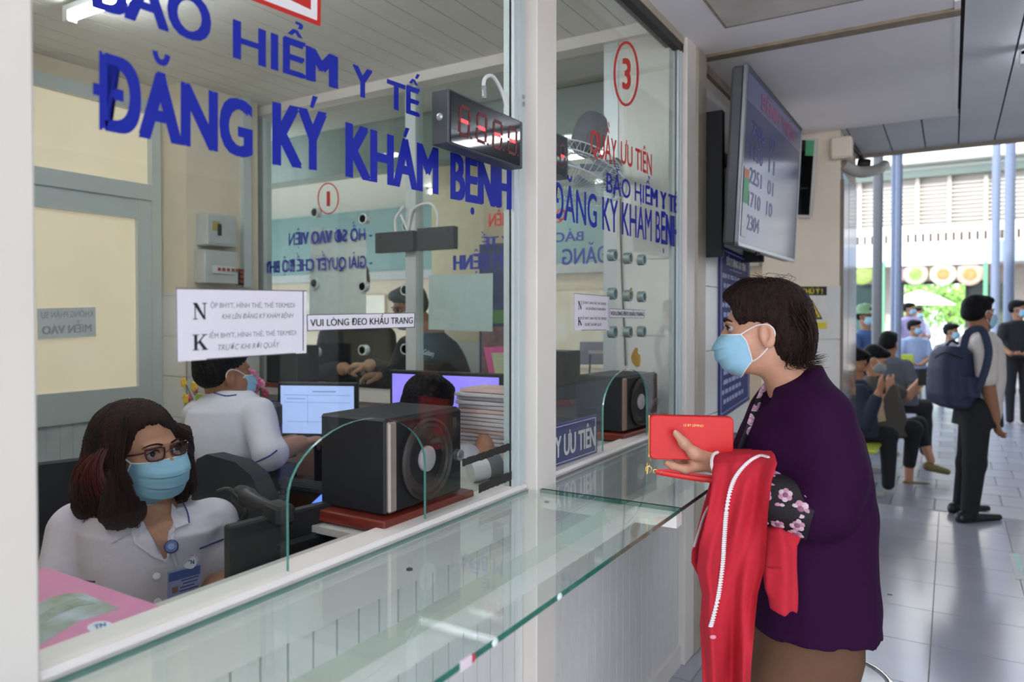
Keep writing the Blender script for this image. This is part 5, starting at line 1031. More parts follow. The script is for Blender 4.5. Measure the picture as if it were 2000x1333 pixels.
# ---------------------------------------------------------------- the clerk in glasses
M_uni = mat('white lavender uniform', 'd3cbd9', .85, var=.03, scale=120, bump=.1, bscale=600); M_pipe = mat('navy piping', '24347f', .6)
fC = 1.82
CK = empty('person', PF(290, 1150, fC).xy.to_3d(), 'seated clerk with auburn bob, glasses, blue mask and white uniform', 'person')
fdc = (RH * .90 - FH * .44 + UZ * .06).normalized(); HC = Head(PF(275, 884, 1.82), fdc, UZ - RH * .12, 1.04)
neckC = PF(283, 1000, 1.84)
S = Sdf(.0032); HC.skull(S, neckC, .055); S.rc(neckC, PF(300, 1060, 1.80), .065, .09, .04); hC = S.mesh()
TR_ = [(985, 235, 385, .06, 1.84), (1003, 185, 412, .095, 1.83), (1030, 160, 425, .115), (1080, 158, 412, .13), (1130, 170, 395, .135), (1180, 176, 378, .13), (1260, 178, 365, .13), (1330, 170, 370, .14)]
S = Sdf(.006); S.stack(rows(TR_, fC), RH, FH, .02, grow=-.008); 
LA = [(PF(150, 1040, 1.86), .058), (PF(120, 1180, 1.76), .046), (PF(200, 1330, 1.62), .03)]; RA = [(PF(412, 1020, 1.90), .054), (PF(432, 1130, 1.86), .045), (PF(415, 1230, 1.74), .030)]
S.chain(LA); S.chain(RA); hand(S, LA[2][0], RH * .6 - FH * .5 - UZ * .1, -UZ, -FH, .4); hand(S, RA[2][0], -RH * .6 - FH * .6 - UZ * .2, -UZ, -FH, .4)
pel = PF(265, 1330, 1.85)
for k in (-1, 1):
    hp = Vector((pel.x, pel.y, .52)) + RH * .1 * k; kn = hp + (RH * .42 - FH * .25).normalized() * .0 + Vector((.30, .06 * k, -.02)); S.rc(hp, kn, .075, .055); S.rc(kn, (kn.x + .02, kn.y, .08), .05, .035)
bC = S.mesh(); npmesh('body', [hC, bC], M_skin3, CK); HC.eyes(CK, M_hairk, .0022); HC.mask(CK)
S = Sdf(.0045); S.stack(rows(TR_, fC), RH, FH, .03); S.rc(LA[0][0], PF(127, 1132, 1.79), .073, .067, .03); S.rc(RA[0][0], PF(428, 1085, 1.875), .066, .060, .03)
S.rc(PF(305, 968, 1.78), PF(323, 1098, 1.71), .050, .003, .004, 'd', sq=(ray(315, 1030).normalized(), .28)); S.rc(PF(304, 960, 1.76), PF(304, 930, 1.78), .06, .08, .01, 'd'); S.rc(neckC + UZ * .02, neckC + UZ * .1, .066, .075, .01, 'd')
pfc = folds(.0035, 34, 21, vert=.5); shC = S.mesh(pfc); SH = npmesh('uniform_shirt', [shC], M_uni, CK); bvC = bvh_of([shC]); bvB = bvh_of([bC, hC])
bvCB = bvh_of([shC, bC, hC])
def decal(bv, pts, m, nm, par, off=.002, th=.002):
    P = [hit(bv, x, y, off) for x, y in pts]; P = [p for p in P if p is not None]
    if len(P) >= 3:
        c = sum(P, Vector()) / len(P); nn = (C0 - c).normalized(); return MB().prism(P, nn * th).build(nm, m, par)
def line(bv, pts, r, m, nm, par, off=.001, n=5):
    P = [hit(bv, x, y, off) for x, y in pts]; P = [p for p in P if p is not None]
    if len(P) >= 2: return MB().tube(bez(P, 4), r, 6).build(nm, m, par, True)
def flap(pts, nm, par, f0, m=M_uni): # collar flaps: own thickness, standing off the shirt
    P = [PF(x, y, f_) for x, y, f_ in pts]; c = sum(P, Vector()) / len(P); return MB().prism(P, -FH * .005).build(nm, m, par)
cl1 = [(216, 1030), (258, 1022), (298, 1050), (322, 1100), (276, 1058), (220, 1062)]
cl2 = [(325, 1000), (345, 975), (368, 1023), (342, 1035), (337, 1060), (326, 1098), (322, 1080), (324, 1040)]
decal(bvCB, [(218, 1028), (262, 1021), (257, 1042), (219, 1062)], M_uni, 'collar', SH, .004, .003); decal(bvCB, [(262, 1021), (279, 1022), (300, 1058), (321, 1098), (303, 1090), (264, 1062), (257, 1042)], M_uni, 'lapel', SH, .004, .003)
decal(bvCB, [(333, 985), (347, 975), (369, 1024), (343, 1034), (334, 1010)], M_uni, 'collar', SH, .004, .003); decal(bvCB, [(333, 990), (343, 1034), (338, 1062), (326, 1098), (328, 1050)], M_uni, 'lapel', SH, .004, .003)
line(bvC, [(352, 978), (362, 996), (367, 1010), (369, 1024)], .0018, M_pipe, 'piping', SH, .006)
line(bvC, [(88, 1142), (110, 1140), (140, 1136), (165, 1135), (186, 1137)], .0022, M_pipe, 'piping', SH, .001); line(bvC, [(390, 1072), (405, 1066), (420, 1060), (436, 1054)], .0022, M_pipe, 'piping', SH)
for (x, y) in ((306, 1126), (308, 1176), (289, 1196)):
    p = hit(bvC, x, y, .001)
    if p: MB().lathe(p, (C0 - p).normalized(), [(.0085, 0), (.0085, .003), (.006, .004), (.0001, .003)], 20).build('button', mat('white button', 'dedad6', .3), SH, True)
# glasses
GL = empty('glasses_frame', HC.p(0, .1, 0)); GL.parent = CK; GL.matrix_parent_inverse = CK.matrix_world.inverted(); M_gf = mat('dark red glasses frame', '4a1420', .25, coat=.5); M_ln = glass('spectacle lens', (.93, .92, .97), 1.5)
for k in (-1, 1):
    lp = [HC.p(k * (.033 + .024 * a), .104 - .010 * abs(a + .2) , .005 + .0145 * b) for a, b in ((-1, .7), (-.5, .98), (.3, 1), (.95, .9), (1, .4), (.85, -.6), (.4, -.98), (-.4, -1), (-.85, -.7), (-1, 0))]
    MB().tube(bez(lp + [lp[0]], 4), .0022, 6, cap=False).build('rim', M_gf, GL, True); c = sum(lp, Vector()) / 10; MB().add(lp + [c], [(i, (i + 1) % 10, 10) for i in range(10)]).build('lens', M_ln, GL)
    MB().tube(bez([HC.p(k * .057, .096, .014), HC.p(k * .072, .07, .010), HC.p(k * .078, .02, .006), HC.p(k * .079, -.01, .0)], 4), .0028, 6, flat=(.6, 1)).build('temple', M_gf, GL, True)
MB().tube(bez([HC.p(-.010, .102, .004), HC.p(0, .106, .008), HC.p(.010, .102, .004)], 4), .002, 6).build('bridge', M_gf, GL, True)
# bob hair
S = Sdf(.0036); HC.el(S, (0, -.018, .042), (.086, .100, .088)); HC.el(S, (0, -.075, -.03), (.088, .055, .075), .04)
S.rc(PF(232, 850, 1.84), PF(185, 985, 1.85), .060, .050, .05); S.rc(PF(250, 860, 1.775), PF(232, 1000, 1.735), .038, .044, .03); S.rc(PF(252, 930, 1.73), PF(262, 1002, 1.725), .034, .028, .03); S.rc(PF(200, 930, 1.80), PF(168, 985, 1.80), .045, .028, .03)
S.rc(PF(355, 850, 1.88), PF(362, 950, 1.875), .026, .028, .03); S.rc(PF(330, 960, 1.9), PF(350, 985, 1.88), .03, .02, .02)
HC.el(S, (-.005, .088, -.03), (.062, .06, .082), .012, 'd'); HC.el(S, (.02, .085, .035), (.045, .05, .035), .012, 'd'); HC.el(S, (.05, .075, -.035), (.035, .05, .07), .01, 'd')
hmC = S.mesh(hairpost(HC, 55, .0024)); HRC = npmesh('hair', [hmC], M_hair_r, CK); mb = MB(); rnd = random.Random(5)
for i in range(240):
    t = rnd.random(); a = PF(250 - 40 * t + rnd.uniform(-8, 8), 815 + 25 * t, 1.80 - .06 * (1 - t)); e = PF(268 - 118 * t + rnd.uniform(-9, 9), 1010 + rnd.uniform(-18, 16) - 14 * t, 1.70 + .12 * t); m_ = a.lerp(e, .5) - RH * (.012 + .02 * t) - FH * .03 * (1 - t)
    mb.tube(bez([a, m_, e, e + RH * rnd.uniform(-.008, .008) - UZ * .008], 4), [.0022 * (1 - .075 * j) for j in range(13)], 4, cap=False)
for i in range(70):
    b = PF(362 + rnd.uniform(-8, 8), 880 + 75 * rnd.random(), 1.85); pts = [b + RH * .009 * math.cos(q) + UZ * (.009 * math.sin(q) - .004 * q) - FH * .004 * q for q in np.linspace(0, 7, 16)]; mb.tube(pts, .0011, 4, cap=False)
mb.build('hair_strands', M_hair_r, HRC, True)
mb = MB()
for i in range(60):
    t = rnd.random() * .95; a = PF(238 - 30 * t, 830 + 30 * t, 1.765 + .02 * t); e = PF(225 - 95 * t + rnd.uniform(-8, 8), 985 + rnd.uniform(-20, 15), 1.715 + .08 * t); mb.tube(bez([a, a.lerp(e, .5) - RH * .022 - FH * .026, e], 5), [.0013 * (1 - .07 * j) for j in range(11)], 4, cap=False)
mb.build('red_streaks', mat('red tinted streak', '5c1815', .4, var=.2), HRC, True)
# badge
BD = empty('name_badge', PF(352, 1135, 1.69), 'blue staff badge clipped to the seated clerk uniform', 'badge'); p = hit(bvCB, 334, 1067, .008) or PF(334, 1067, 1.69); pn_ = (C0 - p).normalized(); M_bb = mat('blue badge plastic', '2b3b86', .3)
MB().lathe(p, pn_, [(.0155, 0), (.016, .005), (.013, .008), (.0001, .0085)], 24).build('reel', M_bb, BD, True); MB().lathe(p + pn_ * .0086, pn_, [(.0075, 0), (.0001, .0004)], 18).build('reel_disc', mat('reel disc', '7f9ad0', .4), BD); 
p1 = hit(bvC, 343, 1106, .006) or PF(343, 1106, 1.69); MB().tube([p, p1], .0035, 8).build('strap', mat('clear strap', 'cfd2dc', .2), BD)
cn = [hit(bvC, x, y, .012) or PF(x, y, 1.69) for x, y in ((321, 1121), (382, 1103), (388, 1143), (327, 1171))]; c = sum(cn, Vector()) / 4; uu = (cn[1] - cn[0]).normalized(); vv_ = (cn[0] - cn[3]); vv_ = (vv_ - uu * vv_.dot(uu)).normalized(); nb = uu.cross(vv_); hw_, hh_ = (cn[1] - cn[0]).length / 2, (cn[0] - cn[3]).length / 2
def bq(a, b, s_, t, d): return c + uu * (a * hw_) + vv_ * (b * hh_) + nb * d
def bcard(u0, u1, v0, v1, d, nm, m): MB().obox(c + uu * ((u0 + u1) / 2 * hw_) + vv_ * ((v0 + v1) / 2 * hh_) + nb * d, uu, vv_, nb, (u1 - u0) / 2 * hw_, (v1 - v0) / 2 * hh_, .0006).build(nm, m, BD)
bcard(-1, 1, -1, 1.1, 0, 'sleeve', mat('badge holder', 'a9b2dc', .15)); bcard(-.95, .95, -.95, .35, .0012, 'card', mat('badge card', '9ca6d6', .4)); bcard(-.95, .95, .35, .98, .0014, 'card_header', mat('badge header', '3f5db4', .4)); bcard(-.75, -.4, -.55, -.1, .0018, 'photo', mat('badge photo', '8c6a5e', .6))
for k, (a, b) in enumerate(((-.2, .85), (-.1, .8), (-.25, .6), (-.3, .85))): bcard(a, b, .18 - .25 * k, .26 - .25 * k, .0018, 'print_line', mat('badge print', '2f3c80', .6))
# round emblem on the pocket
p = hit(bvC, 371, 1097, .003)
if p:
    EM = MB().lathe(p, (C0 - p).normalized(), [(.0165, 0), (.0165, .0006), (.0001, .0007)], 28).build('emblem', mat('emblem white', 'dfe2ee', .6), SH); n_ = (C0 - p).normalized(); u_ = RH; MB().tube([p + n_ * .001 + (RH * math.cos(a) + UZ * math.sin(a)) * .0162 for a in np.linspace(0, 6.283, 28)], .0006, 4).build('emblem_ring', M_pipe, EM)
    text('TN', p + n_ * .0012 - RH * .008 - UZ * .007, p + n_ * .0012 + RH * .009 - UZ * .005, p + n_ * .0012 + RH * .009 + UZ * .005, p + n_ * .0012 - RH * .008 + UZ * .003, 'emblem_lettering', M_pipe, EM, .04, .0003, n_)
# ---------------------------------------------------------------- generic people
def trousers_sit(): pass
def figure(label, f, head, fdir, torso, arms, top, skin=M_skin3, sc=1.0, hair='man', hairm=M_hairk, mask=None, legs=None, pants=None, hips=None, res=.006, up=UZ, bare=(), shoes=None, seed=1, sleeve=1, group=None, eyes=True, ground=None, neckpx=None, sleeve_end=None):
    o = empty('person', ground or PF(head[0], head[1], f).xy.to_3d(), label, 'person', group); Hd = Head(PF(*head, f), fdir, up, sc); tr = rows(torso, f); nk = PF(*neckpx) if neckpx else tr[0][0] + UZ * .0
    S = Sdf(min(res, .005)); Hd.skull(S, nk, .05 * sc); hm_ = S.mesh(); S = Sdf(res); S.stack(tr, RH, FH, .02, grow=-.01)
    for A in arms: S.chain([(PF(*p[:3]), p[3]) for p in A['p']]); 
    for A in arms:
        if 'hand' in A: d, n, u = A['hand']; hand(S, PF(*A['p'][-1][:3]), d, n, u, A.get('curl', .5), .175 * sc)
    for Lg in (legs or []): S.chain([(PF(*p[:3]) if len(p) == 4 else Vector(p[0]), p[-1] * .75) for p in Lg])
    npmesh('body', [hm_, S.mesh()], skin, o)
    S = Sdf(res); S.stack(tr, RH, FH, .03, pw=2.3)
    for A in arms:
        P = A['p']; n = A.get('sleeve', sleeve)
        for i in range(len(P) - 1):
            if i >= n: break
            a, b = P[i], P[i + 1]; fr = min(1, n - i); e = [a[q] + (b[q] - a[q]) * fr for q in range(4)]; g_ = A.get('loose', .014); S.rc(PF(*a[:3]), PF(*e[:3]), a[3] + g_, e[3] + g_, .02)
    S.rc(nk + UZ * .03, nk + UZ * .1, .052 * sc, .06 * sc, .01, 'd')
    sm = S.mesh(folds(.004, 30, seed, vert=.4)); sh = npmesh('shirt', [sm], top, o)
    if legs:
        S = Sdf(res)
        if hips: S.stack(rows(hips, f), RH, FH, .03)
        for Lg in legs: S.chain([(PF(*p[:3]) if len(p) == 4 else Vector(p[0]), p[-1]) for p in Lg], .03)
        npmesh('trousers', [S.mesh(folds(.004, 26, seed + 3, vert=.3))], pants, o)
    S = Sdf(min(res, .0055)); Hd.el(S, (0, -.018, .046), (.081, .098, .084)); Hd.el(S, (0, -.05, -.0), (.079, .062, .06), .02); Hd.el(S, (0, .05, .085), (.058, .055, .034), .02)
    if hair == 'long': Hd.el(S, (0, -.065, -.05), (.075, .05, .08), .03)
    if hair == 'bun': Hd.el(S, (0, -.1, -.02), (.04, .04, .04), .02)
    Hd.el(S, (0, .105, -.035), (.09, .06, .085), .012, 'd')
    for k in (-1, 1): Hd.el(S, (.08 * k, .03, -.035), (.03, .05, .055), .01, 'd')
    npmesh('hair', [S.mesh(hairpost(Hd, 60, .002))], hairm, o)
    if mask: Hd.mask(o, mask)
    if eyes: Hd.eyes(o, hairm, .003)
    for (h_, t_) in (shoes or []): shoe(o, h_, t_, mat('black leather shoe', '17161a', .35))
    return o, Hd, bvh_of([sm]), sh
M_uni2 = mat('white uniform shirt', 'cfcdd8', .85, var=.03, scale=120)
fa = (RH * .72 + FH * .69).normalized()
mc, Hm, bvm, shm = figure('male clerk in white uniform seen from behind at the lit monitor', 2.78, (437, 728), fa, [(762, 415, 487, .06), (776, 392, 505, .09), (800, 372, 520, .12), (840, 362, 528, .14), (880, 360, 522, .15), (920, 368, 500, .14), (960, 385, 488, .14), (1010, 395, 490, .15), (1080, 390, 500, .16)],
    [dict(p=[(503, 815, 2.72, .055), (528, 886, 2.64, .044), (588, 866, 2.78, .030)], hand=((RH * .5 + FH * .8), -UZ, -RH), sleeve=1.12), dict(p=[(395, 815, 2.95, .06), (470, 890, 3.05, .045), (575, 862, 3.0, .03)], hand=((RH * .5 + FH * .7), -UZ, RH), sleeve=1)], M_uni2, M_skin2, 1.0, 'man', M_hairk, M_mask,
    legs=[[(440, 1060, 2.75, .1), (520, 1050, 3.05, .08), (535, 1270, 3.1, .06)], [(420, 1060, 2.9, .1), (480, 1050, 3.2, .08), (490, 1240, 3.25, .06)]], pants=M_uni2, hips=[(1000, 392, 492, .15), (1080, 385, 505, .16)], res=.005, seed=12, eyes=False)
line(bvm, [(498, 904), (512, 898), (528, 890), (541, 880)], .003, M_pipe, 'piping', shm); line(bvm, [(418, 768), (440, 774), (462, 772)], .003, M_pipe, 'collar_piping', shm)
figure('clerk with black hair bent low behind the front speaker', 2.32, (838, 806), (RH * .3 + FH * .9 - UZ * .25), [(880, 800, 890, .06), (900, 765, 920, .1), (960, 750, 930, .13), (1060, 750, 930, .13)], [dict(p=[(905, 905, 2.3, .05), (930, 950, 2.2, .042), (950, 860, 2.4, .03)], hand=(UZ * .3 + FH, -FH, RH), sleeve=.9)], M_uni2, M_skin3, .98, 'man', M_hairk, None, res=.006, seed=31, eyes=False)
# ---------------------------------------------------------------- other side of the hall, far hall
M_hw = mat('hall wall paint', '524e4a', .8, var=.05, scale=2)
struct(MB().box((3.3, .6, 0), (3.4, 5.7, 2.64)), 'wall_right', M_hw)
struct(MB().box((5.2, 5.9, 0), (5.4, 22, 6.5)), 'wall_sky_block', mat('sky blocking wall', '6f6a62', .8))  # unseen wall, added to keep bright sky out of the window reflections
struct(MB().box((1.9, 3.62, 0), (2.2, 3.9, 2.61)), 'column_2', mat('white column tile', 'd9d6d0', .3))
fh = struct(MB().box((-9, 2.95, 2.62), (-1.0, 6.0, 2.7)), 'ceiling_far_hall', mat('far hall ceiling', 'c9c4b9', .7))
fw = struct(MB().box((-9, 6.0, 0), (-1.08, 6.1, 2.7)), 'wall_far_hall', mat('far hall wall', 'b9a995', .7))
MB().box((-9, 5.94, 1.95), (-1.3, 6.0, 2.62)).build('teal_band', mat('teal fascia', '6c8886', .6), fw)
MB().box((-9, 5.92, 1.86), (-1.3, 5.99, 1.95)).build('rail', mat('grey rail', '9a9a98', .5), fw)
for (x0, x1, z0, z1, c) in ((-7.6, -6.0, 1.3, 1.75, '7d6a5c'), (-5.6, -5.2, .9, 1.7, 'd5cfc2'), (-4.4, -3.6, 1.1, 1.6, '8896a4'), (-3.2, -2.6, 1.0, 1.7, 'b9a88c'), (-2.3, -1.7, .8, 1.75, '6f7fa8')):
    MB().box((x0, 5.96, z0), (x1, 5.995, z1)).build('poster', mat('far poster ' + c, c, .6, c2='c9bfb2', scale=6), fw)
a = PY(843, 400, 3.75); b = PY(945, 400, 3.75)
fc_ = struct(MB().box((a.x, 3.75, 0), (b.x, 4.1, 2.62)), 'column_3', mat('cream column', 'e0cfac', .7))
MB().box((a.x - .002, 3.74, 0), (b.x + .002, 3.752, 1.3)).build('tile_base', M_tile, fc_)
c_ = PY(1004, 400, 3.7)
tag(MB().box((b.x + .0, 3.70, 1.05), (c_.x + .1, 3.73, 1.9)).build('navy_board', mat('navy notice board', '27356e', .5, c2='4a5a8c', scale=9)), 'navy notice board beside the cream column in the far hall', 'board')
nb_ = [o for o in COL.objects if o.name.startswith('navy_board')][-1]
MB().box((b.x + .02, 3.695, 1.42), (c_.x + .08, 3.702, 1.5)).build('green_stripe', mat('green stripe', '5c9a5c', .6), nb_); MB().box((b.x + .02, 3.695, 1.08), (c_.x + .08, 3.702, 1.4)).build('red_panel', mat('red panel', '8f5a64', .6, c2='b98a8c', scale=12), nb_)
MB().box((-8, 3.3, 2.34), (-1.1, 3.45, 2.62)).build('overhead_band', mat('grey green bulkhead', '7f8a82', .6), fh)  # grey green box across the far hall, below its ceiling
for i, (x, y) in enumerate(((-5.5, 4.2), (-4.0, 5.2), (-2.6, 4.6), (-1.9, 5.4))):
    if i in (0, 3): continue
    fluo('tube_light', (x, y, 2.58), (x + 1.1, y, 2.58), ('fluorescent tube on far hall ceiling beside the left wall', 'fluorescent tube on far hall ceiling over the posters', 'fluorescent tube on far hall ceiling behind the cream column', 'fluorescent tube on far hall ceiling next to the courtyard')[i])
# far counter outside the far glass
tag(MB().box((-3.4, FY + .06, FS - .05), (-1.21, FY + .42, FS - .02)).build('counter_shelf', glass('counter glass')), 'glass shelf along the far side of the booth', 'counter')
cs = [o for o in COL.objects if o.name.startswith('counter_shelf')][-1]
for x in (-3.2, -2.3, -1.4): MB().box((x - .02, FY + .035, FS - .09), (x + .02, FY + .4, FS - .05)).build('bracket', M_white, cs)
o = empty('tablet_stand', PY(1172, 705, FY + .2).xy.to_3d() + UZ * (FS - .02), 'lilac sign card on a small stand behind the priority window', 'sign'); p = PY(1170, 690, FY + .2)
MB().obox(p, RH, UZ - FH * .3, FH + UZ * .3, .09, .055, .004).build('card', mat('lilac card', 'b6aac6', .5), o); MB().obox(p - FH * .006 + UZ * .005, RH, UZ - FH * .3, FH + UZ * .3, .05, .008, .001).build('print_line', M_vw, o)
for k in (-1, 1): MB().tube([p + RH * .04 * k, (p + RH * .05 * k).xy.to_3d() + UZ * (FS - .02)], .004, 6).build('leg', M_char, o)
p = PY(1087, 678, FY + .25); o = empty('card_reader', (p.x, p.y, FS - .02), 'small teal framed device on far counter by the black speaker', 'device'); MB().obox((p.x, p.y, FS + .03), RH, UZ, FH, .06, .05, .02, .01).build('casing', mat('teal plastic', '3fa3a0', .4), o); MB().obox(Vector((p.x, p.y, FS + .03)) - FH * .021, RH, UZ, FH, .035, .03, .002).build('screen', M_acr, o)
# far customers
M_blkc = mat('black jacket cloth', '191a1f', .85, var=.1, bump=.2, bscale=60)
figure('customer with black sleeves folding a paper at the far counter', 4.45, (690, 548), (-FH * .85 - RH * .3), [(630, 655, 730, .08), (650, 630, 755, .11), (720, 625, 760, .13), (860, 630, 760, .14)], [dict(p=[(645, 660, 4.4, .06), (630, 735, 4.3, .055), (672, 720, 4.16, .036)], hand=(RH, -UZ, -FH), sleeve=1.75), dict(p=[(750, 660, 4.4, .06), (760, 735, 4.22, .055), (722, 714, 4.08, .036)], hand=(-RH, -UZ, -FH), sleeve=1.75)], M_blkc, M_skin, 1.0, mask=mat('pale mask', 'c9d3d6', .8), res=.007, seed=41,
    legs=[[(670, 860, 4.45, .1), (Vector((PF(670, 860, 4.45).x, PF(670, 860, 4.45).y, .05)), .06)], [(720, 860, 4.45, .1), (Vector((PF(720, 860, 4.45).x, PF(720, 860, 4.45).y, .05)), .06)]], pants=M_blkc)
_o, _h, bvg, shg = figure('customer in black jacket with printed back leaning on the far counter', 4.12, (800, 600), (-FH * .5 - RH * .8 - UZ * .3), [(650, 830, 868, .09), (668, 795, 890, .12), (700, 790, 908, .15), (745, 785, 926, .16), (860, 790, 930, .16)], [dict(p=[(800, 680, 4.0, .06), (775, 738, 3.95, .055), (752, 733, 3.9, .036)], hand=(-RH, -UZ, -FH), sleeve=1.85)], M_blkc, M_skin2, 1.0, mask=mat('pale mask'), hairm=mat('grey cap', '5b5d63', .8), res=.007, seed=43,
    legs=[[(830, 860, 4.15, .1), (Vector((PF(830, 860, 4.15).x, PF(830, 860, 4.15).y, .05)), .06)], [(890, 860, 4.15, .1), (Vector((PF(890, 860, 4.15).x, PF(890, 860, 4.15).y, .05)), .06)]], pants=M_blkc)
g4 = [hit(bvg, *p, .006) for p in ((826, 693), (848, 697), (849, 687), (827, 683))]
if all(g4): text('Galaxy', *g4, 'back_print', M_vw, shg, .01, .001, (C0 - g4[0]).normalized())
# ---------------------------------------------------------------- television on the poster wall
A_, B_, C_, D_ = PX(1444, 114, -.71), PX(1450, 478, -.745), PX(1556, 251, -.71), PX(1558, 507, -.745)
u_ = ((C_ - A_) + (D_ - B_)).normalized(); v_ = ((A_ - B_) + (C_ - D_)); v_ = (v_ - u_ * v_.dot(u_)).normalized(); n_ = v_.cross(u_).normalized(); n_ = n_ if n_.x > 0 else -n_
c = (A_ + B_ + C_ + D_) / 4; hw_ = ((C_ - A_).length + (D_ - B_).length) / 4; hh_ = ((A_ - B_).length + (C_ - D_).length) / 4
TV = empty('television', c - v_ * hh_, 'large wall television showing a blue queue list, tilted above the poster', 'television'); M_tvg = mat('silver bezel', '8f9193', .3, .7)
MB().obox(c - n_ * .03, u_, v_, n_, hw_ - .004, hh_ - .004, .028, .012).build('casing', mat('tv grey casing', '3d3f42', .4), TV)
MB().obox(c - n_ * .06, u_, v_, n_, hw_ * .6, hh_ * .6, .02, .01).build('back_box', M_blk, TV)
for s_ in (-1, 1):
    MB().obox(c + u_ * (s_ * (hw_ - .009)), u_, v_, n_, .009, hh_, .008, .002).build('bezel', M_tvg, TV); MB().obox(c + v_ * (s_ * (hh_ - .009)), u_, v_, n_, hw_, .009, .008, .002).build('bezel', M_tvg if s_ < 0 else M_char, TV)
sc_ = MB().obox(c + n_ * .002, u_, v_, n_, hw_ - .016, hh_ - .016, .003).build('screen', mat('queue screen', '12141e', .16, emit='6a6f9c', es=.14, var=.05, scale=2, spec=.06), TV)
def tvq(u0, v0, u1, v1): return [c + n_ * .0055 + u_ * (a * hw_) + v_ * (b * hh_) for a, b in ((u0, v0), (u1, v0), (u1, v1), (u0, v1))]
M_ts = mat('screen violet digits', '2f2f6e', .4, emit='3c3c8c', es=.1)
for k, (t_, t2) in enumerate((('2306', '07'), ('1130', '11'), ('2251', '01'), ('1710', '10'), ('2304', ''))):
    v0 = .30 - k * .27; text(t_, *tvq(-.78, v0, -.42, v0 + .17), 'screen_digits', M_ts, sc_, .01, .0003, n_)
    if t2: text(t2, *tvq(-.22, v0, -.02, v0 + .17), 'screen_digits', M_ts, sc_, .01, .0003, n_)
q_ = tvq(-.95, .62, .95, .92); MB().quad4(*q_, n_ * .0004).build('screen_banner', mat('screen banner', '44486c', .2, emit='555a8c', es=.08), sc_); q_ = [p + n_ * .0006 for p in tvq(-.55, .68, .7, .85)]; text('BỆNH VIỆN', *q_, 'screen_title', mat('screen red', '8a4a6a', .4, emit='8a4a6a', es=.08), sc_, .01, .0003, n_)
q_ = [p + n_ * .001 for p in tvq(-.93, -.88, -.80, -.1)]; st_ = MB().quad4(*q_, n_ * .0004).build('energy_sticker', mat('sticker white', 'c9d0cf', .5), TV); q_ = [p + n_ * .002 for p in tvq(-.93, -.5, -.80, -.22)]; MB().quad4(*q_, n_ * .0003).build('sticker_band', mat('sticker green', '4c9a66', .5), st_); q_ = [p + n_ * .002 for p in tvq(-.93, -.22, -.80, -.12)]; MB().quad4(*q_, n_ * .0003).build('sticker_band', mat('sticker orange', 'c9784a', .5), st_)
MB().tube([c - v_ * hh_ * .98 + u_ * -.2 - n_ * .01, c - v_ * (hh_ + .012) + u_ * -.2 - n_ * .01], .01, 8).build('sensor', M_blk, TV)
BK = empty('tv_bracket', (-.9, 3.3, 2.0), 'black steel mounting frame holding the large television to the wall', 'bracket')
for (a, b) in (((-.97, 3.2, 1.72), (-.86, 3.235, 2.36)), ((-.97, 4.0, 1.75), (-.86, 4.035, 2.36)), ((-.97, 3.235, 1.9), (-.95, 4.0, 1.96)), ((-.97, 3.235, 2.2), (-.95, 4.0, 2.26)), ((-.865, 3.4, 1.8), (-.81, 3.44, 2.3)), ((-.865, 3.8, 1.8), (-.81, 3.84, 2.3))): MB().box(a, b, .003).build('bracket_bar', M_blk, BK)
MB().tube(bez([(-.93, 3.28, 2.3), (-.9, 3.3, 2.15), (-.91, 3.27, 2.0), (-.88, 3.32, 1.92)], 6), .006, 8).build('cable', M_blk, BK, True)
# navy regulations poster
q = [PX(*p, -.964) for p in ((1403, 478), (1462, 506), (1462, 781), (1402, 822))]; o = tag(MB().quad4(*q, Vector((.006, 0, 0))).build('rules_poster', mat('navy poster board', '20286c', .4, spec=.15)), 'navy priority rules poster under the large television', 'poster'); q2 = [p + Vector((.0066, 0, 0)) for p in q]
text('ĐỐI TƯỢNG ƯU TIÊN', *lines4(*q2, .2, .84, .055, .10), 'lettering', M_vw, o, .03, .0004, NX)
rnd = random.Random(8); M_pt = mat('poster print', 'aab2d2', .6)
for k in range(14):
    v0 = .155 + k * .057; u0 = .12 if k % 3 else .08; end = rnd.uniform(.55, .9)
    while u0 < end:
        wd = rnd.uniform(.05, .14); a, b, c2_, d = lines4(*q2, u0, min(u0 + wd, end), v0, v0 + .026); MB().quad4(a, b, c2_, d, Vector((.0004, 0, 0))).build('print_word', M_pt, o); u0 += wd + .025
for r in ((.05, .95, .02, .0245), (.05, .95, .97, .9745), (.045, .06, .02, .97), (.94, .955, .02, .97), (.3, .7, .12, .125)):
    a, b, c2_, d = lines4(*q2, *r); MB().quad4(a, b, c2_, d, Vector((.0004, 0, 0))).build('border_line', M_pt, o)
# caution sign on the column
YC = 4.856; q = [PY(*p, YC) for p in ((1558, 560), (1615, 560), (1615, 642), (1558, 642))]; NYm = Vector((0, -1, 0)); o = tag(MB().quad4(*q, Vector((0, -.003, 0))).build('caution_sign', mat('sign white', 'd9d3ca', .5)), 'CHÚ Ý caution sign with yellow triangle on the tiled column', 'sign'); q2 = [p + NYm * .0034 for p in q]
def cq(r, nm, m, d=.0003): a, b, c2_, dd = lines4(*[p + NYm * d for p in q2], *r); MB().quad4(a, b, c2_, dd, NYm * .0002).build(nm, m, o)
M_yel = mat('sign yellow', 'd8c322', .5); cq((0, 1, 0, .21), 'header', mat('sign black', '201f1c', .5)); cq((0, 1, .85, 1), 'footer', M_yel)
text('CHÚ Ý !', *lines4(*[p + NYm * .0006 for p in q2], .14, .86, .055, .17), 'lettering', M_yel, o, .03, .0003, NYm)
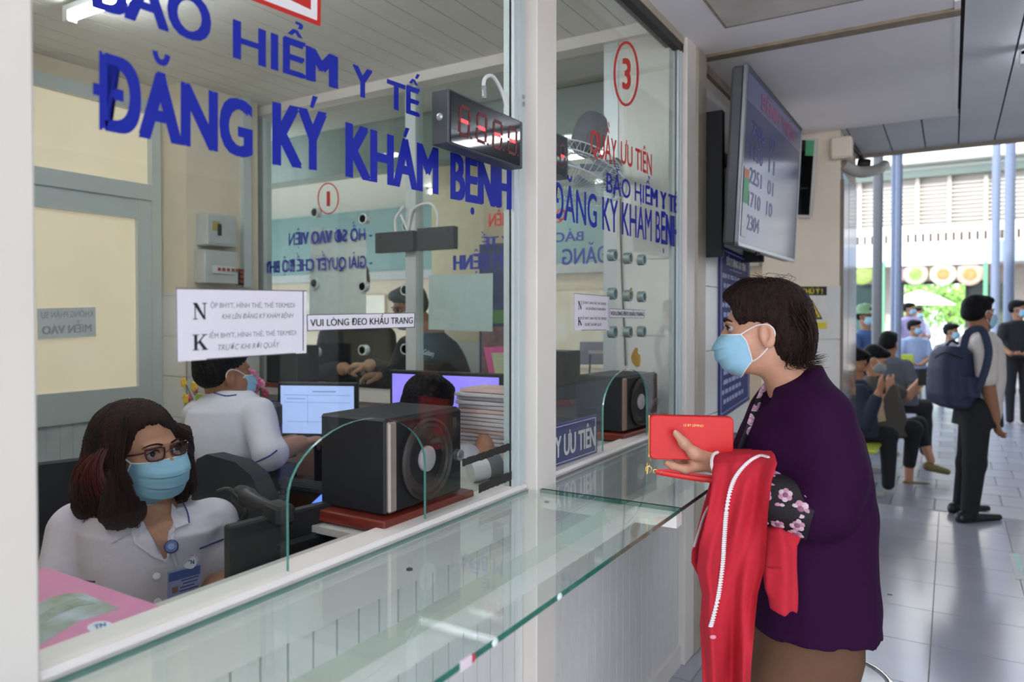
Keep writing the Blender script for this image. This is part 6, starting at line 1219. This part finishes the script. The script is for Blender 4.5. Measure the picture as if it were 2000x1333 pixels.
def tri(s_, d, m, nm): 
    cq_ = lambda u, v: (lines4(*q2, u, u, v, v)[0] + NYm * d); MB().prism([cq_(.5, .56 - .25 * s_), cq_(.5 + .36 * s_, .56 + .22 * s_), cq_(.5 - .36 * s_, .56 + .22 * s_)], NYm * .0002).build(nm, m, o)
tri(1, .0006, mat('sign black'), 'triangle_border'); tri(.8, .001, M_yel, 'triangle')
cq_ = lambda u, v: (lines4(*q2, u, u, v, v)[0] + NYm * .0016)
MB().tube([cq_(.46, .53), cq_(.53, .60), cq_(.62, .66)], .006, 6).tube([cq_(.52, .59), cq_(.42, .63)], .004, 6).tube([cq_(.48, .55), cq_(.58, .53)], .004, 6).ball(cq_(.44, .50), .008, 8).build('pictogram', mat('sign black'), o)
MB().prism([cq_(.4, .72), cq_(.66, .66), cq_(.70, .72)], NYm * .0003).build('pictogram', mat('sign black'), o)
# second screen on the column
q = [PY(1538, 268, 4.74), PY(1597, 270, 4.74), PY(1585, 426, 4.83), PY(1538, 424, 4.83)]; nn = (q[1] - q[0]).cross(q[0] - q[3]).normalized(); nn = nn if nn.y < 0 else -nn
o = tag(MB().quad4(*q, -nn * .03).build('wall_screen', mat('white screen frame', 'c6c2bd', .4)), 'small dark screen with white frame tilted on the beige column', 'television'); a, b, c2_, d = lines4(*[p + nn * .0006 for p in q], 0, .9, .03, .965); MB().quad4(a, b, c2_, d, nn * .001).build('screen', M_acr, o); a, b, c2_, d = lines4(*[p + nn * .002 for p in q], .62, .9, .03, .22); MB().quad4(a, b, c2_, d, nn * .001).build('energy_sticker', mat('sticker green'), o)
MB().obox((q[0] + q[1] + q[2] + q[3]) / 4 - nn * .06, Vector((1, 0, 0)), UZ, Vector((0, 1, 0)), .04, .08, .05).build('wall_mount', M_blk, o)
# security camera on the column duct
p = PF(1688, 320, 5.1); o = empty('security_camera', p, 'small black security camera under the slat ceiling edge beside the column', 'camera'); MB().lathe(p - RH * .05, RH + UZ * -.15 - FH * .4, [(.0001, 0), (.03, .0), (.038, .02), (.038, .07), (.03, .085), (.0001, .086)], 20).build('camera_body', M_blk, o, True); MB().tube([p, p - RH * .03 + UZ * .06, Vector((-.6, 5.02, p.z + .08))], .012, 8).build('mount_arm', M_blk, o, True)
# chrome stool behind the customer
p = PF(1618, 1345, 2.12); o = empty('stool', (p.x, p.y, 0), 'round chrome rimmed stool behind the brown trousers', 'stool'); zs = PF(1655, 1312, 2.1).z; M_chr = mat('chrome', 'd9dadc', .08, 1.0, var=.02)
MB().tube([Vector((p.x + .165 * math.cos(a), p.y + .165 * math.sin(a), zs - .03)) for a in np.linspace(0, 2 * math.pi, 40)], .013, 10, cap=False).build('seat_rim', M_chr, o, True); MB().lathe((p.x, p.y, zs - .045), UZ, [(.155, 0), (.158, .02), (.14, .03), (.0001, .033)], 36).build('seat', mat('white stool seat', 'cfd0d2', .3), o, True)
for k in range(4):
    q = math.pi / 4 + k * math.pi / 2; MB().tube([(p.x + .14 * math.cos(q), p.y + .14 * math.sin(q), zs - .04), (p.x + .19 * math.cos(q), p.y + .19 * math.sin(q), .004)], .011, 8).build('leg', M_chr, o, True)
MB().tube([Vector((p.x + .165 * math.cos(a), p.y + .165 * math.sin(a), .17)) for a in np.linspace(0, 2 * math.pi, 32)], .007, 8, cap=False).build('foot_ring', M_chr, o, True)
# marks on the floor
p = PZ(1738, 1162, .001); tag(MB().box((p.x - .012, p.y - .004, 0), (p.x + .012, p.y + .004, .002)).build('floor_scrap', M_dark), 'tiny dark scrap lying on the pale floor tiles', 'scrap')
q = [PZ(*t, .0006) for t in ((1972, 1082), (1990, 1082), (2003, 1134), (1983, 1132))]; o = tag(MB().quad4(*q, (0, 0, .0008)).build('floor_marking', mat('grey floor tape', '9aa0a0', .4)), 'grey and teal distance marker stuck on the floor', 'marker'); q = [PZ(*t, .0016) for t in ((1980, 1082), (1990, 1082), (1999, 1115), (1990, 1117))]; MB().quad4(*q, (0, 0, .0004)).build('teal_stripe', mat('teal tape', '6fb0b0', .4), o)
# ---------------------------------------------------------------- courtyard
FAC = 22.0
BD_ = empty('courtyard_building', (0, FAC, 0), 'cream two storey building with louvres and slotted white parapet across the courtyard', 'building'); M_cream = mat('cream facade', 'd2c6bb', .7); M_par = mat('white parapet', 'f2efe9', .6); M_fd = mat('facade shade board', 'b9ab9b', .7)
def fq(x0, y0, x1, y1, Y=FAC): a, b = PY(x0, y0, Y), PY(x1, y1, Y); return a, b
def fbox(x0, y0, x1, y1, nm, m, d=.1, front=0.0, par=BD_):
    a = PY(x0, (y0 + y1) / 2, FAC); b = PY(x1, (y0 + y1) / 2, FAC); xm = (x0 + x1) / 2; zt, zb = PY(xm, y0, FAC).z, PY(xm, y1, FAC).z; return MB().box((a.x, FAC - front - d, zb), (b.x, FAC - front, zt)).build(nm, m, par)
a = PY(1560, 620, FAC).x; b = PY(2200, 620, FAC).x; d0 = PY(1765, 620, FAC).x; d1 = PY(1886, 620, FAC).x; zd = PY(1826, 553, FAC).z; zr = PY(1840, 340, FAC).z
MB().box((a, FAC, 0), (d0, FAC + .3, zr)).box((d1, FAC, 0), (b, FAC + .3, zr)).box((d0, FAC, zd), (d1, FAC + .3, zr)).build('wall', M_cream, BD_)
zl0, zl1 = PY(1840, 450, FAC).z, PY(1840, 355, FAC).z
for k in range(12):
    z = zl0 + (zl1 - zl0) * k / 12; MB().add([(a, FAC - .02, z), (b, FAC - .02, z), (b, FAC - .16, z + .04), (a, FAC - .16, z + .04), (a, FAC - .02, z + (zl1 - zl0) / 16), (b, FAC - .02, z + (zl1 - zl0) / 16)], [(0, 1, 2, 3), (3, 2, 5, 4), (0, 4, 5, 1)]).build('louvre_slat', M_par, BD_)
for x in (1680, 1792, 1854, 1925): fbox(x - 4, 345, x + 4, 452, 'louvre_post', M_cream, .2)
MB().box((a, FAC - .3, zl1 + .12), (b, FAC + .3, zl1 + .32)).build('roof_edge', mat('green grey gutter', '8f9c90', .5), BD_); MB().box((a, FAC - .6, zl1 + .45), (b, FAC + .5, zl1 + 1.9)).build('roof', M_par, BD_)
z0, z1, z2, z3 = PY(1840, 518, FAC - .9).z, PY(1840, 472, FAC - .9).z, PY(1840, 455, FAC - .9).z, PY(1840, 438, FAC - .9).z
MB().box((a, FAC - 1.0, z0), (b, FAC - .9, z1)).box((a, FAC - 1.0, z2), (b, FAC - .9, z3)).build('parapet', M_par, BD_); MB().box((a, FAC - .9, z0), (b, FAC, z0 + .1)).build('balcony_floor', M_cream, BD_)
MB().box((a, FAC - .6, z1 - .05), (b, FAC - .55, z2 + .05)).build('recess_shade', mat('dark recess shade', '4c4a52', .8, c2='6a5a48', scale=1.5), BD_)  # dark sheet behind the slots, the balcony's shade put into colour
x = a; k = 0
while x < b: tile_piece('parapet_bar', BD_, (x, FAC - 1.0, z1), (x + .1, FAC - .9, z2), M_par, 'pb'); x += .165; k += 1
for (x0, x1, c1, c2) in ((1763, 1814, '9c7f86', 'b9b4a0'), (1817, 1867, 'a08a70', 'd9dcc8'), (1870, 1918, 'b2b0b4', 'c9a89a'), (1672, 1695, 'b9664a', '8c9a52')):
    s_ = fbox(x0, 523, x1, 550, 'menu_board', mat('menu board ' + c1, c1, .5, var=.1, scale=3), .05, .9); p0 = PY((x0 + x1) / 2, 536, FAC - .97); MB().lathe(p0, (0, -1, 0), [(.0001, .006), (.22, .006), (.26, 0), (.28, -.01)], 24).build('printed_plate', mat('menu plate ' + c2, c2, .5), BD_); MB().lathe(p0 - Vector((0, .01, 0)), (0, -1, 0), [(.0001, .006), (.13, .004), (.15, 0)], 16).build('printed_food', mat('menu food ' + c2, '8fae5c' if c2 < 'c' else 'c98f5a', .6, var=.3, scale=8), BD_)
fbox(1763, 550, 1925, 556, 'lintel', M_char, .1, .2); fbox(1885, 552, 1892, 640, 'door_jamb', M_char, .15, .05); fbox(1758, 552, 1766, 640, 'door_jamb', M_char, .15, .05)
for (x0, x1) in ((1722, 1734), (1917, 1925)): fbox(x0, 518, x1, 650, 'green_post', mat('mint green post', '6fae8c', .5), .15, 1.0)
fbox(1893, 556, 1960, 640, 'shop_window', mat('dim shop window', '6f7a63', .2, c2='3c4038', scale=2), .05, .02); fbox(1672, 556, 1720, 650, 'shop_window', mat('dim shop window two', '3f5a58', .2), .05, .02); fbox(1940, 475, 2060, 515, 'blue_sign_board', mat('pale blue sign board', 'a9b8d4', .5), .06, 1.05)
CN = struct(MB().box((-6, 2.5, 6.5), (8, 13, 6.58)), 'roof_canopy', mat('canopy sheet', 'c9cac8', .6))  # canopy on the poles; unseen reach over the hall extended to shade the courtyard
# steel poles of the courtyard canopy
M_pole = mat('blue grey steel pole', '77839c', .4, .2); M_pole2 = mat('grey steel pole', '6d6f74', .5)
def pole(x, f, r, m, label, top=6.495):
    p = PF(x, 700, f).xy.to_3d(); o = empty('canopy_pole', p, label, 'pole', None); MB().cyl(p + UZ * -.01, p + UZ * top, r, 20).build('shaft', m, o, True); MB().box(p + Vector((-.11, -.11, -.012)), p + Vector((.11, .11, .01))).build('base_plate', m, o)
    for a_ in (-1, 1):
        for b_ in (-1, 1): MB().cyl(p + Vector((.085 * a_, .085 * b_, .0)), p + Vector((.085 * a_, .085 * b_, .03)), .012, 8).build('bolt', m, o)
pole(1712, 8.3, .053, M_pole2, 'grey steel pole rising beside the seated people'); pole(1744, 11.2, .045, M_pole, 'slim blue grey pole, left one of the close pair'); pole(1753, 9.8, .042, M_pole, 'slim blue grey pole, right one of the close pair'); pole(1969, 13.5, .085, M_pole, 'stout blue pole in front of the dim shop window'); pole(1942, 16.5, .085, M_pole, 'pale blue pole behind the man with backpack')
def leafy(name, c, r, n, col, label, cat='tree', trunk=True):
    o = empty(name, (c[0], c[1], 0), label, cat); c = Vector(c); mb = MB(); rn = random.Random(int(c.x * 10) + n)
    for i in range(n):
        d = Vector((rn.gauss(0, 1), rn.gauss(0, 1), rn.gauss(0, .8))).normalized(); p = c + Vector((d.x * r[0], d.y * r[1], d.z * r[2])) * (rn.random() ** .4); u = Vector((rn.gauss(0, 1), rn.gauss(0, 1), rn.gauss(0, 1))).normalized(); v = u.orthogonal().normalized(); s_ = rn.uniform(.08, .16); mb.add([p - u * s_, p + v * s_ * .5, p + u * s_, p - v * s_ * .5], [(0, 1, 2, 3)])
    l = mb.build('foliage', mat('leaf ' + col, col, .6, var=.3, scale=2), o); l['kind'] = 'stuff'
    if trunk: MB().tube([(c.x, c.y, 0), (c.x + .1, c.y, c.z * .5), (c.x, c.y, c.z)], [.14, .11, .07], 10).build('trunk', mat('bark', '6d5b49', .9), o, True)
for i, (x, f, y, r, col) in enumerate(((1795, 27.5, 590, (1.6, 1.2, 1.4), '7fae4c'), (1850, 31, 575, (1.8, 1.3, 1.6), '8fbf5a'), (1884, 34.5, 600, (1.0, .8, 1.1), '6f9a48'))):
    p = PF(x, y, f); leafy('tree', (p.x, p.y, max(p.z, 1.2)), r, 900, col, ('light green tree seen at the left of the bright gateway', 'tallest pale green tree in the middle of the bright gateway', 'small darker green tree at the right of the bright gateway')[i])
p = PF(1795, 585, 25); o = empty('parasol', (p.x, p.y, 0), 'white parasol standing beyond the gateway', 'parasol'); MB().lathe((p.x, p.y, p.z - .2), UZ, [(1.1, 0), (.6, .3), (.05, .5), (.0001, .52)], 16).build('canopy', mat('parasol white', 'f4f2ee', .7), o, True); MB().cyl((p.x, p.y, 0), (p.x, p.y, p.z + .3), .03, 10).build('pole', M_pole2, o, True)
# bench row
p0 = PF(1700, 860, 6.3); o = empty('waiting_bench', (p0.x, p0.y, 0), 'yellow green waiting bench with grey legs beside the column', 'bench'); M_yg = mat('yellow green seat plastic', 'a9b53a', .4); ys = [6.45 + k * .52 for k in range(6)]; xb = -.72
for i, y in enumerate(ys):
    MB().box((xb - .22, y - .23, .40), (xb + .24, y + .23, .43), .012).build('seat', M_yg, o); MB().obox((xb - .27, y, .64), Vector((0, 1, 0)), Vector((-.15, 0, 1)), Vector((1, 0, .15)), .22, .18, .012, .01).build('backrest', M_yg, o)
MB().box((xb - .05, ys[0] - .2, .34), (xb + .03, ys[-1] + .2, .39)).build('beam', M_pole2, o)
for y in (ys[0] + .2, ys[2] + .2, ys[4] + .2):
    MB().box((xb - .04, y - .03, .03), (xb + .02, y + .03, .36)).build('leg', mat('pale bench leg', 'a8a49c', .4), o); MB().box((xb - .28, y - .03, -.004), (xb + .26, y + .03, .03)).build('foot', mat('pale bench leg'), o)
# man with the backpack
fM = 5.25; M_wsh = mat('white cotton shirt', 'c9bfb8', .85, var=.04); M_bpt = mat('black trousers', '141417', .85); M_navy = mat('navy backpack cloth', '222c44', .7, var=.08, bump=.2, bscale=80)
fm = (RH * .95 + FH * .22).normalized(); gm_ = PF(1900, 1018, fM).xy.to_3d(); mz = lambda x, y, f_=fM: PF(x, y, f_)
L1 = [(mz(1905, 800, 5.17), .1), (mz(1903, 905, 5.15), .072), (mz(1893, 992, 5.15).xy.to_3d() + UZ * .05, .056)]; L2 = [(mz(1905, 800, 5.33), .1), (mz(1890, 905, 5.36), .072), (mz(1877, 985, 5.4).xy.to_3d() + UZ * .05, .056)]
mo_, Hmm, bvman, shman = figure('standing man in white shirt and black trousers wearing a navy backpack', fM, (1911, 612), fm, [(648, 1893, 1935, .09), (664, 1880, 1945, .15), (700, 1880, 1952, .17), (740, 1884, 1952, .16), (790, 1882, 1946, .16), (815, 1880, 1946, .16)], [dict(p=[(1922, 672, 5.12, .055), (1928, 745, 5.06, .048), (1944, 818, 5.1, .034)], hand=(UZ * -1 + RH * .2, RH, FH), sleeve=.92, loose=.02), dict(p=[(1922, 672, 5.4, .055), (1930, 745, 5.45, .046), (1950, 780, 5.4, .034)], sleeve=.9)], M_wsh, M_skin2, 1.06, 'man', M_hairk, M_mask,
    legs=[[(*t,) for t in L1], [(*t,) for t in L2]], pants=M_bpt, hips=[(788, 1872, 1948, .16), (830, 1866, 1950, .17)], res=.008, seed=51, ground=gm_, shoes=[(L1[2][0].xy.to_3d() - fm * .07, L1[2][0].xy.to_3d() + fm * .27), (L2[2][0].xy.to_3d() - fm * .07, L2[2][0].xy.to_3d() + fm * .25)])
BP = empty('backpack', mz(1862, 800, 5.2), 'navy backpack hanging on the back of the standing man', 'backpack')
S = Sdf(.008); S.stack(rows([(676, 1842, 1880, .10, 5.25), (690, 1828, 1888, .14, 5.25), (720, 1822, 1890, .15, 5.25), (770, 1824, 1892, .155, 5.25), (790, 1832, 1890, .15, 5.25), (797, 1845, 1885, .13, 5.25)], 5.25), RH, FH, .03, pw=3); S.stack(rows([(735, 1870, 1902, .10, 5.15), (775, 1872, 1904, .10, 5.15)], 5.15), RH, FH, .03, pw=3); npmesh('bag_body', [S.mesh(folds(.004, 24, 3))], M_navy, BP)
for (x0, f_) in ((5.03, 0), (5.42, 1)):
    MB().tube(bez([PF(1880, 690, x0 + .1), PF(1890, 652, x0 + .07), PF(1915, 643, x0 + .04), PF(1928, 668, x0 - .0), PF(1930, 700, x0 - .02 if not f_ else x0 + .1), PF(1915, 750, x0 + .0), PF(1895, 780, x0 + .06)], 6), .024, 8, flat=(.35, 1)).build('strap', M_navy, BP, True)
MB().tube(bez([PF(1848, 676, 5.25), PF(1858, 666, 5.25), PF(1872, 672, 5.25)], 5), .01, 6).build('grab_loop', M_navy, BP, True); MB().tube(bez([PF(1826, 700, 5.12), PF(1845, 690, 5.09), PF(1880, 700, 5.1)], 5), .005, 6).build('zipper', M_blk, BP, True)
# seated people on the bench
M_gry = mat('dark grey shirt', '4b4f59', .85); M_olv = mat('brown grey blouse', '4a443d', .85); M_nvy = mat('navy jacket', '1d2438', .85); M_khk = mat('khaki shoe', '6f6434', .6)
def phone(p, u, label): 
    o = tag(MB().obox(p, u, UZ, u.cross(UZ), .037, .075, .005, .003).build('mobile_phone', M_blk), label, 'phone'); MB().obox(p - u.cross(UZ) * .0055, u, UZ, u.cross(UZ), .033, .068, .0006).build('screen', M_acr, o)
fs_ = 6.5
wb, Hw, bvw, shw = figure('seated woman in grey brown blouse and black trousers reading her phone', fs_, (1708, 702), (RH * .75 - FH * .45 - UZ * .4), [(735, 1692, 1726, .08), (750, 1684, 1748, .13), (790, 1684, 1760, .15), (830, 1686, 1770, .16), (850, 1688, 1775, .16)], [dict(p=[(1695, 762, 6.3, .05), (1702, 800, 6.2, .045), (1728, 758, 6.15, .03)], hand=(RH * .6 + UZ * .6, FH, UZ), sleeve=.8), dict(p=[(1745, 762, 6.6, .05), (1772, 775, 6.6, .042), (1800, 742, 6.55, .03)], hand=(RH, -UZ, FH), sleeve=.5)], M_olv, M_skin3, 1.0, 'long', M_hairk, mat('grey mask', '8d959a', .8), res=.009, seed=61,
    legs=[[(1712, 838, 6.5, .085), (1785, 838, 6.4, .07), (1776, 905, 6.4, .052)], [(1715, 842, 6.6, .085), (1795, 830, 6.55, .07), (1806, 868, 6.5, .05)]], pants=M_bpt, hips=[(820, 1688, 1765, .15), (852, 1690, 1770, .16)])
S = Sdf(.008); S.rc(PF(1776, 900, 6.4), PF(1775, 940, 6.4), .042, .034); S.rc(PF(1806, 866, 6.5), PF(1818, 900, 6.45), .042, .034); npmesh('ankle', [S.mesh()], M_skin3, wb)
for (h_, t_) in ((PF(1770, 952, 6.4), PF(1812, 950, 6.35)), (PF(1812, 916, 6.45), PF(1850, 922, 6.4))): S = Sdf(.008); S.rc(h_ + UZ * .02, t_, .04, .028); npmesh('shoe', [S.mesh()], M_khk, wb)
figure('person in navy jacket seated half behind the column corner', 6.05, (1668, 708), (RH * .8 - FH * .4 - UZ * .3), [(742, 1655, 1688, .08), (760, 1650, 1700, .13), (800, 1652, 1706, .15), (850, 1655, 1712, .16)], [dict(p=[(1680, 765, 5.9, .05), (1690, 830, 5.8, .045), (1716, 768, 5.75, .03)], hand=(RH * .3 + UZ * .8, FH, UZ), sleeve=1.8)], M_nvy, M_skin2, 1.0, 'man', M_hairk, None, res=.009, seed=63, legs=[[(1680, 850, 6.05, .085), (1735, 850, 5.95, .07), (1735, 945, 5.95, .05)]], pants=M_bpt)
figure('seated man in dark grey shirt with his back turned on the bench', 7.3, (1736, 672), (RH * .75 + FH * .6), [(698, 1722, 1752, .09), (708, 1712, 1770, .15), (740, 1712, 1784, .17), (790, 1720, 1790, .17)], [dict(p=[(1770, 716, 7.2, .055), (1785, 765, 7.1, .048), (1800, 742, 7.3, .032)], hand=(RH, FH, UZ), sleeve=.6)], M_gry, M_skin2, 1.02, 'man', M_hairk, None, res=.009, seed=65, legs=[[(1750, 790, 7.3, .09), (1805, 795, 7.4, .075), (1808, 880, 7.4, .055)]], pants=M_bpt, eyes=False)
en = PF(1706, 803, 6.0); o = tag(MB().obox(en, RH + UZ * .2, UZ - RH * .2, FH, .085, .1, .004).build('paper_envelope', mat('tan envelope', 'b39a78', .8)), 'tan paper envelope held by the person in navy jacket', 'envelope'); MB().obox(en + UZ * .06 - FH * .005, RH + UZ * .2, UZ - RH * .2, FH, .08, .03, .001).build('flap', mat('tan envelope'), o)
phone(PF(1721, 752, 6.02), RH, 'dark phone held by the woman in grey brown blouse'); phone(PF(1801, 737, 6.45), RH, 'dark phone held out past the seated woman knee')
_a, Hd_, _b, _c = figure('person with green sun helmet in blue shirt standing behind the bench', 9.2, (1690, 618), (RH * .5 - FH * .8), [(645, 1680, 1705, .09), (655, 1670, 1715, .14), (720, 1672, 1716, .15)], [dict(p=[(1672, 662, 9.1, .05), (1668, 700, 9.0, .045), (1682, 690, 8.9, .03)], hand=(RH, UZ, FH), sleeve=.7)], mat('blue work shirt', '35507e', .85), M_skin2, 1.0, 'man', M_hairk, M_mask, res=.012, seed=67, legs=[[(1692, 720, 9.2, .1), (PF(1692, 720, 9.2).xy.to_3d() + UZ * .05, .06)], [(1704, 720, 9.25, .1), (PF(1704, 720, 9.25).xy.to_3d() + UZ * .05, .06)]], pants=M_bpt)
hl = empty('sun_helmet', Hd_.p(0, 0, .06), 'green sun helmet on the person behind the bench', 'hat'); MB().lathe(Hd_.p(0, -.01, .05), UZ, [(.17, -.012), (.11, .02), (.1, .06), (.07, .1), (.0001, .115)], 24).build('dome', mat('helmet green', '6f8f6c', .6), hl, True); MB().lathe(Hd_.p(0, -.01, .045), UZ, [(.175, -.014), (.172, -.006), (.11, .02)], 24).build('brim', mat('helmet green'), hl, True)
for (lab, f, hx, hy, cshirt, cp, seat, sd) in (('person in lavender shirt standing near the gateway', 14, 1776, 604, 'a9a4cf', '3d4258', 0, 71), ('person in pale blue shirt seated far across the courtyard', 12, 1786, 640, '9fb2d6', '2b3048', 1, 73), ('person in grey shirt seated low behind the backpack', 11, 1858, 648, '8f8d96', '2a2c36', 1, 75), ('person in dark clothes standing at the picture edge', 10, 1988, 604, '1c1f26', '17181c', 0, 77), ('person in white shirt standing beside the gateway', 15, 1790, 612, 'c9cde0', '33384a', 0, 79)):
    p = F_PX / f; T = [(hy + .15 * p, hx - .07 * p, hx + .07 * p, .08), (hy + .2 * p, hx - .2 * p, hx + .2 * p, .1), (hy + .45 * p, hx - .19 * p, hx + .19 * p, .12), (hy + .68 * p, hx - .18 * p, hx + .18 * p, .12)]
    hp = PF(hx, hy + .68 * p, f); lg = [[(Vector(hp) + RH * k * .09, .085), (Vector((hp.x, hp.y, .45)) + RH * (k * .1 + (.35 if seat else 0)), .065), (Vector((hp.x, hp.y, .05)) + RH * (k * .1 + (.35 if seat else 0)), .05)] for k in (-1, 1)]
    figure(lab, f, (hx, hy), (RH * .6 - FH * .7), T, [dict(p=[(hx + k * .2 * p, hy + .25 * p, f, .05), (hx + k * .26 * p, hy + .5 * p, f - .1, .042), (hx + k * .1 * p, hy + .62 * p, f - .3, .03)], hand=(-RH * k, UZ, FH), sleeve=.8) for k in (-1, 1)], mat('shirt ' + cshirt, cshirt, .85), M_skin2, 1.0, 'man', M_hairk, M_mask, res=.014, seed=sd, legs=lg, pants=mat('trousers ' + cp, cp, .85), eyes=False)
# far table and chair
p = PF(1818, 668, 13).xy.to_3d(); o = empty('red_table', p, 'red and white table standing far across the courtyard', 'table'); MB().box(p + Vector((-.5, -.3, .7)), p + Vector((.5, .3, .74)), .01).build('tabletop', mat('faded red top', 'b9706c', .4), o)
for a_ in (-1, 1):
    for b_ in (-1, 1): MB().cyl(p + Vector((.44 * a_, .25 * b_, -.01)), p + Vector((.44 * a_, .25 * b_, .7)), .02, 8).build('leg', mat('white table leg', 'd9d4d0', .4), o)
MB().box(p + Vector((-.46, -.02, .35)), p + Vector((.46, .02, .45))).build('cross_bar', mat('faded red top'), o)
p = PF(1768, 690, 10.5).xy.to_3d(); o = empty('plastic_chair', p, 'yellow green plastic chair in the bright courtyard', 'chair'); MB().box(p + Vector((-.22, -.22, .42)), p + Vector((.22, .22, .45)), .012).build('seat', M_yg, o); MB().obox(p + Vector((-.1, .22, .7)), Vector((1, 0, 0)), UZ, Vector((0, 1, 0)), .2, .22, .012, .01).build('backrest', M_yg, o)
for a_ in (-1, 1):
    for b_ in (-1, 1): MB().cyl(p + Vector((.19 * a_, .19 * b_, -.01)), p + Vector((.19 * a_, .19 * b_, .42)), .014, 8).build('leg', M_pole2, o)
bpy.data.objects.remove(_to); bpy.data.curves.remove(_tc)
